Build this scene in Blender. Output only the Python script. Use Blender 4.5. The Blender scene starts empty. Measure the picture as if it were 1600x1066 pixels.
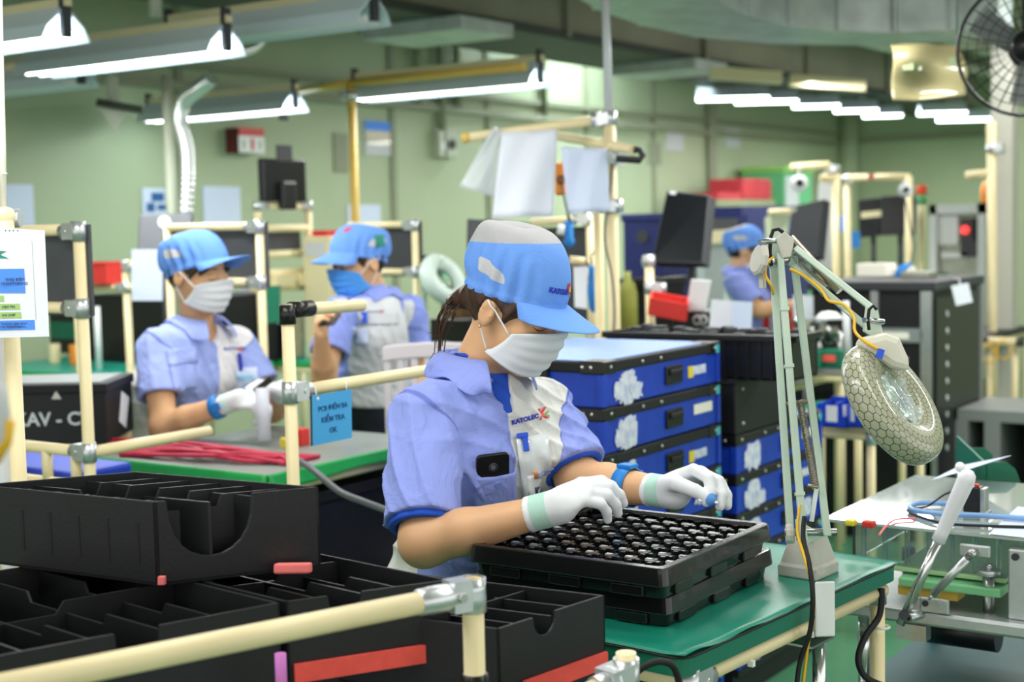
import bpy, bmesh, math, random
import numpy as np
from mathutils import Vector, Matrix
from mathutils.bvhtree import BVHTree
random.seed(5); rng = np.random.RandomState(7)
scene = bpy.context.scene
col = scene.collection
R = math.radians
# ---------------------------------------------------------------- camera frame (1600x1066 photograph)
F, PITCH, ROLL, YAW, CAMH = 2250.0, 4.6, 1.3, 34.2, 1.45
def _basis():
    a, p, r = R(YAW), R(PITCH), R(ROLL)
    fw = np.array([math.cos(a)*math.cos(p), math.sin(a)*math.cos(p), -math.sin(p)])
    rt = np.array([math.sin(a), -math.cos(a), 0.0])
    up = np.cross(rt, fw)
    return fw, rt*math.cos(r)-up*math.sin(r), up*math.cos(r)+rt*math.sin(r)
FW, RT, UP = _basis()
CAM = np.array([0.0, 0.0, CAMH])
def ray(px, py): return FW + RT*(px-800)/F - UP*(py-533)/F
def D(px, py, d): return CAM + ray(px, py)*d            # a point of the room at that depth
def PL(px, py, axis, val):                              # ... on the plane axis = val
    r = ray(px, py); return CAM + r*((val-CAM[axis])/r[axis])
def Z(px, py, z): return PL(px, py, 2, z)
def V3(a): return np.array(a, float)
def nrm(a):
    a = np.array(a, float); return a/(np.linalg.norm(a)+1e-12)

# ---------------------------------------------------------------- materials
def lin(c): return tuple(((x/12.92) if x <= .04045 else ((x+.055)/1.055)**2.4) for x in c)
def rgb(h):
    h = h.lstrip('#'); return lin([int(h[i:i+2], 16)/255 for i in (0, 2, 4)])
MATS = {}
def nd(nt, t, **kw):
    n = nt.nodes.new(t)
    for k, v in kw.items(): setattr(n, k, v)
    return n
def mat(name, hexc, rough=.5, metal=0., noise=0., nscale=30., bump=0., bscale=200., spec=.5, trans=0., alpha=1., emit=0., coat=0., sub=0., ior=1.45, col2=None):
    if name in MATS: return MATS[name]
    m = bpy.data.materials.new(name); m.use_nodes = True; nt = m.node_tree
    b = nt.nodes['Principled BSDF']; c = rgb(hexc)
    b.inputs['Base Color'].default_value = (*c, 1); b.inputs['Roughness'].default_value = rough
    b.inputs['Metallic'].default_value = metal; b.inputs['Specular IOR Level'].default_value = spec
    b.inputs['Transmission Weight'].default_value = trans; b.inputs['Alpha'].default_value = alpha
    b.inputs['Coat Weight'].default_value = coat; b.inputs['IOR'].default_value = ior
    if sub: b.inputs['Subsurface Weight'].default_value = sub; b.inputs['Subsurface Scale'].default_value = .01; b.inputs['Subsurface Radius'].default_value = (1, .35, .2)
    if emit:
        b.inputs['Emission Color'].default_value = (*c, 1); b.inputs['Emission Strength'].default_value = emit
    if noise or bump:
        tc = nd(nt, 'ShaderNodeTexCoord')
    if noise:
        n = nd(nt, 'ShaderNodeTexNoise'); n.inputs['Scale'].default_value = nscale; n.inputs['Detail'].default_value = 4
        nt.links.new(tc.outputs['Object'], n.inputs['Vector'])
        mx = nd(nt, 'ShaderNodeMix', data_type='RGBA')
        c2 = rgb(col2) if col2 else tuple(x*(1-noise) for x in c)
        c1 = c if col2 else tuple(min(1, x*(1+noise*.6)) for x in c)
        mr = nd(nt, 'ShaderNodeMapRange'); mr.inputs[1].default_value = .35; mr.inputs[2].default_value = .65
        nt.links.new(n.outputs['Fac'], mr.inputs[0]); nt.links.new(mr.outputs[0], mx.inputs[0])
        mx.inputs[6].default_value = (*c1, 1); mx.inputs[7].default_value = (*c2, 1)
        nt.links.new(mx.outputs[2], b.inputs['Base Color'])
    if bump:
        n2 = nd(nt, 'ShaderNodeTexNoise'); n2.inputs['Scale'].default_value = bscale; n2.inputs['Detail'].default_value = 3
        nt.links.new(tc.outputs['Object'], n2.inputs['Vector'])
        bp = nd(nt, 'ShaderNodeBump'); bp.inputs['Strength'].default_value = bump; bp.inputs['Distance'].default_value = .003
        nt.links.new(n2.outputs['Fac'], bp.inputs['Height']); nt.links.new(bp.outputs['Normal'], b.inputs['Normal'])
    MATS[name] = m; return m
def attr_mat(name, base, regions, rough=.8, bump=0., bscale=300., sub=0., weave=0., wrinkle=0.):
    """regions: list of (attribute, colour): the colour shows where the signed attribute is positive."""
    m = bpy.data.materials.new(name); m.use_nodes = True; nt = m.node_tree; b = nt.nodes['Principled BSDF']
    b.inputs['Roughness'].default_value = rough; b.inputs['Specular IOR Level'].default_value = .25
    if sub: b.inputs['Subsurface Weight'].default_value = sub; b.inputs['Subsurface Scale'].default_value = .01; b.inputs['Subsurface Radius'].default_value = (1, .35, .2)
    cur = nd(nt, 'ShaderNodeRGB'); cur.outputs[0].default_value = (*rgb(base), 1); cur = cur.outputs[0]
    for a, h in regions:
        at = nd(nt, 'ShaderNodeAttribute', attribute_name=a)
        mr = nd(nt, 'ShaderNodeMapRange'); mr.inputs[1].default_value = .00005; mr.inputs[2].default_value = .0012
        nt.links.new(at.outputs['Fac'], mr.inputs[0])
        mx = nd(nt, 'ShaderNodeMix', data_type='RGBA'); nt.links.new(mr.outputs[0], mx.inputs[0])
        nt.links.new(cur, mx.inputs[6]); mx.inputs[7].default_value = (*rgb(h), 1); cur = mx.outputs[2]
    nt.links.new(cur, b.inputs['Base Color'])
    tc = nd(nt, 'ShaderNodeTexCoord'); h = None
    if bump:
        n2 = nd(nt, 'ShaderNodeTexNoise'); n2.inputs['Scale'].default_value = bscale; n2.inputs['Detail'].default_value = 3
        nt.links.new(tc.outputs['Object'], n2.inputs['Vector'])
        bp = nd(nt, 'ShaderNodeBump'); bp.inputs['Strength'].default_value = bump; bp.inputs['Distance'].default_value = .002
        nt.links.new(n2.outputs['Fac'], bp.inputs['Height']); h = bp
    if wrinkle:
        n3 = nd(nt, 'ShaderNodeTexNoise'); n3.inputs['Scale'].default_value = 11; n3.inputs['Detail'].default_value = 3; n3.inputs['Distortion'].default_value = 1.3
        nt.links.new(tc.outputs['Object'], n3.inputs['Vector'])
        bq = nd(nt, 'ShaderNodeBump'); bq.inputs['Strength'].default_value = wrinkle; bq.inputs['Distance'].default_value = .02
        nt.links.new(n3.outputs['Fac'], bq.inputs['Height'])
        if h: nt.links.new(h.outputs['Normal'], bq.inputs['Normal'])
        h = bq
    if h: nt.links.new(h.outputs['Normal'], b.inputs['Normal'])
    return m

# ---------------------------------------------------------------- mesh builder
class MB:
    def __init__(s): s.v = []; s.f = []; s.m = []; s.s = []
    def add(s, vs, fs, mi=0, smooth=False):
        o = len(s.v); s.v += [tuple(map(float, p)) for p in vs]
        for f in fs: s.f.append(tuple(i+o for i in f)); s.m.append(mi); s.s.append(smooth)
        return s
    def box(s, lo, hi, mi=0):
        x0, y0, z0 = lo; x1, y1, z1 = hi
        x0, x1 = min(x0, x1), max(x0, x1); y0, y1 = min(y0, y1), max(y0, y1); z0, z1 = min(z0, z1), max(z0, z1)
        v = [(x0,y0,z0),(x1,y0,z0),(x1,y1,z0),(x0,y1,z0),(x0,y0,z1),(x1,y0,z1),(x1,y1,z1),(x0,y1,z1)]
        return s.add(v, [(0,3,2,1),(4,5,6,7),(0,1,5,4),(1,2,6,5),(2,3,7,6),(3,0,4,7)], mi)
    def obox(s, c, ax, ay, az, mi=0):
        """box from centre and three half-axis vectors"""
        c = V3(c); ax = V3(ax); ay = V3(ay); az = V3(az)
        if np.dot(np.cross(ax, ay), az) < 0: ax, ay = ay, ax
        v = [c+i*ax+j*ay+k*az for k in (-1,1) for (i,j) in ((-1,-1),(1,-1),(1,1),(-1,1))]
        return s.add(v, [(0,3,2,1),(4,5,6,7),(0,1,5,4),(1,2,6,5),(2,3,7,6),(3,0,4,7)], mi)
    def bar(s, a, b, w, h, up=(0,0,1), mi=0):
        a = V3(a); b = V3(b); d = b-a; L = np.linalg.norm(d); d = d/L
        r = np.cross(d, up)
        if np.linalg.norm(r) < 1e-4: r = np.cross(d, (1, 0, 0))
        r = nrm(r); u = np.cross(r, d)
        return s.obox((a+b)/2, r*w/2, d*L/2, u*h/2, mi)
    def tube(s, pts, r, n=14, mi=0, cap=True, closed=False, smooth=True):
        pts = [V3(p) for p in pts]; N = len(pts)
        rs = r if hasattr(r, '__len__') else [r]*N
        T = []
        for i in range(N):
            if closed: t = pts[(i+1) % N]-pts[i-1]
            else: t = pts[min(i+1, N-1)]-pts[max(i-1, 0)]
            T.append(nrm(t))
        u = np.cross(T[0], (0, 0, 1))
        if np.linalg.norm(u) < 1e-3: u = np.cross(T[0], (0, 1, 0))
        u = nrm(u); vs = []
        for i in range(N):
            u = nrm(u - T[i]*np.dot(u, T[i])); w = np.cross(T[i], u)
            for k in range(n):
                a = 2*math.pi*k/n; vs.append(pts[i]+rs[i]*(u*math.cos(a)+w*math.sin(a)))
        fs = []
        M = N if closed else N-1
        for i in range(M):
            j = (i+1) % N
            for k in range(n):
                l = (k+1) % n; fs.append((i*n+k, i*n+l, j*n+l, j*n+k))
        s.add(vs, fs, mi, smooth)
        if cap and not closed:
            o = len(s.v)-N*n
            s.f.append(tuple(o+k for k in range(n))[::-1]); s.m.append(mi); s.s.append(False)
            s.f.append(tuple(o+(N-1)*n+k for k in range(n))); s.m.append(mi); s.s.append(False)
        return s
    def cyl(s, a, b, r, n=20, mi=0, r2=None, cap=True): return s.tube([a, b], [r, r if r2 is None else r2], n, mi, cap)
    def lathe(s, c, axis, prof, n=32, mi=0, smooth=True, ref=None):
        """prof: (radius, along axis)"""
        c = V3(c); d = nrm(axis)
        u = np.cross(d, (0, 0, 1)) if ref is None else V3(ref)
        if np.linalg.norm(u) < 1e-3: u = np.cross(d, (0, 1, 0))
        u = nrm(u-d*np.dot(u, d)); w = np.cross(d, u); vs = []; N = len(prof)
        for r, h in prof:
            for k in range(n):
                a = 2*math.pi*k/n; vs.append(c+d*h+r*(u*math.cos(a)+w*math.sin(a)))
        fs = [(i*n+k, i*n+(k+1) % n, (i+1)*n+(k+1) % n, (i+1)*n+k) for i in range(N-1) for k in range(n)]
        return s.add(vs, fs, mi, smooth)
    def ball(s, c, r, n=16, mi=0, sc=(1,1,1)):
        vs = []; fs = []; h = n//2+1
        for i in range(h):
            t = math.pi*i/(h-1)
            for k in range(n):
                a = 2*math.pi*k/n; vs.append((c[0]+r*sc[0]*math.sin(t)*math.cos(a), c[1]+r*sc[1]*math.sin(t)*math.sin(a), c[2]+r*sc[2]*math.cos(t)))
        for i in range(h-1):
            for k in range(n): fs.append((i*n+k, (i+1)*n+k, (i+1)*n+(k+1) % n, i*n+(k+1) % n))
        return s.add(vs, fs, mi, True)
    def prism(s, poly, off, mi=0, smooth=False):
        """extrude polygon (3-D points) by vector off"""
        n = len(poly); p = [V3(q) for q in poly]; o = V3(off)
        nn = sum((np.cross(p[i]-p[0], p[(i+1) % n]-p[0]) for i in range(1, n-1)), V3((0, 0, 0)))
        if np.dot(nn, o) > 0: p = p[::-1]
        vs = p+[q+o for q in p]
        fs = [tuple(range(n)), tuple(range(2*n-1, n-1, -1))]+[(i, n+i, n+(i+1) % n, (i+1) % n) for i in range(n)]
        fs = fs[:2]+[f[::-1] for f in fs[2:]]
        return s.add(vs, [f[::-1] if k < 2 and False else f for k, f in enumerate(fs)], mi, smooth)
    def grid(s, fn, nu, nv, mi=0, smooth=True, closeu=False):
        vs = [fn(i/(nu-1 if not closeu else nu), j/(nv-1)) for j in range(nv) for i in range(nu)]
        fs = []
        for j in range(nv-1):
            for i in range(nu if closeu else nu-1):
                k = (i+1) % nu; fs.append((j*nu+i, j*nu+k, (j+1)*nu+k, (j+1)*nu+i))
        return s.add(vs, fs, mi, smooth)

ORIGIN = {}
def origin_of(o): return ORIGIN.get(o.name, np.zeros(3))
def tag(o, label=None, cat=None, group=None, kind=None):
    if label: o['label'] = label
    if cat: o['category'] = cat
    if group: o['group'] = group
    if kind: o['kind'] = kind
    return o
def link_mesh(name, me, parent=None, at=None):
    o = bpy.data.objects.new(name, me); col.objects.link(o)
    if parent is not None: o.parent = parent; og = origin_of(parent)
    else: og = np.zeros(3)
    if at is not None and parent is None: o.location = at
    ORIGIN[o.name] = og if parent is not None else (V3(at) if at is not None else np.zeros(3))
    return o
def obj(name, mb, mats, parent=None, at=None, bevel=0., solid=0., sub=0, label=None, recalc=True):
    """link the builder's contents (world coordinates) as one mesh object; at = its own origin when top level"""
    me = bpy.data.meshes.new(name)
    og = origin_of(parent) if parent is not None else (V3(at) if at is not None else np.zeros(3))
    vs = (np.array(mb.v)-og).tolist()
    me.from_pydata(vs, [], mb.f)
    if not isinstance(mats, (list, tuple)): mats = [mats]
    for m in mats: me.materials.append(m)
    me.polygons.foreach_set('material_index', mb.m); me.polygons.foreach_set('use_smooth', mb.s)
    if recalc:
        bm = bmesh.new(); bm.from_mesh(me); bmesh.ops.recalc_face_normals(bm, faces=bm.faces); bm.to_mesh(me); bm.free()
    me.update()
    o = link_mesh(name, me, parent, at)
    if solid:
        md = o.modifiers.new('Solid', 'SOLIDIFY'); md.thickness = solid; md.offset = 0
    if bevel:
        md = o.modifiers.new('Bevel', 'BEVEL'); md.width = bevel; md.segments = 2; md.limit_method = 'ANGLE'; md.angle_limit = R(50)
    if sub:
        md = o.modifiers.new('Sub', 'SUBSURF'); md.levels = sub; md.render_levels = sub
    if label: o['label'] = label
    return o
def thing(name, label, cat, at=(0,0,0), group=None, rz=0.):
    o = bpy.data.objects.new(name, None); col.objects.link(o); o.location = tuple(map(float, at)); o.empty_display_size = .05
    o.rotation_euler = (0, 0, rz)
    ORIGIN[o.name] = V3(at) if rz == 0 else np.zeros(3)
    return tag(o, label, cat, group)
def kids(o): return [c for c in bpy.data.objects if c.parent == o]
def dup(o, loc, rz=0., label=None, group=None, parent=None):
    c = o.copy(); col.objects.link(c); c.parent = parent
    if parent is None: c.location = tuple(map(float, loc)); c.rotation_euler = (0, 0, rz)
    if label: c['label'] = label
    if group: c['group'] = group
    for ch in kids(o):
        if ch.name != c.name: dup(ch, None, parent=c)
    return c
def text_mesh(txt, size, extrude=.0004, offset=0., align='CENTER', spacing=1.0, linesp=1.0, res=3):
    cu = bpy.data.curves.new('lettering', 'FONT'); cu.body = txt; cu.size = size; cu.extrude = extrude; cu.offset = offset
    cu.align_x = align; cu.align_y = 'CENTER'; cu.resolution_u = res; cu.space_character = spacing; cu.space_line = linesp
    ob = bpy.data.objects.new('lettering_source', cu); col.objects.link(ob)
    dg = bpy.context.evaluated_depsgraph_get(); me = bpy.data.meshes.new_from_object(ob.evaluated_get(dg))
    vs = np.array([v.co[:] for v in me.vertices]); fs = [tuple(p.vertices) for p in me.polygons]
    bpy.data.objects.remove(ob); bpy.data.curves.remove(cu); bpy.data.meshes.remove(me)
    return vs, fs
def text_on(name, txt, size, c, ax, ay, m, parent, offset=0., align='CENTER', bvh=None, lift=.0008, spacing=1., linesp=1.0, label=None):
    """lettering on a plane through c with axes ax (reading direction) and ay (up); draped when bvh is given"""
    vs, fs = text_mesh(txt, size, 0 if bvh else .0003, offset, align, spacing, linesp)
    if not len(vs): return None
    ax = nrm(ax); ay = nrm(ay); n = np.cross(ax, ay); c = V3(c)
    W = c+vs[:, :1]*ax+vs[:, 1:2]*ay+(vs[:, 2:3]+lift)*n
    mb = MB()
    if bvh:
        W2 = []
        for p in W:
            hit = bvh.ray_cast(Vector(p+n*.12), Vector(-n), .3)
            W2.append(np.array(hit[0])+n*(lift+.0008) if hit[0] is not None else p)
        W = W2
    mb.add(list(W), fs)
    return obj(name, mb, m, parent, label=label, recalc=False)

# ---------------------------------------------------------------- lean-pipe frames (coated pipe + plated joints)
PR = .014
def joint(mb, p, a, b, r=PR):
    """plated clamp at p gripping the pipe along a and the pipe leaving along b"""
    p = V3(p); a = nrm(a); b = nrm(b)
    mb.cyl(p-a*.024, p+a*.024, r*1.28, 18)
    mb.cyl(p+b*r*.8, p+b*.06, r*1.22, 18)
    s = nrm(np.cross(a, b)); mb.cyl(p+b*.03-s*r*1.5, p+b*.03+s*r*1.5, .005, 8)
    mb.obox(p+b*.022, a*.02, b*.02, s*r*1.3)
def frame(name, label, cat, at, pipes, joints, group=None, pm=None, jm=None, r=PR):
    t = thing(name, label, cat, at, group)
    pm = pm or M['pipe']; jm = jm or M['plated']
    for k, p0, p1 in pipes:
        obj(k, MB().cyl(p0, p1, r, 18), pm, t)
    for p, a, b in joints:
        m = MB(); joint(m, p, a, b, r); obj('joint', m, jm, t)
    return t

# ---------------------------------------------------------------- implicit surfaces
def rc(P, a, b, ra, rb):
    a = V3(a).astype(np.float32); b = V3(b).astype(np.float32); ab = b-a; L2 = max(float(ab@ab), 1e-9)
    t = np.clip(((P-a)@ab)/L2, 0, 1)
    return np.linalg.norm(P-a-t[:, None]*ab, axis=1)-(ra+(rb-ra)*t)
def ell(P, c, r, A=None):
    q = P-V3(c).astype(np.float32)
    if A is not None: q = q@np.array(A, np.float32).T          # rows of A: local axes
    r = V3(r).astype(np.float32)
    k0 = np.linalg.norm(q/r, axis=1); k1 = np.linalg.norm(q/(r*r), axis=1)
    return k0*(k0-1)/np.maximum(k1, 1e-6)
def smin(a, b, k):
    h = np.clip(.5+.5*(b-a)/k, 0, 1); return b+(a-b)*h-k*h*(1-h)
def smax(a, b, k): return -smin(-a, -b, k)
def surface(f, lo, hi, h):
    """mesh of f = 0 (surface nets on a sparse grid)"""
    lo = V3(lo); hi = V3(hi); B = 8
    n = (np.ceil((hi-lo)/h/B).astype(int)*B)
    G = np.ones(n+1, np.float32)
    nb = n//B
    bi = np.stack(np.meshgrid(*[np.arange(k) for k in nb], indexing='ij'), -1).reshape(-1, 3)
    cen = (lo+(bi*B+B/2)*h).astype(np.float32); dc = f(cen)
    rad = h*B*.866*1.35+h*2
    loc = np.stack(np.meshgrid(*[np.arange(B+1)]*3, indexing='ij'), -1).reshape(-1, 3)
    for b, d in zip(bi[dc < -rad], dc[dc < -rad]):
        G[b[0]*B:b[0]*B+B+1, b[1]*B:b[1]*B+B+1, b[2]*B:b[2]*B+B+1] = d
    act = bi[np.abs(dc) <= rad]
    for s in range(0, len(act), 400):
        ch = act[s:s+400]; idx = ch[:, None, :]*B+loc[None]
        fl = idx.reshape(-1, 3); d = f((lo+fl*h).astype(np.float32))
        G[fl[:, 0], fl[:, 1], fl[:, 2]] = d
    S = G < 0
    c = [S[i:S.shape[0]-1+i, j:S.shape[1]-1+j, k:S.shape[2]-1+k] for i in (0,1) for j in (0,1) for k in (0,1)]
    sm = sum(x.astype(np.int8) for x in c); cells = np.argwhere((sm > 0) & (sm < 8))
    vid = -np.ones(sm.shape, np.int64); vid[cells[:, 0], cells[:, 1], cells[:, 2]] = np.arange(len(cells))
    cr = np.array([(i, j, k) for i in (0,1) for j in (0,1) for k in (0,1)])
    val = np.stack([G[cells[:, 0]+q[0], cells[:, 1]+q[1], cells[:, 2]+q[2]] for q in cr], 1)
    acc = np.zeros((len(cells), 3)); cnt = np.zeros(len(cells))
    for a in range(8):
        for b in range(a+1, 8):
            if abs(cr[a]-cr[b]).sum() != 1: continue
            va, vb = val[:, a], val[:, b]; m = (va < 0) != (vb < 0)
            t = np.where(m, va/np.where(m, va-vb, 1), 0)
            acc += m[:, None]*(cr[a]+t[:, None]*(cr[b]-cr[a])); cnt += m
    verts = lo+(cells+acc/np.maximum(cnt, 1)[:, None])*h
    faces = []
    for ax in range(3):
        o = [0, 0, 0]; o[ax] = 1
        A = S[:S.shape[0]-o[0], :S.shape[1]-o[1], :S.shape[2]-o[2]]; Bq = S[o[0]:, o[1]:, o[2]:]
        e = np.argwhere(A != Bq); u, w = [(1, 2), (2, 0), (0, 1)][ax]
        ok = (e[:, u] > 0) & (e[:, w] > 0) & (e[:, u] < vid.shape[u]) & (e[:, w] < vid.shape[w]) & (e[:, ax] < vid.shape[ax]); e = e[ok]
        def g(du, dw):
            q = e.copy(); q[:, u] += du; q[:, w] += dw; return vid[q[:, 0], q[:, 1], q[:, 2]]
        q = np.stack([g(-1,-1), g(0,-1), g(0,0), g(-1,0)], 1)
        fl = ~A[e[:, 0], e[:, 1], e[:, 2]]; q[fl] = q[fl][:, ::-1]
        faces.append(q)
    faces = np.concatenate(faces); faces = faces[(faces >= 0).all(1)]
    return verts, faces
def relax(v, f, it=1, w=.5):
    for _ in range(it):
        acc = np.zeros_like(v); n = np.zeros(len(v))
        for k in range(4):
            np.add.at(acc, f[:, k], v[f[:, (k+1) % 4]]); np.add.at(acc, f[:, k], v[f[:, k-1]]); np.add.at(n, f[:, k], 2)
        m = n > 0; v[m] += w*(acc[m]/n[m][:, None]-v[m])
    return v
def sobj(name, f, lo, hi, h, mats, parent=None, at=None, attrs=None, it=1, label=None):
    v, q = surface(f, lo, hi, h); v = relax(v, q, it)
    og = origin_of(parent) if parent is not None else (V3(at) if at is not None else np.zeros(3))
    me = bpy.data.meshes.new(name); me.from_pydata((v-og).tolist(), [], q.tolist())
    me.polygons.foreach_set('use_smooth', [True]*len(q))
    for m in (mats if isinstance(mats, (list, tuple)) else [mats]): me.materials.append(m)
    for k, fn in (attrs or {}).items():
        a = me.attributes.new(k, 'FLOAT', 'POINT'); a.data.foreach_set('value', np.asarray(fn(v.astype(np.float32)), np.float32))
    me.update()
    o = link_mesh(name, me, parent, at)
    if label: o['label'] = label
    return o
def bvh_of(o):
    og = np.array(o.location) if o.parent is None else origin_of(o)
    me = o.data; return BVHTree.FromPolygons([Vector(np.array(v.co)+og) for v in me.vertices], [tuple(p.vertices) for p in me.polygons])
# ---------------------------------------------------------------- palette
M = {}
def mm(k, *a, **kw): M[k] = mat(k, *a, **kw)
mm('pipe', '#ecdcae', .38, noise=.05, nscale=8)
mm('pipe_yellow', '#d8b65a', .4, noise=.05)
mm('plated', '#d3d6d8', .3, .7, noise=.12, nscale=25)
mm('steel', '#b9bbb9', .28, 1.0, noise=.1)
mm('chrome', '#d6d6d6', .18, .9)
mm('alu', '#bfc3c4', .38, .9, noise=.06, nscale=40)
mm('black_joint', '#191715', .3)
mm('wall', '#abb896', .55, noise=.03, nscale=2, bump=.03, bscale=3)
mm('wall_seam', '#8d9279', .6)
mm('ceiling', '#93917f', .8, noise=.06)
mm('floor', '#4c8a66', .35, noise=.1, nscale=3, coat=.1)
mm('duct', '#96917f', .6, noise=.1, nscale=1.5)
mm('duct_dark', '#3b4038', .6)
mm('galv', '#c0c6c4', .4, .3, noise=.18, nscale=5)
mm('conduit', '#b7bda8', .45)
mm('mat_green', '#16806a', .3, noise=.06, nscale=20, bump=.05, bscale=14)
mm('mat_edge', '#127058', .45)
mm('mat_bright', '#2fae5a', .4, noise=.05)
mm('mat_teal', '#2fae94', .4, noise=.05)
mm('rubber', '#151517', .6)
mm('black_board', '#141518', .5, noise=.1, nscale=60, bump=.1, bscale=150)
mm('black_plastic', '#17181a', .32, noise=.1)
mm('tray_black', '#121314', .22, coat=.25)
mm('dark_grey', '#34363a', .55)
mm('grey_board', '#4b4d52', .5, noise=.06)
mm('light_grey', '#c3c6c8', .5)
mm('red_foam', '#f0584e', .8, noise=.08)
mm('pink_foam', '#ef7a78', .8, noise=.05)
mm('pink_tube', '#c070b8', .5)
mm('blue_case', '#163fb6', .4, noise=.14, nscale=18, bump=.05, bscale=40)
mm('blue_dark', '#16205e', .5, noise=.15)
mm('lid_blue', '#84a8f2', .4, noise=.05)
mm('label_white', '#e4e7ec', .7, noise=.3, nscale=40, col2='#b9c4e0')
mm('paper', '#e6eaf4', .7)
mm('paper_blue', '#d2dcf2', .7)
mm('paper_cream', '#f3f0e2', .7)
mm('yellow', '#e8d23c', .5)
mm('yellow_wire', '#e8b428', .4)
mm('orange', '#f0912e', .5)
mm('sign_blue', '#3f9ed8', .45)
mm('sign_ink', '#1d5a94', .6)
mm('ink_blue', '#1d2fb0', .6)
mm('ink_dark', '#3a4a78', .6)
mm('poster_blue', '#4f90f0', .6)
mm('poster_green', '#a4c878', .6)
mm('star_green', '#2f8f7c', .6)
mm('red', '#d83a34', .45, noise=.06)
mm('red_dark', '#b03038', .55, noise=.08)
mm('red_wire', '#c02a48', .4)
mm('green_plastic', '#0c6a50', .45, noise=.06)
mm('green_light', '#7cc08a', .45)
mm('green_box', '#5fae78', .5)
mm('white', '#eef0f0', .5)
mm('white_plastic', '#ece8f0', .35, sub=.1)
mm('white_letter', '#dfe3e8', .6)
mm('mint', '#c3d4c4', .32, noise=.04)
mm('cast_grey', '#c2bfb4', .5, noise=.05, bump=.08, bscale=120)
mm('spring', '#a79c8a', .35, .9)
mm('tube_light', '#f4fbff', .3, emit=9.0)
mm('reflector', '#d6e6ee', .4, .0)
mm('flex_silver', '#e8eceb', .28, .85)
mm('clear', '#e8f2f2', .06, trans=.95, ior=1.25)
mm('acrylic', '#dceaea', .08, trans=.9, ior=1.2)
mm('lens', '#e8fff6', .03, trans=1., ior=1.45)
mm('film', '#dfe6ea', .25, alpha=.55)
mm('laminate', '#9c946c', .16, noise=.12, nscale=6, coat=.6)
mm('skin', '#dcab80', .5, sub=.12, noise=.05, nscale=14, bump=.04, bscale=260)
mm('glove', '#e4e6ea', .85, bump=.3, bscale=700)
mm('hair', '#2a1d18', .45, noise=.3, nscale=90)
mm('hair_brown', '#40291f', .42, noise=.3, nscale=90)
mm('mask_white', '#e3e6ea', .8, bump=.1, bscale=500)
mm('mask_blue', '#4f9ae8', .8)
mm('band_blue', '#1f7fd0', .5)
mm('tee_blue', '#2456cc', .8)
mm('trousers', '#1b1e2c', .85)
mm('jeans', '#27407a', .85)
mm('screen_black', '#14161a', .25)
mm('panel_steel', '#a5a79a', .4, .6, noise=.12, nscale=10)
mm('beige', '#d9cfa6', .6)
mm('metal_part', '#cfd2d4', .25, .9)
mm('gold', '#d8b060', .25, 1.)
mm('lamp_cream', '#d8d4c4', .5)
mm('bench_grey', '#8c948f', .35, noise=.12, nscale=6)
# ---------------------------------------------------------------- the room
WY, WX = 7.0, 18.1
def setting():
    m = MB().box((-4, WY, 0), (WX+.2, WY+.15, 3.6)); tag(obj('wall_back', m, M['wall']), kind='structure')
    m = MB().box((WX, 1.2, 0), (WX+.15, WY, 3.6)); tag(obj('wall_right', m, M['wall']), kind='structure')
    m = MB().box((-4, -6, -.1), (WX+.2, WY+.15, 0)); tag(obj('floor', m, M['floor']), kind='structure')
    m = MB().box((-4, -6, 3.5), (WX+.2, WY+.15, 3.6)); tag(obj('ceiling', m, M['ceiling']), kind='structure')
    # corner post, panel seams, cable trunking along the wall
    m = MB().cyl((WX-.12, WY-.1, 0), (WX-.12, WY-.1, 3.5), .13, 20); tag(obj('trim_1', m, M['wall']), kind='structure')
    m = MB()
    for x in (6.55, 8.72, 10.0, 11.6, 12.9): m.box((x-.03, WY-.02, 0), (x+.03, WY, 3.5))
    tag(obj('trim_2', m, M['wall_seam']), kind='structure')
    m = MB(); m.box((3.0, WY-.06, 2.36), (WX-.1, WY, 2.42)); m.box((3.0, WY-.05, 2.5), (WX-.1, WY, 2.54)); tag(obj('trim_3', m, M['wall_seam']), kind='structure')
    m = MB().box((WX-.05, 2.0, 2.40), (WX, WY-.2, 2.46)); tag(obj('trim_4', m, M['wall_seam']), kind='structure')
    for px in (655, 690, 715, 850, 1112):
        q = PL(px, 100, 1, WY-.06); t = 2.0 if px in (700, 690, 1112) else 2.42
        b = .3 if px == 1112 else t
        tag(obj('conduit', MB().cyl((q[0], WY-.05, b), (q[0], WY-.05, 3.5), .035 if px != 1112 else .06, 10), M['wall_seam'], at=(q[0], WY-.05, b)), {655:'thin conduit on the back wall right of the yellow and blue poster', 690:'conduit dropping to the grey switch box on the back wall', 715:'conduit on the back wall just right of the one at the switch box', 850:'short wall conduit above the hanging white sheets', 1112:'tall thick pipe on the back wall behind the tilted black monitor'}[px], 'conduit')
    # near wall corner and service column at the right
    g = D(1640, 420, 8.7)
    m = MB().box((g[0]-.05, -3.0, 0), (g[0]+.9, D(1580, 420, 8.7)[1], 3.5)); tag(obj('wall_side', m, M['wall']), kind='structure')
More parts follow.
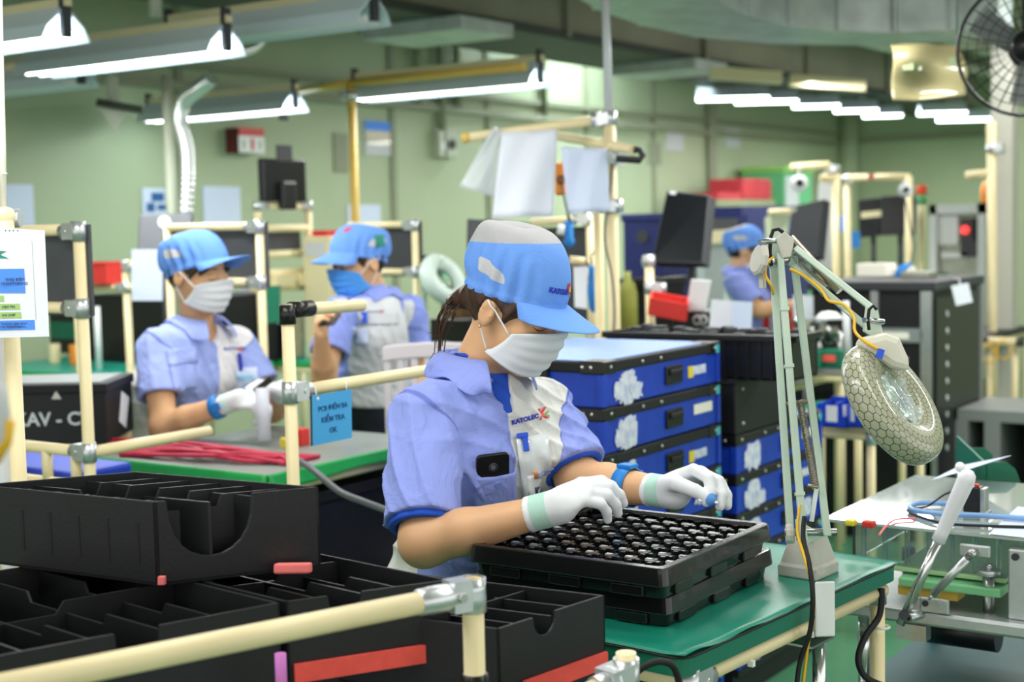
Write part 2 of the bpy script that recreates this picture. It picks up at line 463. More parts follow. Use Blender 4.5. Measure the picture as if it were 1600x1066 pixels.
def build_duct():
    t = thing('air_duct', 'long rectangular olive grey air duct running under the ceiling', 'duct', (8, 5.4, 2.7))
    obj('duct_body', MB().box((2.0, 5.17, 2.74), (17.6, 5.9, 3.18)), M['duct'], t)
    for x in (4.2, 6.25, 8.3, 10.35, 12.4, 14.5): obj('flange', MB().box((x, 5.13, 2.70), (x+.05, 5.94, 3.21)), M['duct'], t)
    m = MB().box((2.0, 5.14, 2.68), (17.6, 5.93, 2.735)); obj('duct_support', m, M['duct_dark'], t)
    for x in (6.9, 9.9): obj('air_outlet', MB().box((x, 5.0, 2.60), (x+.55, 5.75, 2.68)), M['galv'], t)
    for k, (y, z, r) in enumerate(((4.55, 2.98, .05), (4.75, 3.1, .035), (4.3, 3.12, .06))):
        sp_ = MB().cyl((3.0, y, z), (17.5, y, z), r, 12)
        for x in range(4, 18, 3): sp_.cyl((x, y, z), (x, y, 3.5), .008, 6)
        tag(obj('service_pipe', sp_, M[('conduit', 'duct', 'conduit')[k]], at=(10, y, z)), ('pale service pipe running beside the olive duct, lowest of three', 'thin olive service pipe running between the two pale ceiling pipes', 'pale service pipe nearest the lamps, highest of three')[k], 'pipe')
    # galvanised duct that bends round towards the right, near the ceiling
    t = thing('duct_bend', 'curved galvanised steel duct with flat ribs under the ceiling, upper right', 'duct', (8.7, 2.4, 2.75))
    pts = []
    A = D(1100, -60, 8.4); z0, z1 = 2.60, 3.15
    path = [D(1040, -10, 5.0), D(1078, 10, 5.8), D(1118, 26, 6.5), D(1168, 38, 7.0), D(1230, 48, 7.4), D(1310, 50, 7.65), D(1400, 50, 7.75), D(1490, 49, 7.7), D(1560, 49, 7.6)]
    path = [V3((p[0], p[1], 0)) for p in path]
    N = len(path); mb = MB(); vs = []
    for i, p in enumerate(path):
        d = nrm(path[min(i+1, N-1)]-path[max(i-1, 0)]); s = np.cross(d, (0, 0, 1))*-1
        zb = 2.44
        for o, z in ((0, zb), (.55, zb), (.55, 3.3), (0, 3.3)): vs.append((p[0]+s[0]*o, p[1]+s[1]*o, z))
    fs = [(i*4+k, i*4+(k+1) % 4, i*4+4+(k+1) % 4, i*4+4+k) for i in range(N-1) for k in range(4)]
    mb.add(vs, fs); obj('duct_body', mb, M['galv'], t, solid=.01)
    for i, p in enumerate(path[1:-1]):
        j = i+1; d = nrm(path[j+1]-path[j-1]); s = np.cross(d, (0, 0, 1))*-1
        obj('flange', MB().obox((p[0]+s[0]*.275, p[1]+s[1]*.275, 2.94), d*.022, s*.30, (0, 0, .50)), M['galv'], t)
    for i in range(4):
        p = path[5]*(1-i*.3)+path[7]*i*.3; obj('rib', MB().obox((p[0], p[1], 2.95), nrm(path[6]-path[5])*.012, np.cross(nrm(path[6]-path[5]), (0, 0, 1))*.02, (0, 0, .33)), M['galv'], t)

LAMP = [0]
def lamp_proto(at, label, lit=True):
    """twin-tube workbench light: rail along y, reflector sloping towards the viewer"""
    L = 1.2
    x, y, z = at
    t = thing('bench_light', label, 'light', (x, y, z), 'hanging bench lights')
    obj('rail', MB().box((x-.015, y-L/2-.02, z+.10), (x+.015, y+L/2+.02, z+.13)), M['beige'], t)
    r = MB()
    prof = [(-.012, .10), (-.085, .03), (-.11, -.02), (-.104, -.02), (-.08, .026), (0, .094), (.08, .026), (.104, -.02), (.11, -.02), (.085, .03), (.012, .10)]
    r.prism([(x+a, y-L/2, z+b) for a, b in prof], (0, L, 0)); obj('reflector', r, M['reflector'], t)
    for e in (-1, 1):
        obj('end_plate', MB().box((x-.02, y+e*L/2-.01, z-.01), (x+.02, y+e*L/2+.01, z+.16)), M['dark_grey'], t)
    for sx in (-.035, .035):
        obj('light_tube', MB().cyl((x+sx, y-L/2+.015, z+.0), (x+sx, y+L/2-.015, z+.0), .016, 12), M['tube_light'] if lit else M['white'], t)
    return t
def build_lamps():
    ls = [((3.46, 4.86, 2.17), 'lit twin tube bench light cut off by the left edge of the picture'), ((4.15, 4.75, 2.17), 'large lit twin tube bench light hanging above the silver flexible hose'),
          ((6.1, 4.54, 2.16), 'lit twin tube bench light right of the yellow pipe post'), ((6.12, 6.2, 2.14), 'lit twin tube bench light crossed by the silver flexible hose')]
    for at, lb in ls: lamp_proto(at, lb)
    for at, lb in [((4.75, 6.35, 2.2), 'unlit bench light behind the large lit one, towards the left edge'), ((4.62, 4.38, 2.30), 'unlit reflector of a bench light between the large lit one and the yellow post')]: lamp_proto(at, lb, False)
    # row of lit bench lights far right
    base = [(1090, 1200, 145, 14.0), (1150, 1245, 150, 14.6), (1240, 1310, 157, 15.2), (1305, 1370, 164, 15.8), (1350, 1408, 172, 16.3), (1436, 1508, 168, 15.6), (1466, 1550, 178, 16.2)]
    lb = ['leftmost of the far row of lit bench lights, under the brown rail', 'second lit bench light from the left in the far right row', 'third lit bench light from the left in the far right row', 'fourth lit bench light from the left in the far right row', 'fifth lit bench light of the far row, left of the hanging yellowed sheet', 'far lit bench light just below the hanging yellowed sheet', 'far lit bench light right of the yellowed sheet, beside the column']
    for (a, b, py, d), l in zip(base, lb):
        d *= .94; q = D((a+b)/2, py+8, d); t = thing('bench_light', l, 'light', q, 'hanging bench lights'); dr = nrm(V3((RT[0], RT[1], 0))*.8+V3((.3, -.5, 0))); w = (b-a)/F*d*.5
        q = V3(q); s = np.cross(dr, (0, 0, 1))
        obj('reflector', MB().prism([q-dr*w+s*x+V3((0, 0, z)) for x, z in ((-.1, 0), (0, .1), (.1, 0), (.09, 0), (0, .088), (-.09, 0))], dr*2*w), M['reflector'], t)
        for sx in (-.035, .035): obj('light_tube', MB().cyl(q-dr*w+s*sx, q+dr*w+s*sx, .022, 10), M['tube_light'], t)
        obj('hanger', MB().cyl(q+V3((0, 0, .09)), V3((q[0], q[1], 2.67 if 5.05 < q[1] < 6.0 else 3.5)), .012, 8), M['duct_dark'], t)
    for i, (px, py) in enumerate(((930, 12), (985, 6))):
        q = Z(px, py, 3.35); l = ('recessed lit ceiling light left of the upright pipe post top', 'recessed lit ceiling light right of the upright pipe post top')[i]
        t = thing('ceiling_light', l, 'light', q, 'ceiling lights'); obj('light_tube', MB().box((q[0]-.5, q[1]-.28, 3.32), (q[0]+.5, q[1]+.28, 3.36)), M['tube_light'], t); obj('light_body', MB().box((q[0]-.55, q[1]-.33, 3.36), (q[0]+.55, q[1]+.33, 3.5)), M['light_grey'], t)
    for i, (x0, x1, py, d) in enumerate(((1110, 1220, 118, 10.8), (1235, 1350, 130, 11.2))):
        q = D((x0+x1)/2, py, d); obj_ = tag(obj('lamp_rail', MB().bar(D(x0, py-4, d), D(x1, py+4, d), .12, .09), M['beige'], at=q), ('cream beam above the leftmost far lit lights', 'cream beam above the middle of the far row of lit lights')[i], 'beam')
    q0, q1 = D(1092, 118, 13.6), D(1150, 128, 13.6); tag(obj('lamp_rail', MB().bar(q0, q1, .1, .06), mat('brown_rail', '#7d6a30', .6), at=q0), 'brown rail at the left end of the far lit lights', 'beam')
    # pipe rails that carry the hanging lights
    def rail(name, label, pts, m='pipe', r=.017): tag(obj('light_rail', MB().cyl(pts[0], pts[1], r, 12), M[m], at=pts[0]), label, 'pipe rail')
    t = frame('light_stand', 'yellowed pipe post with arm carrying the hanging bench lights', 'pipe frame', D(548, 350, 7.4)*[1, 1, 0]+V3((0, 0, .802)), [('post', D(556, 340, 7.4)*[1, 1, 0]+V3((0, 0, .802)), D(548, 128, 7.4)), ('arm', D(470, 142, 8.0), D(548, 130, 7.4)), ('arm', D(548, 130, 7.4), D(820, 104, 6.75))], [(D(549, 150, 7.4), (0, 0, 1), (0, 1, 0))], pm=M['pipe_yellow'], r=.022)
def build_lights():
    def area(x, y, z, sx, sy, e, c=(1, 1, .97)):  # area lights: a few at lit fixtures, the rest added with no fixture
        l = bpy.data.lights.new('overhead_area', 'AREA'); l.shape = 'RECTANGLE'; l.size = sx; l.size_y = sy; l.energy = e*.55; l.color = c
        o = bpy.data.objects.new('overhead_area', l); o.location = (x, y, z); col.objects.link(o); return o
    for x in (1.3, 2.9): area(x, 1.9 if x < 2 else 1.5, 2.35, .25, 1.3, 24)
    area(2.4, -.4, 2.9, .4, 2.4, 45); area(.2, 2.0, 2.9, .4, 2.4, 40)
    for (x, y, e) in ((4.15, 4.75, 26), (3.46, 4.3, 18), (3.1, 3.3, 26), (6.1, 4.54, 26), (6.12, 5.9, 11), (4.9, 2.3, 34), (5.0, .2, 30)): area(x, y, 2.14, .2, 1.2, e)
    for (x, y) in ((8, 2.8), (8.2, 4.8), (10.5, 3.6), (11, 5.0), (13.5, 5), (14, 2.8), (16, 5), (6.3, 1.0)): area(x, y, 2.5, .3, 1.6, 80)
    wd = bpy.data.worlds.new('factory_air'); scene.world = wd; wd.use_nodes = True; b = wd.node_tree.nodes['Background']
    b.inputs[0].default_value = (.86, .87, .84, 1); b.inputs[1].default_value = 1.5
def build_camera():
    cam = bpy.data.cameras.new('camera'); co = bpy.data.objects.new('camera', cam); col.objects.link(co); scene.camera = co
    cam.sensor_width = 36; cam.lens = F/1600*36; cam.clip_start = .05; cam.clip_end = 100
    co.matrix_world = Matrix(((RT[0], UP[0], -FW[0], 0), (RT[1], UP[1], -FW[1], 0), (RT[2], UP[2], -FW[2], CAMH), (0, 0, 0, 1)))
    cam.dof.use_dof = True; cam.dof.focus_distance = 2.45; cam.dof.aperture_fstop = 3.4; cam.dof.aperture_blades = 7
    vs = scene.view_settings; vs.view_transform = 'Standard'; vs.look = 'None'; vs.gamma = 1; vs.use_curve_mapping = False; vs.exposure = 0.27
# ---------------------------------------------------------------- people
def folds(P, amp, seed=0, k=1.0):
    a = .7*seed
    q = P*np.float32(k)
    x, y, z = q[:, 0], q[:, 1], q[:, 2]
    w = 1.3*np.sin(11*x+5*z+a)+1.1*np.sin(9*y-7*z+2*a)
    f1 = np.sin(62*z+34*x+2.2*w+a); f2 = np.sin(58*x-44*y+30*z+2.6*w-a); f3 = np.sin(40*y+70*z+1.8*w+3*a)
    g = np.clip(.5+.5*np.sin(7*x+9*z+a)*np.sin(8*y-6*z+2*a), 0, 1)
    r = (1-np.abs(f1))**2*g+(1-np.abs(f2))**2*(1-g)+.4*f3*g
    return -amp*(r-.35)
def head_sdf(P, hd):
    s = hd['s']; q = ((P-hd['c'].astype(np.float32))@hd['A'].astype(np.float32).T)/np.float32(s)
    x, y, z = q[:, 0], q[:, 1], q[:, 2]; q = np.stack([np.abs(x), y, z], 1); qs = np.stack([x, y, z], 1)
    d = ell(q, (0, -.008, .035), (.074, .094, .088))
    d = smin(d, ell(q, (0, .036, -.028), (.06, .062, .082)), .03)
    d = smin(d, ell(q, (0, .072, -.086), (.024, .022, .02)), .03)
    d = smin(d, ell(q, (.034, .058, -.026), (.03, .03, .032)), .02)
    d = smax(d, -(np.linalg.norm(q-V3((.031, .112, .017)).astype(np.float32), axis=1)-.019), .014)
    d = smin(d, ell(q, (.031, .082, .015), (.016, .0135, .0125)), .004)
    d = smin(d, rc(qs, (0, .094, .018), (0, .112, -.016), .007, .0115), .01)
    d = smin(d, rc(qs, (0, .098, -.02), (.0, .1, -.02), .016, .014), .008)
    d = smin(d, ell(q, (0, .094, -.05), (.02, .012, .009)), .01)
    e = ell(q, (.078, -.008, -.002), (.0095, .0185, .031))
    e = smax(e, -ell(q, (.089, -.004, .002), (.0085, .0115, .02)), .005)
    e = smin(e, ell(q, (.083, .004, -.004), (.005, .004, .007)), .004)
    return smin(d, e, .006)*s
def hand_parts(W, Fd, N, side, pose, s=1.0):
    """side=+1: thumb towards cross(F, N); returns (palm pieces, finger chains)"""
    Fd = nrm(Fd); N = nrm(V3(N)-Fd*np.dot(N, Fd)); T = np.cross(Fd, N)*side; W = V3(W)
    L = dict(i=(.041,.026,.021), m=(.046,.029,.022), r=(.042,.027,.021), p=(.033,.021,.018))
    off = dict(i=.0275, m=.009, r=-.010, p=-.0275); kn = dict(i=.083, m=.087, r=.083, p=.075); rad = dict(i=.0093, m=.0095, r=.0091, p=.0082)
    chains = []
    for k in 'imrp':
        sp, b = pose[k]; p = W+s*(Fd*kn[k]+T*off[k]-N*.002); pts = [W+s*(Fd*.035+T*off[k]*.6), p]; a = 0; sp = R(sp)
        for l, bb in zip(L[k], b):
            a += R(bb); d = nrm(Fd*math.cos(a)-N*math.sin(a)+T*math.sin(sp)*max(0, math.cos(a))); p = p+d*l*s; pts.append(p)
        chains.append((pts, [rad[k]*1.25*s, rad[k]*1.08*s, rad[k]*s, rad[k]*.95*s, rad[k]*.82*s]))
    tp = [W+s*(Fd*c[0]+T*c[1]+N*c[2]) for c in pose['t']]
    chains.append((tp, [.016*s, .0135*s, .0112*s, .0092*s][:len(tp)]))
    A = np.array([Fd, T, N])
    palm = [(W+s*(Fd*.05), s*V3((.05, .04, .0155)), A), (W+s*(Fd*.028+T*.02-N*.006), s*V3((.03, .02, .014)), A)]
    return palm, chains, A
def hand_sdf(P, hp, W, wrist_dir, cuff=.0, wr=.026, grow=0.):
    palm, chains, A = hp; d = None
    for c, r, B in palm:
        e = ell(P, c, r, B); d = e if d is None else smin(d, e, .012)
    for pts, rs in chains:
        f = None
        for i in range(len(pts)-1):
            e = rc(P, pts[i], pts[i+1], rs[i], rs[i+1]); f = e if f is None else smin(f, e, .003)
        d = smin(d, f, .0035)
    W = V3(W); wd = nrm(wrist_dir)
    d = smin(d, rc(P, W+wd*.03, W-wd*cuff, wr*.98, wr), .012)
    return d-grow
POSES = dict(
    rest=dict(i=(3,(35,35,20)), m=(0,(42,38,20)), r=(-2,(48,38,22)), p=(-6,(52,36,22)), t=((.02,.022,-.004),(.05,.045,-.018),(.078,.05,-.034),(.1,.045,-.045))),
    pinch=dict(i=(4,(52,48,30)), m=(1,(48,44,26)), r=(-3,(44,36,22)), p=(-8,(38,30,18)), t=((.02,.024,-.004),(.05,.046,-.024),(.08,.042,-.052),(.1,.03,-.075))),
    fist=dict(i=(2,(62,60,35)), m=(0,(64,62,35)), r=(-2,(66,62,35)), p=(-4,(68,60,35)), t=((.02,.024,-.004),(.048,.046,-.026),(.07,.034,-.048),(.085,.015,-.055))),
    hold=dict(i=(3,(50,55,35)), m=(0,(52,55,35)), r=(-2,(54,55,35)), p=(-4,(54,52,35)), t=((.02,.024,-.002),(.052,.046,-.012),(.08,.05,-.03),(.1,.042,-.04))),
)
SHIRT, CAPM, GLOVEM = {}, {}, {}
def shirt_mat(k, blue, white):
    if k not in SHIRT: SHIRT[k] = attr_mat('uniform_cloth_'+k, blue, [('white_panel', white), ('seam', '#6d7ac6')], .85, bump=.12, bscale=500, wrinkle=.6)
    return SHIRT[k]
def cap_mat():
    if 'c' not in CAPM:
        m = attr_mat('cap_cloth', '#6f9fee', [('mesh_top', '#b4b3b6'), ('side_vent', '#c9c8cc'), ('front_seam', '#5f90e2')], .8, bump=.35, bscale=420, wrinkle=.25)
        CAPM['c'] = m
    return CAPM['c']
def glove_mat(k, cuffc):
    if k not in GLOVEM: GLOVEM[k] = attr_mat('knit_glove_'+k, '#e2e4e8', [('cuff_band', cuffc), ('cuff_edge', '#eef0f2'), ('tip', '#5f9ae0')], .9, bump=.35, bscale=900)
    return GLOVEM[k]

def person(sp):
    s = sp.get('s', 1.0); h = sp.get('h', .006)
    tf = nrm((sp['tf'][0], sp['tf'][1], 0)); up = V3((0, 0, 1)); tr = np.cross(tf, up)      # forward, person's right, up
    A = np.array([tr, tf, up])
    shR, shL, elR, elL, wrR, wrL, pel, nk = [V3(sp[k]) for k in ('shR','shL','elR','elL','wrR','wrL','pel','neck')]
    mid = (shR+shL)/2; chest = mid*.78+pel*.22+tf*.005; belly = mid*.4+pel*.6
    hd = dict(c=V3(sp['head']), s=sp.get('hs', 1.0)); hf = nrm(sp['hf']); hu = nrm(V3(sp.get('hu', (0,0,1)))-hf*np.dot(sp.get('hu', (0,0,1)), hf)); hr = np.cross(hf, hu)
    hd['A'] = np.array([hr, hf, hu]); HL = lambda x, y, z: hd['c']+hd['s']*(hr*x+hf*y+hu*z)
    kneeR, kneeL, ankR, ankL = [V3(sp[k]) for k in ('kneeR','kneeL','ankR','ankL')]
    hipR, hipL = pel+tr*.085*s, pel-tr*.085*s
    hands = {}
    for sd, W, el in (('R', wrR, elR), ('L', wrL, elL)):
        q = sp['hand'+sd]; hands[sd] = hand_parts(W, q['F'], q['N'], (-1 if sd == 'R' else 1), q.get('pose_d') or POSES[q['pose']], q.get('s', .97))
    base = head_c = None
    at = (pel[0], pel[1], sp.get('floor', 0.))
    bare = sp.get('bare', ())
    # --- body: one continuous surface
    def body(P):
        d = ell(P, chest, V3((.135, .085, .15))*s, A)
        d = smin(d, ell(P, belly, V3((.12, .085, .16))*s, A), .05)
        d = smin(d, ell(P, pel, V3((.14, .1, .11))*s, A), .05)
        d = smin(d, rc(P, shR, shL, .045*s, .045*s), .05)
        d = smin(d, rc(P, nk-up*.03, HL(0, -.012, -.03), .054*s, .049*s), .03)
        d = smin(d, head_sdf(P, hd), .022)
        for S_, E_, W_ in ((shR, elR, wrR), (shL, elL, wrL)):
            arm = smin(rc(P, S_, E_, .05*s, .042*s), rc(P, E_, E_*.65+W_*.35, .041*s, .0415*s), .025)
            arm = smin(arm, rc(P, E_*.65+W_*.35, W_, .0405*s, .0265*s), .012)
            d = smin(d, arm, .03)
        for H_, K_, N_ in ((hipR, kneeR, ankR), (hipL, kneeL, ankL)):
            d = smin(d, rc(P, H_, K_, .07*s, .05*s), .04); d = smin(d, rc(P, K_, N_, .047*s, .032*s), .02)
            d = smin(d, rc(P, N_, N_+tf*.1-up*.03, .03, .025), .02)
        for k in 'RL':
            W = wrR if k == 'R' else wrL; E_ = elR if k == 'R' else elL
            d = smin(d, hand_sdf(P, hands[k], W, W-E_, 0, .0255*s, grow=(0 if k in bare else -.003)), .008)
        return d
    allp = np.array([chest, pel, shR, shL, elR, elL, wrR, wrL, kneeR, kneeL, ankR, ankL, hd['c']]); lo = allp.min(0)-.2; hi = allp.max(0)+.2
    lo[2] = max(lo[2], sp.get('floor', 0)+.005)
    bo = sobj('person', body, lo, hi, h, M['skin'], at=at, it=1)
    tag(bo, sp['label'], 'person', sp.get('group'))
    bb = bvh_of(bo)
    # --- uniform shirt
    elS = {'R': (shR, elR), 'L': (shL, elL)}; SE = {}
    for k, (S_, E_) in elS.items(): SE[k] = S_+(E_-S_)*sp.get('sleeve', .78)
    hem = sp['hem']
    def torso(P):
        d = ell(P, chest+tf*.012, V3((.162, .108, .185))*s, A)
        d = smin(d, ell(P, belly+tf*.012, V3((.15, .112, .2))*s, A), .06)
        d = smin(d, ell(P, pel, V3((.168, .128, .15))*s, A), .06)
        d = smin(d, rc(P, shR*.9+mid*.1+up*.004, shL*.9+mid*.1+up*.004, .058*s, .058*s), .05)
        for i in (1, -1): d = smin(d, ell(P, chest+tr*.07*s*i+tf*.075*s-up*.01, V3((.06, .05, .06))*s, A), .05)
        return smin(d, rc(P, nk-up*.02, nk+up*.012, .07*s, .06*s), .04)
    def sleeve(P, k):
        S_ = elS[k][0]; return rc(P, S_-up*.004, SE[k], .066*s, sp.get('slr', .074)*s)
    def shirt(P, grow=0., raw=False):
        d = torso(P); d = smin(d, sleeve(P, 'R'), .035); d = smin(d, sleeve(P, 'L'), .035)
        d = d+folds(P, sp.get('fold', .0095), sp.get('seed', 1))-grow
        if raw: return d
        for k in 'RL':
            S_, E_ = elS[k]; ax = nrm(E_-S_); t = (P-SE[k].astype(np.float32))@ax.astype(np.float32)
            near = np.linalg.norm(P-SE[k].astype(np.float32), axis=1) < .16
            d = np.where(near & (sleeve(P, k) < torso(P)+.03), np.maximum(d, t-.0), d)
            d = np.maximum(d, -rc(P, SE[k]-ax*.05, SE[k]+ax*.08, .05*s, sp.get('slr', .074)*s-.0095))
        d = np.maximum(d, -rc(P, nk-up*.06, nk+up*.14, .058*s, .066*s))
        d = np.maximum(d, -rc(P, nk+tf*.05, nk+tf*.1-up*.07, .034*s, .015*s))
        return np.maximum(d, hem-P[:, 2])
    def seamd(P): return np.minimum(sleeve(P, 'R'), sleeve(P, 'L'))-torso(P)
    nkf = nk.astype(np.float32)
    def white(P):
        q = (P-nkf)@A.astype(np.float32).T; x, y, z = q[:, 0], q[:, 1], q[:, 2]     # x: person's right
        inside = seamd(P)+sp.get('seam_off', -.004)
        back = np.minimum(-(y+.02)-.35*np.maximum(z+.1, 0), -z-.02)
        fe = sp.get('placket', -.008)-x
        front = np.minimum(fe, y-.0)
        front = np.minimum(front, -z-.0)
        return np.minimum(np.maximum(back, front), inside)
    def seam(P):
        q = (P-nkf)@A.astype(np.float32).T
        sd = .0020-np.abs(seamd(P)+sp.get('seam_off', -.004))
        pl = np.minimum(.0016-np.abs(q[:, 0]-sp.get('placket', -.008)-.004), q[:, 1])
        return np.maximum(sd, pl)
    tp = np.array([shR, shL, SE['R'], SE['L'], pel, nk]); slo = tp.min(0)-.17; shi = tp.max(0)+.17; slo[2] = hem-.02
    st = sobj('shirt', shirt, slo, shi, h*.9, shirt_mat(sp.get('cloth', 'a'), sp.get('blue', '#93a1e8'), sp.get('whitec', '#dcdcd8')), bo,
              attrs=dict(white_panel=white, seam=seam), it=1, label=sp.get('shirt_label', 'lavender blue short sleeved work shirt with off white panels'))
    sb = bvh_of(st)
    # undershirt
    def tee(P):
        d = np.maximum(shirt(P, -.007, True), np.abs(P[:, 2]-(nk[2]-.07))-.1); d = np.maximum(d, np.linalg.norm(P-nk.astype(np.float32), axis=1)-.15)
        for k in 'RL':
            S_, E_ = elS[k]; ax = nrm(E_-S_); t = (P-SE[k].astype(np.float32))@ax.astype(np.float32)+(.007 if k == 'L' else 0)
            sl = np.maximum(rc(P, S_, SE[k]+ax*.01, .056*s, sp.get('slr', .074)*s-.0105), np.abs(t+.016)-.028)
            d = np.minimum(d, np.maximum(sl, -rc(P, SE[k]-ax*.05, SE[k]+ax*.08, .044*s, sp.get('slr', .074)*s-.02)))
        d = np.maximum(d, -rc(P, nk-up*.02, nk+up*.14, .046*s, .05*s))
        return d
    if sp.get('tee'): sobj('undershirt', tee, slo, shi, h*.9, M['tee_blue'], bo, label='bright blue undershirt')
    # collar
    def collar():
        mb = MB(); NU, NV = 44, 9
        def fn(u, v):
            a = R(-152+304*u)                               # 0 = nape, both ends at the throat
            c, sn = math.cos(a), math.sin(a); front = max(0, -c)
            rad = .062*s; hgt = .012
            if v < .35: t = v/.35; r_ = rad+.004*t; z_ = hgt*0+.002+(.034-.016*front)*t
            else:
                t = (v-.35)/.65; r_ = rad+.004+(.034+.016*front)*math.sin(t*1.5)*1.0; z_ = (.034-.016*front)-(.05+.035*front*abs(sn))*t**1.2
            p = nk+(-tf*c+tr*sn)*r_+up*z_+tf*.02*front+tf*.006
            return p
        vs = [fn(i/(NU-1), j/(NV-1)) for j in range(NV) for i in range(NU)]
        out = []
        for n_, p in enumerate(vs):
            j = n_//NU
            if j > 3:
                hit = sb.find_nearest(Vector(p))
                if hit[0] is not None:
                    q, nn = np.array(hit[0]), np.array(hit[1])
                    if np.dot(p-q, nn) < .007 and np.linalg.norm(p-q) < .06: p = q+nn*.007
            out.append(p)
        mb.add(out, [(j*NU+i, j*NU+i+1, (j+1)*NU+i+1, (j+1)*NU+i) for j in range(NV-1) for i in range(NU-1)], 0, True)
        return obj('collar', mb, shirt_mat(sp.get('cloth', 'a'), sp.get('blue', '#93a1e8'), '#dcdcd8'), st, solid=.003, sub=1)
    collar()
    # trousers and shoes
    def trs(P):
        d = ell(P, pel, V3((.158, .118, .13))*s, A)
        for H_, K_, N_ in ((hipR, kneeR, ankR), (hipL, kneeL, ankL)):
            d = smin(d, rc(P, H_, K_, .088*s, .066*s), .04); d = smin(d, rc(P, K_, N_+up*.02, .066*s, .05*s), .03)
        return np.maximum(d+folds(P, .006, 3), P[:, 2]-(pel[2]+.1))
    lp = np.array([pel, kneeR, kneeL, ankR, ankL]); sobj('trousers', trs, lp.min(0)-.17, lp.max(0)+.17, .009, M[sp.get('legs', 'trousers')], bo, label='dark work trousers')
    for N_ in (ankR, ankL):
        def shoe(P):
            d = smin(rc(P, N_-up*.02-tf*.02, N_+tf*.13-up*.04, .042, .032), rc(P, N_, N_+up*.01, .042, .04), .02)
            return np.maximum(d, (N_[2]-.072)-P[:, 2])
        sobj('shoe', shoe, N_-.2, N_+.2, .008, M['dark_grey'], bo)
    # --- cap
    cap(bo, hd, HL, sp)
    # --- hair
    hk = sp.get('hair_k', 'hair')
    def hair(P):
        q = ((P-hd['c'].astype(np.float32))@hd['A'].astype(np.float32).T)/np.float32(hd['s']); x, y, z = q[:, 0], q[:, 1], q[:, 2]
        d = ell(q, (0, -.01, .034), (.0815, .1, .096))
        lim = (y-.026)-(3.0*np.maximum(z+.012, -.010) if sp.get('bangs') else 1.3*np.maximum(z-.012, -.012))                       # hairline from nape to temple
        d = smax(d, lim, .006)
        d = np.maximum(d, -(z+.055)-.3*np.minimum(y+.05, 0))
        earcut = np.linalg.norm((q-V3((0, -.004, -.008)).astype(np.float32))*np.float32([0, 1, .8]), axis=1)-.026
        d = np.where(np.abs(x) > .05, np.maximum(d, -earcut), d)
        for sx in (1, -1):
            qq = q*np.float32([sx, 1, 1])
            b = rc(qq, (.066, .045, .05), (.074, .028, -.004), .013, .004)
            b = np.minimum(b, rc(qq, (.05, .082, .055), (.068, .062, .022), .012, .005))
            if sp.get('bangs'): b = np.minimum(b, rc(qq, (.026, .088, .046), (.052, .082, .02), .012, .006)); b = np.minimum(b, rc(qq, (.0, .093, .046), (.014, .1, .026), .009, .004))
            d = smin(d, b, .008)
        if sp.get('bun'):
            d = smin(d, rc(q, (0, -.1, -.02), (.0, -.128, -.045), .026, .016), .02)
        az = np.arctan2(x, y); back = .5-.5*np.cos(az)
        d = np.maximum(d, z-(.053+sp.get('bzo', 0)*.8-.036*back**1.3))
        return (d+.0016*np.sin(260*x+90*z+70*y))*hd['s']
    cc = hd['c']; ho = sobj('hair', hair, cc-.2, cc+.2, .0035 if h < .0055 else .005, M[hk], bo)
    if sp.get('wisps'):
        for i in range(sp['wisps']):
            mb = MB(); r1 = rng.rand(5)
            p0 = HL(.02+.04*r1[0], -.095-.03*r1[1], -.03-.03*r1[2]); p1 = p0+hd['s']*(-hf*(.02+.03*r1[3])-up*(.05+.07*r1[4])); p2 = p1+(-hf*.02*r1[0]-up*.03*r1[1])+tr*.02*(r1[2]-.5)
            mb.tube([p0, p0*.5+p1*.5-hf*.008, p1, p2], [.0018, .0014, .001, .0004], 5); obj('hair_strand', mb, M[hk], ho)
    # --- brows and lowered lids
    for sx in (1, -1):
        for nm, zz, hw, rr, arc in (('eyebrow', .038, .017, .0022, .004), ('eyelid', .0095, .0145, .0011, -.004)):
            pts = []
            for t in np.linspace(-1, 1, 7):
                o = HL(sx*(.032+t*hw), .16, zz+arc*(1-t*t)-(.002*t if nm == 'eyebrow' else 0)); hit = bb.ray_cast(Vector(o), Vector(-hf), .2)
                if hit[0] is not None: pts.append(np.array(hit[0])+hf*.0004)
            if len(pts) > 3: obj(nm, MB().tube(pts, [rr*.5]+[rr]*(len(pts)-2)+[rr*.4], 6), M['hair'], bo)
    # --- face mask with ear loops
    fmat = M[sp.get('mask', 'mask_white')]
    def mk(u, v):
        a = (u*2-1); az = a*R(76+16*v); zc = .006-.098*v
        f = 1-abs(a)**3*.35
        zz = .0+(zc+.052)*f-.052+ .012*(1-v)*(1-abs(a))*1.0
        bul = math.cos(az)**.7
        yy = .016+(.104+.010*math.sin(v*math.pi)-.018*v)*bul; xx = .079*math.sin(az)*(1.0-.16*v)/math.sin(R(78))*1.0
        pl = .0022*math.sin(v*26)*(1-abs(a)**2)
        return HL(xx, yy+pl+.004, zz)
    mb = MB(); NU, NV = 33, 25
    vs = [mk(i/(NU-1), j/(NV-1)) for j in range(NV) for i in range(NU)]; o2 = []
    for p in vs:
        hit = bb.find_nearest(Vector(p)); q, nn = np.array(hit[0]), np.array(hit[1])
        if np.dot(p-q, nn) < .004: p = q+nn*.004
        o2.append(p)
    mb.add(o2, [(j*NU+i, j*NU+i+1, (j+1)*NU+i+1, (j+1)*NU+i) for j in range(NV-1) for i in range(NU-1)], 0, True)
    mo = obj('face_mask', mb, fmat, bo, solid=.002, label=sp.get('mask_label'))
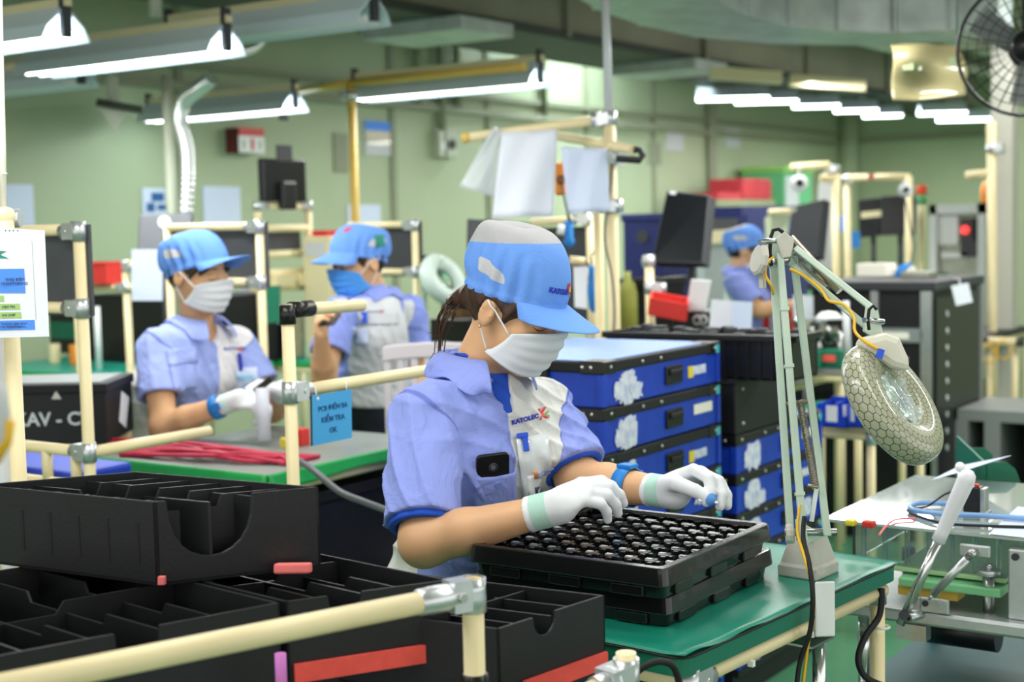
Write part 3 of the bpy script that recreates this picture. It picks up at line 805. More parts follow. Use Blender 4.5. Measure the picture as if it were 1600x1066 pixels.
    for i, sx in ((0, -1), (NU-1, 1)):
        for j, zz in ((2, .022), (NV-3, -.03)):
            p = o2[j*NU+i]; e = HL(sx*.082, -.012 if j == 2 else -.01, zz)
            pts = []
            for t in np.linspace(0, 1, 8):
                q = p*(1-t)+e*t; hit = bb.find_nearest(Vector(q)); a_, nn = np.array(hit[0]), np.array(hit[1])
                if np.dot(q-a_, nn) < .003: q = a_+nn*.003
                pts.append(q)
            obj('ear_loop', MB().tube(pts, .0017, 6), M['white'], mo)
    # --- gloves
    for k in 'RL':
        W = wrR if k == 'R' else wrL; E_ = elR if k == 'R' else elL; wd = nrm(W-E_); q = sp['hand'+k]
        if k in bare: continue
        cl = q.get('cuff', .04)
        def gl(P):
            d = hand_sdf(P, hands[k], W, wd, cl, .0305*s, .0016)
            return np.maximum(d, -((P-W.astype(np.float32))@wd.astype(np.float32))-cl)
        c = hands[k][0][0][0]
        aw = lambda P: (P-W.astype(np.float32))@wd.astype(np.float32)
        at_ = dict(cuff_band=lambda P: np.minimum(aw(P)+cl-.012, -(aw(P)+cl-.043)), cuff_edge=lambda P: -(aw(P)+cl-.011))
        if q.get('bluetip'):
            tip = hands[k][1][-1][0][-1].astype(np.float32); at_['tip'] = lambda P: .013-np.linalg.norm(P-tip, axis=1)
        sobj('glove', gl, c-.16, c+.16, .0026 if h < .0055 else .0045, glove_mat(sp.get('cuffk', 'mint'), sp.get('cuffc', '#b4dccb')), bo, attrs=at_, it=2, label='white knit work glove')
    if 'wristband' in sp:
        W, E_ = (wrR, elR) if sp['wristband'] == 'R' else (wrL, elL); t = sp.get('wb_t', .72); c = E_+(W-E_)*t; d = nrm(W-E_); r_ = sp.get('wb_r', .037)
        mb = MB().lathe(c-d*.014, d, [(r_-.002, 0), (r_+.0015, .001), (r_+.002, .014), (r_+.0005, .027), (r_-.002, .028)], 28)
        wb = obj('wrist_strap', mb, M['band_blue'], bo, label='blue antistatic wrist strap')
        q = sp.get('wb_up', up); obj('buckle', MB().obox(c+nrm(q)*(r_+.003), d*.017, nrm(np.cross(d, q))*.013, nrm(q)*.004), M['band_blue'], wb, bevel=.002)
    return dict(o=bo, bb=bb, sb=sb, shirt=st, tf=tf, tr=tr, up=up, nk=nk, HL=HL, hr=hr, hf=hf, hu=hu, hands=hands)

def cap(bo, hd, HL0, sp):
    ct, sn_ = math.cos(R(sp.get('tilt', 0))), math.sin(R(sp.get('tilt', 0)))
    HL = lambda x, y, z: HL0(x, y*ct-(z-.05)*sn_, .05+y*sn_+(z-.05)*ct)
    puff = sp.get('puff', 1.0)
    def pt(a, t):
        """a: azimuth (0 front), t: 0 band .. 1 crown"""
        c, sn = math.cos(a), math.sin(a); back = .5-.5*c
        bz = .069-.040*back**1.3+sp.get('bzo', 0)                                   # band is lower at the nape
        rx, ry = .0835, .104
        rho = max(0, math.cos(t*math.pi/2))**.56
        bul = 1+puff*(.13*math.sin(math.pi*min(1, t*1.15))*(.35+.75*back))
        hgt = ((.098+.02*back*(1-back)*2)*math.sin(t*math.pi/2)**.95+.034*back*math.sin(math.pi*t**1.3)**.9)*sp.get('ch', 1.0)
        if back < .35: hgt += .006*math.sin(min(1, t*1.6)*math.pi/2)*(1-back/.35)
        pleat = .0068*math.sin(a*19+1)*math.sin(math.pi*min(1, t*2.2+.12))**.5*(1-t)**1.5*min(1, max(0, back-.1)*5)
        pleat += .006*math.sin(a*5+.6)*(1-t)*t*2*min(1, back*2)
        r_ = rho*bul+pleat/.09
        dz = -.018*puff*math.sin(min(1, t*2.2)*math.pi)*max(0, back-.45)*2     # the puff sags behind
        return V3((sn*rx*r_, c*ry*r_-.012*puff*math.sin(t*math.pi)*1.2-.004-sp.get('lean', .02)*t**1.6, bz+hgt+dz))
    NU, NV = 112, 30
    mb = MB(); loc = []
    for j in range(NV):
        t = (j/(NV-1))**1.0
        for i in range(NU): loc.append(pt(2*math.pi*i/NU, t*.995))
    fs = [(j*NU+i, j*NU+(i+1) % NU, (j+1)*NU+(i+1) % NU, (j+1)*NU+i) for j in range(NV-1) for i in range(NU)]
    fs.append(tuple((NV-1)*NU+i for i in range(NU)))
    # elastic band below
    o = len(loc)
    for j in range(5):
        for i in range(NU):
            a = 2*math.pi*i/NU; p = pt(a, 0).copy(); back = .5-.5*math.cos(a); k = j/4
            p[2] -= .006+.016*k; f = 1+.02*math.sin(k*math.pi)+.016*math.sin(a*26)*min(1, max(0, back-.25)*3)*(k-.2)-.035*k*back; p[0] *= f; p[1] *= f; loc.append(p)
    fs += [(o+j*NU+(i+1) % NU, o+j*NU+i, o+(j+1)*NU+i, o+(j+1)*NU+(i+1) % NU) for j in range(4) for i in range(NU)]
    fs += [(i, o+i, o+(i+1) % NU, (i+1) % NU) for i in range(NU)]
    mb.add([HL(*p) for p in loc], fs, 0, True)
    co = obj('cap', mb, cap_mat(), bo, sub=1, solid=.0015, label=sp.get('cap_label', 'light blue work cap with grey mesh crown'))
    L = np.array(loc); me = co.data
    def put(k, vals): me.attributes.new(k, 'FLOAT', 'POINT').data.foreach_set('value', np.asarray(vals, np.float32))
    az = np.arctan2(np.abs(L[:, 0]), L[:, 1])
    put('mesh_top', np.minimum(L[:, 2]-(sp.get('gz', .146)+sp.get('gt', .024)*np.clip(L[:, 1]/.1, -1.2, 1.2)), .066-L[:, 1]))
    e = ((az-R(112))/R(27))**2+((L[:, 2]-.076+(az-R(112))*-.012)/.0165)**2
    put('side_vent', np.minimum((1-e)*.01, L[:, 2]-.064))
    put('front_seam', .0012-np.abs(np.abs(L[:, 0])-.05)*np.where(L[:, 1] > 0, 1, 9))
    # visor
    def vis(u, v):
        a = R(-66+132*u); b = pt(a, 0); b[2] -= .012; w = math.cos(a*.98)
        ln = .082*max(0, math.cos(a*1.3))**.5*sp.get('visor', 1.0)
        out = nrm((math.sin(a)*.35, 1, 0))
        p = b+out*ln*v; p[2] -= (.34*ln*v+.012*v)*(1)+.018*abs(math.sin(a))**2*v*1.2-sp.get('vlift', 0)*ln*v
        return HL(*p)
    obj('visor', MB().grid(vis, 41, 12), cap_mat(), co, solid=.003, sub=1)
    bvh = bvh_of(co)
    R3 = lambda v: hd['s']*(hd['A'].T@V3(v))
    if sp.get('cap_logo'):
        az_ = R(sp['cap_logo'][0])
        def put_logo(name, txt, az_, zz, size, m, off=.0008):
            dirn = nrm(R3((math.sin(az_), math.cos(az_), .05))); c = HL(math.sin(az_)*.1, math.cos(az_)*.12, zz); ay = nrm(R3((0, 0, 1))); ax = nrm(np.cross(ay, dirn)); ay = np.cross(dirn, ax)
            text_on(name, txt, size, c, ax, ay, m, co, offset=off, bvh=bvh, lift=.0018)
        put_logo('cap_lettering', 'KATOLEC', R(sp['cap_logo'][0]), sp['cap_logo'][1], sp['cap_logo'][2], M['ink_blue'])
        for j, (m_, ch) in enumerate((('red', 'K'), ('yellow', '\u25E3' if False else '<'), ('green_box', '.'))):
            put_logo('cap_emblem', ch, R(sp['cap_logo'][0]-22-j*3), sp['cap_logo'][1]+(.004, .002, -.002)[j], sp['cap_logo'][2]*(2.1, 1.4, 2.4)[j], M[m_], .0012)
    if sp.get('cap_patch'):
        a0 = R(sp['cap_patch']); dirn = nrm(R3((math.sin(a0), math.cos(a0), .15))); c = HL(math.sin(a0)*.1, math.cos(a0)*.12, .085)
        drape('cap_patch', c, np.cross((0, 0, 1), dirn), (0, 0, 1), .042, .045, bvh, M['star_green'], co, dirn, label='green cloth patch')
        c = HL(-.03, .12, .11); drape('cap_emblem', c, hd['A'][0]*-1, hd['A'][2], .02, .01, bvh, M['red'], co, hd['A'][1])
def drape(name, c, ax, ay, w, h, bvh, m, parent, n=None, lift=.003, nu=10, nv=10, solid=.002, shape=None, label=None, bow=0.):
    ax = nrm(ax); ay = nrm(ay); n = nrm(np.cross(ax, ay)) if n is None else nrm(n); c = V3(c)
    def fn(u, v):
        x, y = (u-.5)*w, (v-.5)*h
        if shape: x, y = shape(u, v, w, h)
        p = c+ax*x+ay*y; hit = bvh.ray_cast(Vector(p+n*.12), Vector(-n), .3)
        q = np.array(hit[0]) if hit[0] is not None else p
        return q+n*(lift+bow*(1-(2*u-1)**2)*(1 if v > .5 else v*2))
    return obj(name, MB().grid(fn, nu, nv), m, parent, solid=solid, label=label)
POSES['flat'] = dict(i=(3,(26,34,20)), m=(0,(30,38,22)), r=(-2,(36,40,24)), p=(-5,(42,40,24)), t=((.02,.022,-.004),(.05,.04,-.022),(.078,.04,-.038),(.1,.034,-.046)))
def cdir(x, y, z):
    """direction from the photograph's axes: right, up, towards the camera"""
    return nrm(RT*x+UP*y-FW*z)
def face_dir(yaw, pitch):
    """heading from the picture's right turned towards the camera by yaw, lowered by pitch"""
    a, p = R(yaw), R(pitch); hr_ = nrm((RT[0], RT[1], 0)); hb = -nrm((FW[0], FW[1], 0))
    return nrm((hr_*math.cos(a)+hb*math.sin(a))*math.cos(p)-V3((0, 0, 1))*math.sin(p))
def worker_main():
    tf = face_dir(50, 0); ms = (D(660, 652, 2.66)+D(846, 640, 2.88))/2; pel = V3((ms[0]-tf[0]*.125, ms[1]-tf[1]*.125, .69))
    sp = dict(label='person in light blue cap and lavender shirt, white mask, gloved hands over black tray', tf=tf, h=.0048, s=.98, hs=.95, lean=.03, gz=.150, seam_off=.012, vlift=.38, placket=.006,
        shR=D(660, 652, 2.66), shL=D(846, 640, 2.88), elR=D(662, 848, 2.54), elL=D(905, 752, 2.80), wrR=D(850, 798, 2.475), wrL=D(1034, 768, 2.66),
        pel=pel, neck=D(739, 572, 2.78), head=D(798, 486, 2.73), hf=face_dir(30, 27), kneeR=pel+V3((-.12, -.42, -.03)), kneeL=pel+V3((.12, -.42, -.03)),
        ankR=V3((2.04, 1.42, .23)), ankL=V3((2.28, 1.42, .23)), hem=.66, floor=.15, seed=1, tee=True, sleeve=.84, bangs=True, bun=True, wisps=16, hair_k='hair_brown',
        handR=dict(F=cdir(.87, .44, .0), N=cdir(-.3, .85, .5), pose='flat', cuff=.03, s=.93), handL=dict(F=cdir(.8, .42, .35), N=cdir(.35, .9, -.25), pose='pinch', cuff=.03, bluetip=True),
        wristband='L', wb_t=.60, wb_r=.0375, gt=.045, cap_logo=(14, .093, .0125), cuffk='mint', cuffc='#b9e0d0', mask_label='white pleated face mask', visor=1.08)
    w = person(sp)
    # earring, chest pocket, badge, lettering
    tr, up, sb, st, nk = w['tr'], w['up'], w['sb'], w['shirt'], w['nk']
    obj('earring', MB().ball(w['HL'](.083, -.008, -.033), .0026, 8), M['gold'], w['o'])
    v = nrm(-FW)
    n = nrm(tf+tr*.45)
    ax = nrm(np.cross(up, n)); ay = nrm(np.cross(n, ax))
    hit = sb.ray_cast(Vector(D(768, 722, 2.3)), Vector(ray(768, 722)), 1); pp = np.array(hit[0])
    ph = thing('smartphone', 'black smartphone sticking out of the breast pocket of the lavender shirt', 'phone', pp)
    h2 = sb.ray_cast(Vector(D(770, 806, 2.3)), Vector(ray(770, 806)), 1); pu = nrm(np.array(hit[0])-np.array(h2[0])); pn = nrm(n-pu*np.dot(n, pu)); pu = nrm(pu-.02*np.cross(pn, pu)); pn = nrm(n-pu*np.dot(n, pu)); px = np.cross(pu, pn)
    pb = MB(); W_, H_ = .0315, .066; c0 = pp-pu*.046+pn*.007
    prof = [(W_*sx-(.009 if True else 0)*sx+.009*math.cos(t), H_*sy-.009*sy+.009*math.sin(t)) for sx, sy, t0 in ((1,1,0),(-1,1,90),(-1,-1,180),(1,-1,270)) for t in [R(t0+k*22.5) for k in range(5)]]
    pb.prism([c0+px*a+pu*b-pn*.004 for a, b in prof], pn*.008)
    obj('phone_case', pb, M['black_plastic'], ph, bevel=.002)
    lc = c0+pu*(H_-.026)+pn*.0045; obj('camera_lens', MB().cyl(lc, lc+pn*.0015, .0048, 16), M['chrome'], ph); obj('camera_ring', MB().lathe(lc, pn, [(.009, 0), (.009, .0008), (.006, .0008)], 20), M['dark_grey'], ph)
    def pk(u, v):
        x, y = (u-.5)*.094, -.075+.100*v; e = abs(2*u-1); f = max(0, e-.72)/.28
        return c0+px*(x+.003)+pu*(y-.004*(1-e)*(v > .9))+pn*(.0062-.022*f*f)
    po = obj('chest_pocket', MB().grid(pk, 25, 16), SHIRT['a'], st, solid=.0022, label='breast pocket')
    bp = pk(.56, .80); obj('pocket_button', MB().cyl(bp, bp+pn*.004, .0062, 16), mat('button_blue', '#7f95d8', .3), po)
    # badge on the white panel
    def onshirt(px, py):
        h_ = sb.ray_cast(Vector(D(px, py, 2.2)), Vector(ray(px, py)), 1.2); return np.array(h_[0]), nrm(h_[1])
    c, nn = onshirt(838, 735); ba = nrm(cdir(.97, .12, -.1)); bu = nrm(cdir(-.13, 1, 0)); n2 = -FW
    bd = drape('badge_holder', c, ba, bu, .06, .13, sb, mat('clear_vinyl', '#dfe4e6', .12, coat=.6), st, n2, lift=.006, label='clear vinyl badge holder')
    c2, _ = onshirt(846, 762); card = drape('badge_card', c2, ba, bu, .05, .07, sb, M['white'], bd, n2, lift=.0085)
    c3, _ = onshirt(852, 738); drape('badge_stripe', c3, ba, bu, .034, .012, sb, mat('badge_stripe', '#a8b8e4', .5), card, n2, lift=.0105)
    for (qx, qy, cc_) in ((838, 742, 'orange'), (840, 766, 'ink_dark'), (862, 758, 'light_grey'), (856, 772, 'paper_blue')):
        c3, _ = onshirt(qx, qy); drape('badge_print', c3, ba, bu, .009, .014, sb, M[cc_], card, n2, lift=.0105, nu=3, nv=3)
    c4, n4 = onshirt(821, 690)
    cb = MB(); c4 = c4+n2*.008; cb.obox(c4-bu*.002, ba*.0055, bu*.016, n2*.004); cb.obox(c4-ba*.004+bu*.013, ba*.011, bu*.0045, n2*.005)
    obj('badge_clip', cb, mat('clip_blue', '#1f55d8', .35), bd, bevel=.0015, label='bright blue badge clip')
    c5, n5 = onshirt(824, 655); text_on('shirt_lettering', 'KATOLEC', .0118, c5-ba*.004, nrm(cdir(.96, .2, 0)), bu, M['ink_blue'], st, offset=.0007, bvh=sb, lift=.002)
    c6, n6 = onshirt(848, 647)
    for k, (ch, mk_, sz, dx, dy) in enumerate((('K', 'red', .028, .0, 0), ('<', 'green_box', .02, .007, -.003), ('.', 'yellow', .03, .009, .008))):
        text_on('shirt_emblem', ch, sz, c6+ba*dx+bu*dy, nrm(cdir(.96, .2, 0)), bu, M[mk_], st, offset=.0012, bvh=sb, lift=.002)
    # small component pinched in the left hand
    ip = w['hands']['L'][1][-1][0][-1]; it = w['hands']['L'][1][0][0][-1]; m_ = (ip+it)/2
    tag(obj('metal_component', MB().obox(m_, cdir(1, -.1, .2)*.018, cdir(.1, 1, 0)*.003, cdir(-.2, 0, 1)*.006), M['metal_part'], at=m_, bevel=.001), 'small shiny metal part pinched in the gloved far hand', 'component')
    return w
def worker_inspector():
    tf = face_dir(40, 0); pel = V3((3.28, 3.78, .70))
    sp = dict(label='person in light blue cap and white mask holding a black gripped tool over red cables', tf=tf, h=.006, s=1.0, hs=1.04,
        shR=D(245, 545, 4.62), shL=D(372, 542, 4.85), elR=D(255, 668, 4.52), elL=D(425, 640, 4.80), wrR=D(362, 628, 4.42), wrL=D(442, 612, 4.55),
        pel=pel, neck=D(310, 507, 4.75), head=D(306, 432, 4.70), tilt=17, gz=.142, ch=.84, bzo=-.010, seam_off=.012, hf=face_dir(24, 12), kneeR=pel+V3((-.12, -.42, -.03)), kneeL=pel+V3((.12, -.42, -.03)),
        ankR=V3((3.16, 3.40, .23)), ankL=V3((3.40, 3.40, .23)), hem=.62, floor=.15, seed=2, sleeve=.62, fold=.006,
        handR=dict(F=cdir(.95, .0, .2), N=cdir(.0, .9, .4), pose='hold', cuff=.04), handL=dict(F=cdir(-.55, .25, .6), N=cdir(.2, .9, .2), pose='hold', cuff=.05),
        wristband='R', wb_t=.8, wb_r=.036, wb_up=-FW, cuffk='plain', cuffc='#d9ece6', whitec='#eceaec', blue='#a0b0ee', cloth='b', vlift=.5, mask_label='white face mask', puff=1.05)
    w = person(sp); sb, st, tr, up = w['sb'], w['shirt'], w['tr'], w['up']
    n = nrm(tf+tr*.3); ax = nrm(np.cross(up, n)); ay = np.cross(n, ax)
    drape('pocket_flap', D(305, 560, 4.5), ax, ay, .115, .05, sb, SHIRT['b'], st, n, lift=.006, label='breast pocket flap')
    drape('chest_pocket', D(304, 590, 4.5), ax, ay, .105, .1, sb, SHIRT['b'], st, n, lift=.003)
    def on(px, py):
        h_ = sb.ray_cast(Vector(D(px, py, 4.0)), Vector(ray(px, py)), 1.6); return np.array(h_[0])
    ba, bu = cdir(1, .05, 0), cdir(-.12, 1, 0)
    if True:
        bd = drape('badge_holder', on(386, 598), ba, bu, .075, .1, sb, M['paper_blue'], st, -FW, lift=.006); drape('badge_stripe', on(384, 590), ba, bu, .06, .016, sb, mat('badge_teal', '#8fc6e8', .5), bd, -FW, lift=.009)
        c = on(376, 566)-FW*.008; obj('badge_clip', MB().obox(c, ba*.006, bu*.03, FW*.004), M['ink_blue'], bd)
        text_on('shirt_lettering', 'KATOLEC', .014, on(368, 545), ba, bu, M['ink_blue'], st, offset=.0005, bvh=sb, lift=.002)
        text_on('shirt_emblem', 'K', .02, on(376, 547), ba, bu, M['red'], st, offset=.0008, bvh=sb, lift=.003)
    tip = D(412, 610, 4.36)
    t = thing('plug_gauge', 'clear plastic cylinder tool with black grip held over the red cables', 'tool', D(412, 690, 4.36))
    obj('cylinder', MB().cyl(D(413, 688, 4.36), D(409, 606, 4.36), .021, 20, cap=True), mat('frosted_tube', '#dfe2ee', .3, alpha=.75), t)
    obj('grip', MB().bar(D(398, 612, 4.36), D(424, 592, 4.36), .016, .02), M['black_joint'], t); obj('pin', MB().cyl(D(402, 606, 4.36), D(402, 618, 4.36), .005, 8), M['black_joint'], t)
    return w
def worker_phone():
    tf = -face_dir(-42, 0); tf = nrm(-nrm((RT[0], RT[1], 0))*math.cos(R(48))-nrm((FW[0], FW[1], 0))*math.sin(R(48)))
    hf = nrm(nrm(-V3((RT[0], RT[1], 0))*math.cos(R(38))-V3((FW[0], FW[1], 0))*math.sin(R(38)))*math.cos(R(14))-V3((0,0,1))*math.sin(R(14)))
    pc = D(588, 640, 5.35); pel = V3((pc[0], pc[1], .80))
    kn = V3((0, 0, -.38)); 
    tr = np.cross(tf, (0, 0, 1))
    sp = dict(label='person in blue cap and bright blue mask standing with a phone in raised hand', tf=tf, h=.0065, s=.97, hs=1.03,
        shR=D(528, 492, 5.12), shL=D(640, 488, 5.42), elR=D(506, 590, 5.0), elL=D(652, 590, 5.5), wrR=D(502, 532, 4.88), wrL=D(630, 640, 5.3),
        pel=pel, neck=D(592, 462, 5.33), head=D(563, 413, 5.25), hf=hf, kneeR=pel+tr*.09+kn+tf*.03, kneeL=pel-tr*.09+kn+tf*.03, ankR=pel+tr*.1+V3((0,0,-.72)), ankL=pel-tr*.1+V3((0,0,-.72)),
        hem=.80, floor=.0, seed=3, sleeve=.62, fold=.006, handR=dict(F=cdir(-.05, .8, .3), N=cdir(-.9, .1, -.2), pose='hold', s=.95), handL=dict(F=cdir(-.5, -.7, .3), N=cdir(.3, .3, .8), pose='rest', s=.95), bare=('R', 'L'),
        mask='mask_blue', mask_label='bright blue face mask', whitec='#cfd2d6', blue='#8d9de6', cloth='c', cap_patch=-112, vlift=.12, tilt=13, gz=.16, ch=.82, bzo=-.010)
    w = person(sp); sb, st = w['sb'], w['shirt']
    def on(px, py):
        h_ = sb.ray_cast(Vector(D(px, py, 4.6)), Vector(ray(px, py)), 1.6); return np.array(h_[0]) if h_[0] is not None else D(px, py, 5.2)
    ba, bu = cdir(1, .02, 0), cdir(-.05, 1, 0)
    drape('pocket_flap', on(592, 498), ba, bu, .14, .04, sb, mat('panel_grey', '#c6c9ce', .85), st, -FW, lift=.006)
    bd = drape('badge_holder', on(565, 525), ba, bu, .05, .06, sb, M['paper_blue'], st, -FW, lift=.007); c = on(569, 496)-FW*.01; obj('badge_clip', MB().obox(c, ba*.012, bu*.02, FW*.004), mat('clip_blue', '#1f55d8', .35), bd)
    text_on('shirt_lettering', 'KATOLEC', .013, on(586, 488), ba, bu, M['ink_dark'], st, offset=.0004, bvh=sb, lift=.003); text_on('shirt_emblem', 'K', .02, on(598, 488), ba, bu, M['red'], st, offset=.0006, bvh=sb, lift=.003)
    hp = w['hands']['R'][1]; pc = (hp[1][0][2]+hp[1][0][4]+hp[4][0][3])/3+FW*0-RT*-.0
    ph = thing('smartphone', 'dark smartphone held up in the hand of the standing person', 'phone', pc)
    obj('phone_case', MB().obox(pc, cdir(.75, .05, .6)*.036, nrm(cdir(.25, .55, -.6))*.07, np.cross(cdir(.75, .05, .6), nrm(cdir(.25, .55, -.6)))*.004), M['black_plastic'], ph, bevel=.002)
    return w
def worker_far():
    tf = face_dir(8, 0); pc = D(1155, 520, 8.2); pel = V3((pc[0], pc[1], .66))
    sp = dict(label='person in light blue cap seen side on at far bench, reaching over red box', tf=tf, h=.008, s=1.0, hs=1.04,
        shR=D(1150, 442, 8.05), shL=D(1165, 442, 8.32), elR=D(1186, 485, 7.95), elL=D(1195, 482, 8.35), wrR=D(1234, 478, 8.0), wrL=D(1238, 476, 8.3),
        pel=pel, neck=D(1152, 424, 8.2), head=D(1163, 393, 8.2), hf=face_dir(5, 12), kneeR=pel+tf*.4+V3((-.09, 0, -.03)), kneeL=pel+tf*.4+V3((.09, 0, -.03)), ankR=pel+tf*.4+V3((-.09, 0, -.45)), ankL=pel+tf*.4+V3((.09, 0, -.45)),
        hem=.60, floor=.13, seed=4, sleeve=.8, fold=.005, handR=dict(F=cdir(1, .1, .1), N=cdir(0, 1, .2), pose='hold'), handL=dict(F=cdir(1, .1, .1), N=cdir(0, 1, .2), pose='hold'), bare=('R', 'L'),
        whitec='#dfe8e4', cloth='d', vlift=.5, tilt=14, ch=.85, bzo=-.01, gz=.14)
    return person(sp)
# ---------------------------------------------------------------- foreground
def panel_box(name, label, c0, c1, dep, z0, z1, across=4, along=0, notch=None, cat='box', group=None, strip=None, t=.005, slots=0, tabs=True):
    """corrugated black tray: c0-c1 is the near face, dep the depth vector; open top with divider sheets"""
    c0 = V3(c0)[:2]; c1 = V3(c1)[:2]; dep = V3(dep)[:2]
    P = lambda u, v, z: V3((*(c0+(c1-c0)*u+dep*v), z))
    th = thing(name, label, cat, P(.5, .5, z0), group)
    u_ = np.append(nrm(c1-c0), 0); v_ = np.append(nrm(dep), 0); H = z1-z0
    def wall(nm, A, B, nv, poly=None):
        L = np.linalg.norm(B-A); d = (B-A)/L
        pl = poly(L) if poly else [(0, 0), (L, 0), (L, H), (0, H)]
        obj(nm, MB().prism([A+d*a+V3((0, 0, b)) for a, b in pl], nv*t), M['black_board'], th, bevel=.0012)
    def np_(L):
        if not notch: return [(0, 0), (L, 0), (L, H), (0, H)]
        c, w, dp = notch; pts = [(0, 0), (L, 0), (L, H), (L*c+w, H)]
        for k in range(1, 12): a = math.pi*k/12; pts.append((L*c+w*math.cos(a)*.98, H-dp*math.sin(a)**.75))
        return pts+[(L*c-w, H), (0, H)]
    wall('front_panel', P(0, 0, z0), P(1, 0, z0), v_, np_); wall('back_panel', P(0, 1, z0), P(1, 1, z0), -v_)
    wall('side_panel', P(0, 0, z0), P(0, 1, z0), u_); wall('side_panel', P(1, 0, z0), P(1, 1, z0), -u_)
    obj('bottom_panel', MB().prism([P(0, 0, z0), P(1, 0, z0), P(1, 1, z0), P(0, 1, z0)], (0, 0, .004)), M['black_board'], th)
    for k in range(1, across):
        u = k/across; L = np.linalg.norm(dep); d = np.append(dep/L, 0); A = P(u, 0, z0); hh = H*.93
        pl = [(.006, .004), (L-.006, .004), (L-.006, hh), (L*.72, hh), (L*.70, hh*.86), (L*.3, hh*.86), (L*.28, hh), (.006, hh)]
        obj('divider', MB().prism([A+d*a+V3((0, 0, b)) for a, b in pl], u_*.004), M['black_board'], th)
    for k in range(1, along):
        v = k/along; A = P(0, v, z0); L = np.linalg.norm(c1-c0); hh = H*.95
        pl = [(.006, .004), (L-.006, .004), (L-.006, hh), (L*.6, hh), (L*.57, hh*.84), (L*.2, hh*.84), (L*.17, hh), (.006, hh)]
        obj('divider', MB().prism([A+u_*a+V3((0, 0, b)) for a, b in pl], v_*.004), M['black_board'], th)
    if strip:
        a, b, h0, h1 = strip; n = -np.cross(u_, (0, 0, 1))
        n = n if np.dot(n, v_) < 0 else -n
        q = [P(a, 0, z0+h0)+n*.001, P(b, 0, z0+h0)+n*.001, P(b, 0, z0+h1)+n*.001, P(a, 0, z0+h1)+n*.001]
        obj('foam_strip', MB().prism(q, n*.006), M['red_foam'], th, label='red foam strip')
    for k in range(slots):
        v = (k+.6)/(slots+.25); q = P(0, v, z0)-u_*.0005
        obj('slot', MB().box((0,0,0),(0.001,.001,.001)) if False else MB().prism([q+v_*.003+V3((0, 0, H*.22)), q-v_*.003+V3((0, 0, H*.22)), q-v_*.003+V3((0, 0, H*.74)), q+v_*.003+V3((0, 0, H*.74))], -u_*.0012), M['rubber'], th)
    return th
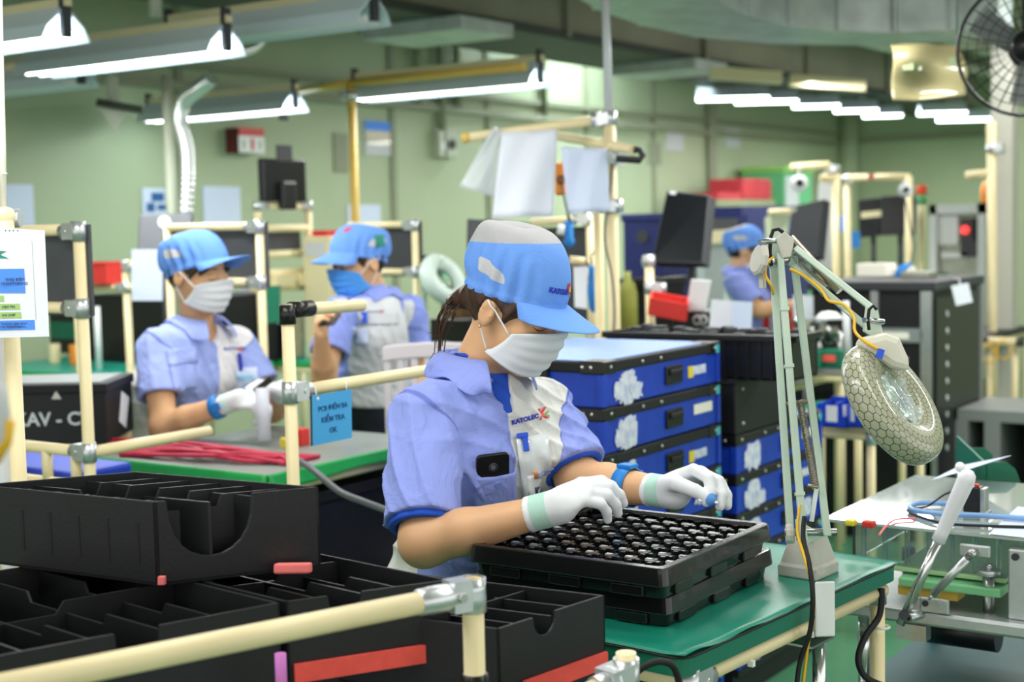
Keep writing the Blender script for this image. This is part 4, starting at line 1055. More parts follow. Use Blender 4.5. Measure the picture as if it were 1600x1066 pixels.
def foreground():
    b0 = Z(107, 1003, .95); b1a = Z(447, 940, .95); b1b = Z(703, 906, .95)
    g = 'black divider boxes in the front rack'
    dp = (.06, .46)
    panel_box('divider_box', 'black open divider box at the lower left, under the cream rail', Z(-60, 1036, .95), b1a-V3((.008, -.004, 0)), dp, .835, .95, 5, 2, (.52, .03, .05), group=g)
    panel_box('divider_box', 'black open divider box with red foam strip, left of the upright pipe end', b1a, b1b, dp, .835, .95, 4, 2, (.35, .025, .03), group=g, strip=(.03, 1.0, .002, .028))
    c0, c1 = Z(778, 983, .9), Z(945, 930, .9); bk = Z(505, 880, .9)
    panel_box('divider_box', 'black open divider box with red foam strip, right of the upright pipe end', c0, c1, bk-c1, .79, .9, 4, 4, (.42, .024, .03), group=g, strip=(.2, .985, .002, .026))
    u0, u1, u3 = Z(247, 915, .952), Z(502, 886, .952), Z(-30, 878, .952)
    ub = panel_box('divider_box', 'tall black divider box with half round cut out, stacked on the lower boxes', u0, u1, u3-u0, .952, 1.072, 3, 6, (.33, .062, .085), group=g, slots=6)
    # layer of boxes and the rack beneath
    panel_box('divider_box', 'black divider box in the bottom layer below the red foam strips', Z(455, 1040, .83)+V3((0, .02, 0)), Z(712, 1000, .83)+V3((-.01, .02, 0)), dp, .715, .83, 3, 0, group=g)
    panel_box('divider_box', 'black divider box under the right red foam strip', c0+V3((.01, .015, 0)), c1+V3((-.012, .015, 0)), bk-c1, .675, .785, 3, 0, group=g)
    tag(obj('foam_block', MB().obox(D(458, 888, 2.09), nrm(cdir(1, .0, -.1))*.026, cdir(0, .1, 1)*.014, cdir(0, 1, -.1)*.0075), M['pink_foam'], at=D(458, 888, 2.09), bevel=.003), 'small pink foam block beside the tall black box with half round cut out', 'foam block')
    tag(obj('foam_block', MB().obox(D(253, 907, 2.03), cdir(1, 0, 0)*.0045, cdir(0, 0, 1)*.006, cdir(0, 1, 0)*.0055), M['pink_foam'], at=D(253, 907, 2.03)), 'tiny pink foam stub at the front corner of the tall black box', 'foam block')
    q = D(439, 1050, 1.86); tag(obj('pink_tube', MB().cyl(q+V3((0, 0, .024)), q-V3((0, 0, .06)), .0075, 16), M['pink_tube'], at=q), 'short upright pink tube below the cream rail', 'tube')
    # cream pipe rack in front
    top = D(738, 905, 1.84); base = V3((top[0], top[1], 0)); a = D(690, 940, 1.80); left = Z(-30, 1080, a[2]); post = V3((top[0], top[1], a[2])); rd = nrm(left-a)
    fr = thing('pipe_rack', 'cream coated pipe rack with plated corner joint in the front foreground', 'pipe rack', base)
    obj('rail', MB().cyl(post+rd*.02, left, PR*1.02, 28), M['pipe'], fr)
    obj('post', MB().lathe(base, (0, 0, 1), [(PR*.99, 0), (PR*.99, top[2]), (PR*.8, top[2]+.0012), (PR*.74, top[2]), (PR*.74, top[2]-.03)], 28), M['pipe'], fr)
    obj('post', MB().cyl(V3((left[0], left[1], 0)), left, PR, 20), M['pipe'], fr)
    j = MB(); j.lathe(post-V3((0, 0, .026)), (0, 0, 1), [(PR*1.02, 0), (PR*1.22, .001), (PR*1.24, .02), (PR*1.2, .03), (PR*1.24, .045), (PR*1.22, top[2]-post[2]+.0275), (PR*1.02, top[2]-post[2]+.028)], 28)
    j.lathe(post+rd*.018, rd, [(PR*1.0, 0), (PR*1.15, .002), (PR*1.22, .02), (PR*1.27, .024), (PR*1.27, .046), (PR*1.2, .05), (PR*1.19, .062), (PR*1.02, .064)], 24)
    s = nrm(np.cross(rd, (0, 0, 1))); j.obox(post+rd*.022, rd*.014, s*PR*1.05, V3((0, 0, .02)))
    obj('corner_joint', j, M['plated'], fr)
    for k in (-1, 1):
        obj('bolt', MB().cyl(post+rd*.026+s*k*PR*1.0, post+rd*.026+s*k*(PR*1.0+.007), .0062, 6), M['steel'], fr)
    obj('pipe_cap', MB().lathe(V3((top[0], top[1], D(742, 1056, 1.84)[2]-.05)), (0, 0, 1), [(PR*1.0, .05), (PR*1.3, .049), (PR*1.32, 0), (PR, -.002)], 24), M['black_joint'], fr)
    obj('deck_rail', MB().cyl(Z(760, 1090, .66)-V3((.02, 0, 0)), Z(900, 1040, .66), PR, 16), M['pipe'], fr)
    for c in ((1.72, 1.2), (1.25, 1.75), (1.72, 1.7)): obj('post', MB().cyl((c[0], c[1], 0), (c[0], c[1], .66), PR, 16), M['pipe'], fr)
    for y in (1.2, 1.7): obj('deck_rail', MB().cyl((1.2, y+.05, .66), (1.76, y, .66), PR, 16), M['pipe'], fr)
    m = MB().prism([(1.2, 1.3, .668), (1.55, 1.1, .668), (1.78, 1.05, .668), (1.72, 1.75, .668), (1.25, 1.78, .668)], (0, 0, .006)); obj('shelf_board', m, M['dark_grey'], fr)
    # small near frame end at the bottom edge
    e = D(978, 1022, 1.96); d1 = nrm(D(905, 1062, 1.9)-D(968, 1034, 1.95)); fb = thing('pipe_stand', 'cream pipe frame end with plated joint and white tie at the bottom edge', 'pipe frame', (e[0], e[1], 0))
    obj('post', MB().cyl((e[0], e[1], 0), e+V3((0, 0, .002)), PR, 24), M['pipe'], fb); obj('rail', MB().cyl(e-V3((0, 0, .03))+d1*.05, e-V3((0, 0, .03))+d1*.35, PR, 24), M['pipe'], fb)
    j = MB(); joint(j, e-V3((0, 0, .03)), (0, 0, 1), d1, PR*1.02); obj('joint', j, M['plated'], fb)
    obj('cable_tie', MB().tube([e-V3((0, 0, .03))+d1*.03+PR*1.5*(V3((0, 0, 1))*math.cos(t)+np.cross(d1, (0, 0, 1))*math.sin(t)) for t in np.linspace(0, 6.28, 20)[:-1]], .0022, 6, closed=True), M['white'], fb)
    # left pole with the notice
    pz = D(24, 640, 2.52); pb = V3((pz[0], pz[1], 0))
    up1 = D(20, 345, 2.52); t = thing('sign_post', 'cream pipe post with plated joint at the left edge carrying the notice', 'pipe post', pb)
    obj('post', MB().cyl(pb, V3((pz[0], pz[1], up1[2])), .0140, 24), M['pipe'], t); p2 = D(3, 640, 2.56); obj('post', MB().cyl((p2[0], p2[1], 0), (p2[0], p2[1], up1[2]-.02), .0145, 24), M['light_grey'], t)
    c = V3((pz[0], pz[1], up1[2])); obj('joint', MB().cyl(D(-8, 343, 2.51), D(32, 341, 2.51), .016, 20), M['plated'], t); obj('ball', MB().ball(D(8, 341, 2.50), .0205, 16), M['pipe'], t)
    tp = D(5, 330, 2.52); obj('upper_pole', MB().tube([tp-V3((0, 0, .0)), D(4, 230, 2.52), D(1, 110, 2.52), D(-2, -20, 2.52)], [.0058]*4, 12), M['paper_cream'], t)
    obj('cable_tie', MB().cyl(D(4, 272, 2.51), D(11, 271, 2.51), .002, 6), M['white'], t)
    # notice hung on the post
    n = nrm(cdir(.06, .04, 1)); ux = nrm(cdir(1, .02, -.06)); uy = np.cross(n, ux)
    W = lambda px, py: D(px, py, 2.46)
    pc = W(5, 445); no = thing('work_notice', 'white printed notice with blue and green fields on the left post', 'notice', pc)
    def q4(pts, off, m, nm, lab=None): obj(nm, MB().prism([V3(p)+n*off for p in pts], n*.0006), m, no, label=lab)
    q4([W(-75, 530), W(77, 526), W(70, 360), W(-75, 352)], 0, M['paper'], 'sheet')
    q4([W(-60, 442+16), W(40, 458), W(38, 420), W(-60, 421)], .0008, M['poster_blue'], 'blue_field')
    q4([W(-60, 472), W(7, 471), W(6, 462), W(-60, 463)], .0008, M['poster_green'], 'green_field'); q4([W(-60, 485), W(32, 483.5), W(31, 474.5), W(-60, 476)], .0008, M['poster_green'], 'green_field')
    q4([W(-60, 499), W(34, 497), W(33, 487.5), W(-60, 489)], .0008, M['poster_green'], 'green_field'); q4([W(-60, 518), W(55, 515), W(54, 500), W(-60, 503)], .0008, M['poster_blue'], 'blue_field')
    q4([W(-30, 390), W(10, 393), W(0, 398), W(14, 404), W(-30, 403)], .0008, M['star_green'], 'green_star')
    q4([W(49.5, 376), W(50.3, 376), W(56.8, 500), W(56, 500)], .0008, M['light_grey'], 'margin_line')
    for (x, y, s_, txt) in ((24, 437, .0055, 'WAS KIEM'), (23, 443.5, .0055, 'MONITORING'), (14, 479.5, .004, 'KIEM TRA'), (14, 492.5, .004, 'GHI CHEP'), (24, 506, .0042, 'PHONG SAN XUAT'), (22, 511, .0042, 'CV. MONITORING')):
        text_on('notice_lettering', txt, s_*1.29, W(x, y)+n*.0016, ux, uy, M['ink_dark'], no, align='RIGHT' if x > 23.5 and False else 'CENTER')
    for x in (9, 15, 21, 28): obj('print_mark', MB().obox(W(x, 360.5)+n*.001, ux*.0009, uy*.0009, n*.0003), M['ink_dark'], no)
    # blurred tool hanging at the very edge
    q = D(4, 690, 1.25); tt = thing('hanging_air_tool', 'grey and yellow hand tool hanging at the left edge', 'tool', q)
    obj('tool_body', MB().lathe(D(-9, 650, 1.25), nrm(D(-9, 700, 1.25)-D(-9, 620, 1.25)), [(0, -.03), (.01, -.025), (.0135, 0), (.013, .02), (.008, .03)], 18), M['light_grey'], tt); obj('tool_grip', MB().tube([D(14, 655, 1.25), D(4, 690, 1.25), D(-12, 720, 1.25)], [.006, .008, .007], 14), M['yellow_wire'], tt)

def main_bench():
    A, B = V3((1.872, .975, 0)), V3((2.61, .905, 0)); u = nrm(B-A); w = V3((-u[1], u[0], 0)); Cc, Dd = B+w*.56, A+w*.56; z = .80
    t = thing('work_bench', 'front workbench with shiny green mat and cream pipe frame', 'table', (*((A+Cc)/2)[:2], 0))
    P = lambda p, h: V3((p[0], p[1], h))
    def rnd(pts, r=.03):
        out = []
        for i in range(4):
            p, a, b = V3(pts[i]), V3(pts[i-1]), V3(pts[(i+1) % 4]); da, db = nrm(a-p), nrm(b-p)
            for k in range(5): s = k/4; out.append(p+da*r*(1-s)**2+db*r*s**2)
        return out
    o = [A, B, Cc, Dd]
    obj('table_top', MB().prism([P(p, z-.03) for p in rnd(o)], (0, 0, .0305)), M['mat_edge'], t)
    cen = (A+Cc)/2
    def sheet():
        mb = MB(); N = 40
        def f(a, b):
            p = A+(B-A)*a+(Dd-A)*b; p = cen+(p-cen)*1.004
            e = max(0, 1-b*14); dz = .0035*math.sin(a*23+2)*e*(.5+.5*math.sin(a*7))+.006*e*max(0, 1-abs(a-.06)*9)
            return (p[0], p[1], z+.0022+dz+.0006*math.sin(a*17+b*9))
        return mb.grid(f, 61, 31)
    obj('table_mat', sheet(), M['mat_green'], t, solid=.002)
    obj('mat_trim', MB().tube([P(cen+(p-cen)*1.004, z-.0005) for p in rnd(o)], .002, 6, closed=True), M['rubber'], t)
    ins = [p+nrm(cen-p)*.045 for p in o]
    for i in range(4):
        a, b = ins[i], ins[(i+1) % 4]; a2, b2 = (a, b)
        oo = w*-.010 if i == 0 else V3((0, 0, 0))
        obj('rail', MB().cyl(P(a+oo, z-.046), P(b+oo, z-.046), PR, 20), M['pipe'], t)
        obj('leg', MB().cyl(P(a+oo, 0), P(a+oo, z-.035), PR if i != 1 else PR*1.03, 20), M['pipe'], t)
        j = MB(); joint(j, P(a+oo, z-.05), (0, 0, 1), b-a); obj('joint', j, M['plated'], t)
    p = ins[1]-w*.010; obj('cable_tie', MB().lathe(P(p, z-.12), (0, 0, 1), [(PR*1.03, 0), (PR*1.12, .001), (PR*1.12, .004), (PR*1.03, .005)], 18), M['white'], t)
    for k in (.25, .55): q = ins[0]+(ins[1]-ins[0])*k-w*.010; obj('cable_tie', MB().obox(P(q-w*.012, z-.058), u*.004, w*.005, (0, 0, .005)), M['white'], t)
    # two parts trays, the upper one filled
    tx0, tx1, ty0, ty1 = 1.972, 2.368, 1.062, 1.432
    def tray(at_, label, deep):
        x0, x1, y0, y1 = tx0, tx1, ty0, ty1; z0 = at_
        tr = thing('parts_tray', label, 'tray', ((x0+x1)/2, (y0+y1)/2, z0), 'moulded parts trays')
        def ring(e, zz): return [(x0-e, y0-e, zz), (x1+e, y0-e, zz), (x1+e, y1+e, zz), (x0-e, y1+e, zz)]
        lay = [ring(-.006, z0), ring(-.003, z0+.0195), ring(.005, z0+.0205), ring(.006, z0+.023), ring(.003, z0+.049), ring(.001, z0+.0505), ring(-.012, z0+.0505), ring(-.014, z0+.044)]
        mb = MB(); vs = []
        def rr(c, r=.012):
            out = []
            for i in range(4):
                p, a, b = V3(c[i]), V3(c[i-1]), V3(c[(i+1) % 4]); da, db = nrm(a-p), nrm(b-p)
                for k in range(4): s = k/3; out.append(p+da*r*(1-s)**2+db*r*s**2)
            return out
        for l in lay: vs += rr(l)
        n = 16; fs = [(i*n+k, i*n+(k+1) % n, (i+1)*n+(k+1) % n, (i+1)*n+k) for i in range(len(lay)-1) for k in range(n)]
        mb.add(vs, fs); obj('tray_rim', mb, M['tray_black'], tr, bevel=.001)
        nx, ny = 8, 9; mx0, mx1, my0, my1 = x0+.014, x1-.014, y0+.014, y1-.014; cx, cy = (mx1-mx0)/nx, (my1-my0)/ny
        g = MB(); zt, zf = z0+.0455, z0+.026
        g.box((mx0, my0, zf-.003), (mx1, my1, zf))
        for i in range(nx+1):
            xx = mx0+i*cx
            for j in range(ny):
                yy = my0+j*cy
                g.box((xx-.0045, yy+.004, zf), (xx+.0045, yy+cy*.36, zt)); g.box((xx-.0045, yy+cy*.64, zf), (xx+.0045, yy+cy-.004, zt)); g.box((xx-.0045, yy+cy*.36, zf), (xx+.0045, yy+cy*.64, zt-.008))
        for j in range(ny+1):
            yy = my0+j*cy
            for i in range(nx):
                xx = mx0+i*cx
                g.box((xx+.003, yy-.0045, zf), (xx+cx*.3, yy+.0045, zt)); g.box((xx+cx*.7, yy-.0045, zf), (xx+cx-.003, yy+.0045, zt)); g.box((xx+cx*.3, yy-.0045, zf), (xx+cx*.7, yy+.0045, zt-.009))
            for i in range(nx+1): g.box((mx0+i*cx-.0065, yy-.0065, zf), (mx0+i*cx+.0065, yy+.0065, zt+.0008))
        obj('pocket_grid', g, M['tray_black'], tr, bevel=.0012)
        for a in (.1, .42, .74):
            xx = x0+(x1-x0)*a; obj('rim_tab', MB().box((xx, y0-.0015, z0+.001), (xx+.06, y0+.006, z0+.0185)), M['tray_black'], tr, bevel=.002)
            yy = y0+(y1-y0)*a; obj('rim_tab', MB().box((x0-.0015, yy, z0+.001), (x0+.006, yy+.06, z0+.0185)), M['tray_black'], tr, bevel=.002)
        return tr, (mx0, my0, cx, cy, nx, ny, zf)
    low, _ = tray(.8045, 'lower black moulded tray lying directly on the green mat', True)
    tr, (mx0, my0, cx, cy, nx, ny, zf) = tray(.8045+.0505, 'upper black moulded tray filled with small metal parts', True)
    # shift the lower tray a little to the right as in the photo
    low.location = V3(low.location)+V3((.022, .006, 0)).tolist()
    proto = None
    for i in range(nx):
        for j in range(ny):
            c = (mx0+(i+.5)*cx, my0+(j+.5)*cy, zf)
            if i == nx-1 and j == ny-1: continue
            if proto is None:
                proto = thing('metal_part', 'small silver metal part in a pocket of the black tray', 'component', c, 'metal parts in the tray')
                mb = MB(); mb.box((c[0]-.0075, c[1]-.009, c[2]), (c[0]+.0075, c[1]+.009, c[2]+.006)); mb.box((c[0]-.004, c[1]-.0065, c[2]+.006), (c[0]+.004, c[1]+.0065, c[2]+.0125)); mb.box((c[0]-.0155, c[1]-.003, c[2]), (c[0]+.0155, c[1]+.003, c[2]+.003))
                obj('part_body', mb, mat('part_grey', '#84888b', .4, .2), proto, bevel=.0008); obj('part_plate', MB().box((c[0]-.0042, c[1]-.0058, c[2]+.0125), (c[0]+.0042, c[1]+.0058, c[2]+.0165)), mat('part_silver', '#c6c9cc', .35, .25), proto)
            else: dup(proto, c)
    return t

def magnifier():
    b = Z(1263, 897, .803); z = b[2]
    u = nrm(V3((2.61-1.872, .905-.975, 0))); w = V3((-u[1], u[0], 0)); up = V3((0, 0, 1))
    t = thing('magnifier_lamp', 'pale green jointed magnifier lamp with netted round head on the front bench', 'lamp', b)
    vs = []
    for hw, hd_, zz in ((.044, .040, 0), (.044, .040, .02), (.040, .036, .026), (.027, .026, .07), (.022, .022, .078)):
        vs += [b+u*sx*hw+w*sy*hd_+up*zz for sx, sy in ((-1,-1),(1,-1),(1,1),(-1,1))]
    fs = [(i*4+k, i*4+(k+1) % 4, i*4+4+(k+1) % 4, i*4+4+k) for i in range(4) for k in range(4)]+[(3,2,1,0),(16,17,18,19)]
    obj('base', MB().add(vs, fs), M['cast_grey'], t, bevel=.004, label='cream cast base')
    obj('set_screw', MB().cyl(D(1283, 893, 2.49), D(1283, 893, 2.45), .007, 14), M['cast_grey'], t)
    # clamp bracket: white plate over the edge and chrome post
    e = PL(1296, 945, 1, .90); nn = -w
    obj('clamp_plate', MB().obox(D(1289, 952, 2.455), cdir(1, 0, -.2)*.018, cdir(0, 0, 1)*.003, up*.048), M['white'], t, bevel=.003, label='white clamp plate'); obj('clamp_top', MB().obox(b-up*.002+w*-.01, u*.048, w*.05, up*.0018), M['white'], t)
    obj('clamp_post', MB().cyl(D(1279, 992, 2.53), D(1281, 1075, 2.53)-up*.1, .012, 18), M['chrome'], t)
    obj('clamp_washer', MB().obox(D(1262, 1000, 2.5), u*.04, w*.03, up*.002), M['steel'], t)
    # lower pivot
    d0 = 2.52; piv = D(1262, 832, d0); hubax = nrm(cdir(1, .02, .1))
    obj('pivot', MB().cyl(b+up*.075, piv-up*.0, .0085, 16), M['mint'], t); obj('pivot_hub', MB().cyl(piv-hubax*.04, piv+hubax*.05, .0065, 14), M['steel'], t)
    kn = D(1236, 834, d0); obj('knob', MB().lathe(kn+hubax*.006, -hubax, [(0, 0), (.0105, 0), (.0175, .003), (.0185, .009), (.0165, .015), (0, .0155)], 12, smooth=False), M['cast_grey'], t, label='cream fluted knob')
    obj('bracket', MB().prism([D(1244, 812, d0), D(1276, 830, d0), D(1290, 826, d0), D(1290, 838, d0), D(1262, 850, d0), D(1246, 846, d0)], cdir(0, 0, -1)*.012), M['mint'], t, bevel=.002)
    # three lower arm tubes
    def sq(nm, a, b_, wd=.0125, m='mint'): return obj(nm, MB().bar(a, b_, wd, wd, up=FW), M[m], t, bevel=.0018)
    T = [(D(1236, 850, 2.53), D(1207, 400, 2.62)), (D(1256, 846, 2.49), D(1218, 396, 2.58)), (D(1293, 838, 2.50), D(1240, 402, 2.60))]
    for a, b_ in T: sq('lower_arm', a, b_)
    for f in (.16, .60, .80):
        for (a, b_) in T[1:2]:
            q = a+(b_-a)*f; obj('tube_clip', MB().bar(q-(b_-a)*.006, q+(b_-a)*.006, .0155, .0155, up=FW), M['mint'], t)
    q1, q2 = T[0][0]+(T[0][1]-T[0][0])*.475, T[2][0]+(T[2][1]-T[2][0])*.475
    obj('cross_pin', MB().cyl(q1, q2, .0035, 10), M['spring'], t)
    def spring(a, b_, r=.0062, turns=46, nm='spring'):
        a, b_ = V3(a), V3(b_); d = nrm(b_-a); s = nrm(np.cross(d, FW)); k = np.cross(d, s); N = turns*8
        obj(nm, MB().tube([a+(b_-a)*i/N+r*(s*math.cos(i*math.pi/4)+k*math.sin(i*math.pi/4)) for i in range(N+1)], .0013, 5), M['spring'], t)
    spring(D(1250, 626, 2.545), D(1275, 765, 2.515), turns=52)
    obj('spring_link', MB().bar(D(1276, 762, 2.51), D(1268, 815, 2.51), .007, .005, up=FW), M['white'], t); obj('spring_link', MB().cyl(D(1262, 758, 2.50), D(1278, 762, 2.50), .003, 8), M['spring'], t)
    # elbow
    el = D(1222, 383, 2.60)
    obj('elbow_plate', MB().prism([D(1200, 372, 2.60), D(1212, 358, 2.60), D(1228, 366, 2.60), D(1240, 378, 2.60), D(1238, 408, 2.60), D(1226, 412, 2.60), D(1216, 396, 2.60), D(1204, 420, 2.60), D(1196, 404, 2.60)], FW*.01), M['mint'], t, bevel=.002)
    obj('elbow_plate', MB().prism([D(1212, 372, 2.57), D(1226, 362, 2.57), D(1242, 374, 2.57), D(1236, 402, 2.57), D(1222, 404, 2.57)], FW*.006), M['cast_grey'], t, bevel=.002)
    obj('elbow_pin', MB().cyl(D(1186, 378, 2.56), D(1240, 374, 2.60), .0055, 14), M['steel'], t); obj('elbow_pin', MB().cyl(D(1190, 410, 2.57), D(1236, 408, 2.60), .006, 14), M['steel'], t)
    kq = D(1186, 406, 2.565); ka = nrm(D(1200, 409, 2.57)-kq); obj('knob', MB().lathe(kq+ka*.008, -ka, [(0, 0), (.009, 0), (.0135, .002), (.0285, .003), (.029, .010), (.024, .014), (0, .0145)], 10, smooth=False, ref=(0, 0, 1)), M['cast_grey'], t)
    obj('knob_tail', MB().bar(D(1190, 425, 2.57), D(1192, 450, 2.57), .008, .01), M['cast_grey'], t)
    obj('rubber_loop', MB().tube([D(x, y, 2.575) for x, y in ((1205, 416), (1203, 395), (1204, 372), (1208, 360), (1216, 358), (1222, 362), (1226, 368))], .0035, 8), M['rubber'], t)
    # upper arm
    e1 = D(1366, 490, 2.46); U = [(D(1236, 372, 2.60), D(1312, 455, 2.54)), (D(1243, 388, 2.58), D(1368, 486, 2.47)), (D(1232, 408, 2.60), D(1360, 516, 2.47))]
    obj('upper_arm', MB().cyl(*U[0], .0078, 14), M['spring'], t, label='bare metal spring housing')
    sq('upper_arm', *U[1], .011); sq('upper_arm', *U[2], .011)
    spring(D(1250, 415, 2.585), D(1292, 452, 2.55), turns=24)
    obj('spring_cover', MB().bar(D(1240, 395, 2.58), D(1290, 460, 2.55), .014, .008, up=FW), M['clear'], t)
    obj('head_joint', MB().prism([D(1355, 478, 2.46), D(1372, 484, 2.46), D(1380, 520, 2.46), D(1372, 532, 2.46), D(1350, 518, 2.46), D(1352, 500, 2.46)], FW*.014), M['mint'], t, bevel=.002)
    obj('head_pin', MB().cyl(D(1350, 500, 2.44), D(1380, 503, 2.46), .005, 12), M['steel'], t); obj('rubber_loop', MB().tube([D(x, y, 2.44) for x, y in ((1358, 516), (1356, 500), (1358, 484), (1364, 478), (1370, 484))], .003, 8), M['rubber'], t)
    # ring head: axis towards the upper right and the viewer
    hc = D(1395, 630, 2.44); ax = nrm(cdir(.78*.86, .62*.86, .56)); lo = nrm(np.cross(ax, FW)); ro = np.cross(ax, lo)
    Rm, rt_ = .081, .034
    def tor(u_, v_):
        a, c = u_*2*math.pi, v_*2*math.pi; ca, sa = math.cos(c), math.sin(c)
        rr = Rm+rt_*np.sign(ca)*abs(ca)**.8; hh = .027*np.sign(sa)*abs(sa)**.7
        return hc+(lo*math.cos(a)+ro*math.sin(a))*rr+ax*hh
    net = mat('netting', '#c9c5ae', .35, coat=.5); nt = net.node_tree
    if 'Hex' not in nt.nodes: hexnet(net)
    mb = MB().grid(tor, 73, 33)
    ho = obj('lamp_ring', mb, net, t, label='round lamp head under black fishnet film')
    uv = ho.data.uv_layers.new(name='net'); vid = np.array([l.vertex_index for l in ho.data.loops]); co_ = np.stack([(vid % 73)/72, (vid//73)/32], 1).astype(np.float32); uv.data.foreach_set('uv', co_.ravel())
    obj('magnifying_lens', MB().lathe(hc, ax, [(0, .016), (.02, .0145), (.036, .010), (.044, .004), (.044, -.004), (.036, -.010), (.02, -.0145), (0, -.016)], 40), M['lens'], t)
    obj('lens_rim', MB().lathe(hc, ax, [(.045, .008), (.049, .009), (.05, 0), (.049, -.009), (.045, -.008), (.0455, 0), (.045, .008)], 40), M['white'], t)
    obj('highlight_film', MB().grid(lambda a, b: hc+(lo*math.cos(a*6.2832)+ro*math.sin(a*6.2832))*.052*b+ax*(.017+.004*math.sin(a*31+b*9)*b+.003*math.sin(a*57)*b), 64, 10), mat('highlight_film_clear', '#e4f2ea', .06, alpha=.42, coat=1., bump=.6, bscale=70), t, label='clear crumpled film over the lens')  # glossy film added in the ring to give the lens highlights
    obj('head_housing', MB().prism([D(1340, 540, 2.42), D(1352, 528, 2.42), D(1385, 520, 2.42), D(1408, 528, 2.42), D(1422, 560, 2.42), D(1424, 582, 2.42), D(1395, 575, 2.42), D(1365, 555, 2.42)], FW*.05), M['lamp_cream'], t, bevel=.012)
    obj('blue_tag', MB().obox(D(1375, 553, 2.40), cdir(1, -.3, 0)*.005, cdir(.3, 1, 0)*.008, cdir(0, 0, 1)*.005), mat('clip_blue', '#1f55d8', .35), t)
    # cables
    ws = lambda l: [D(x, y, d) for x, y, d in l]
    def smooth(p, n=6):
        p = [V3(q) for q in p]; out = []
        for i in range(len(p)-1):
            p0, p1, p2, p3 = p[max(i-1, 0)], p[i], p[i+1], p[min(i+2, len(p)-1)]
            for k in range(n):
                s = k/n; out.append(.5*((2*p1)+(-p0+p2)*s+(2*p0-5*p1+4*p2-p3)*s*s+(-p0+3*p1-3*p2+p3)*s**3))
        return out+[p[-1]]
    globals()['smooth'] = smooth
    obj('yellow_wire', MB().tube(smooth(ws([(1208, 402, 2.57), (1198, 412, 2.56), (1196, 430, 2.56), (1205, 446, 2.56), (1208, 460, 2.58)])), .0026, 8), M['yellow_wire'], t)
    obj('yellow_wire', MB().tube(smooth(ws([(1234, 420, 2.57), (1258, 432, 2.56), (1282, 452, 2.53), (1295, 470, 2.51), (1318, 476, 2.49), (1334, 496, 2.47), (1336, 518, 2.45), (1352, 534, 2.42), (1376, 548, 2.41)])), .0028, 8), M['yellow_wire'], t)
    obj('yellow_wire', MB().tube(smooth(ws([(1250, 790, 2.48), (1246, 830, 2.46), (1256, 868, 2.42), (1268, 910, 2.40), (1272, 950, 2.41), (1262, 1010, 2.42), (1254, 1075, 2.42)])), .0028, 8), M['yellow_wire'], t)
    obj('power_cable', MB().tube(smooth(ws([(1257, 808, 2.47), (1255, 840, 2.45), (1264, 880, 2.41), (1270, 930, 2.39), (1266, 985, 2.40), (1250, 1035, 2.41), (1244, 1080, 2.41)])), .0042, 10), M['rubber'], t, label='black power cable')
def hexnet(m):
    """black hexagonal net printed on the film, from the ring's own uv"""
    nt = m.node_tree; b = nt.nodes['Principled BSDF']; L = nt.links.new
    uv = nd(nt, 'ShaderNodeUVMap', uv_map='net', name='Hex')
    def vm(op, a, c=None):
        n = nd(nt, 'ShaderNodeVectorMath', operation=op)
        for i, q in enumerate((a, c)):
            if q is None: continue
            if isinstance(q, tuple): n.inputs[i].default_value = q
            else: L(q, n.inputs[i])
        return n
    def ma(op, a, c=None):
        n = nd(nt, 'ShaderNodeMath', operation=op)
        for i, q in enumerate((a, c)):
            if q is None: continue
            if isinstance(q, (int, float)): n.inputs[i].default_value = q
            else: L(q, n.inputs[i])
        return n.outputs[0]
    p = vm('MULTIPLY', uv.outputs[0], (42., 11*1.7320508, 0.)).outputs[0]; r = (1., 1.7320508, 1.); h = (.5, .8660254, .5)
    a = vm('SUBTRACT', vm('MODULO', p, r).outputs[0], h).outputs[0]; q = vm('SUBTRACT', vm('MODULO', vm('ADD', p, h).outputs[0], r).outputs[0], h).outputs[0]
    flat = lambda v: vm('MULTIPLY', v, (1., 1., 0.)).outputs[0]
    a, q = flat(a), flat(q); da, dq = vm('LENGTH', a).outputs[1], vm('LENGTH', q).outputs[1]; sel = ma('LESS_THAN', da, dq)
    mx = nd(nt, 'ShaderNodeMix', data_type='VECTOR'); L(sel, mx.inputs[0]); L(q, mx.inputs[4]); L(a, mx.inputs[5])
    g = vm('ABSOLUTE', mx.outputs[1]).outputs[0]; s = nd(nt, 'ShaderNodeSeparateXYZ'); L(g, s.inputs[0])
    hd_ = ma('MAXIMUM', ma('ADD', ma('MULTIPLY', s.outputs[0], .5), ma('MULTIPLY', s.outputs[1], .8660254)), s.outputs[0])
    line = ma('GREATER_THAN', hd_, .455)
    mc = nd(nt, 'ShaderNodeMix', data_type='RGBA'); L(line, mc.inputs[0]); mc.inputs[6].default_value = (*rgb('#a8a98f'), 1); mc.inputs[7].default_value = (*rgb('#3f3b2c'), 1); L(mc.outputs[2], b.inputs['Base Color'])
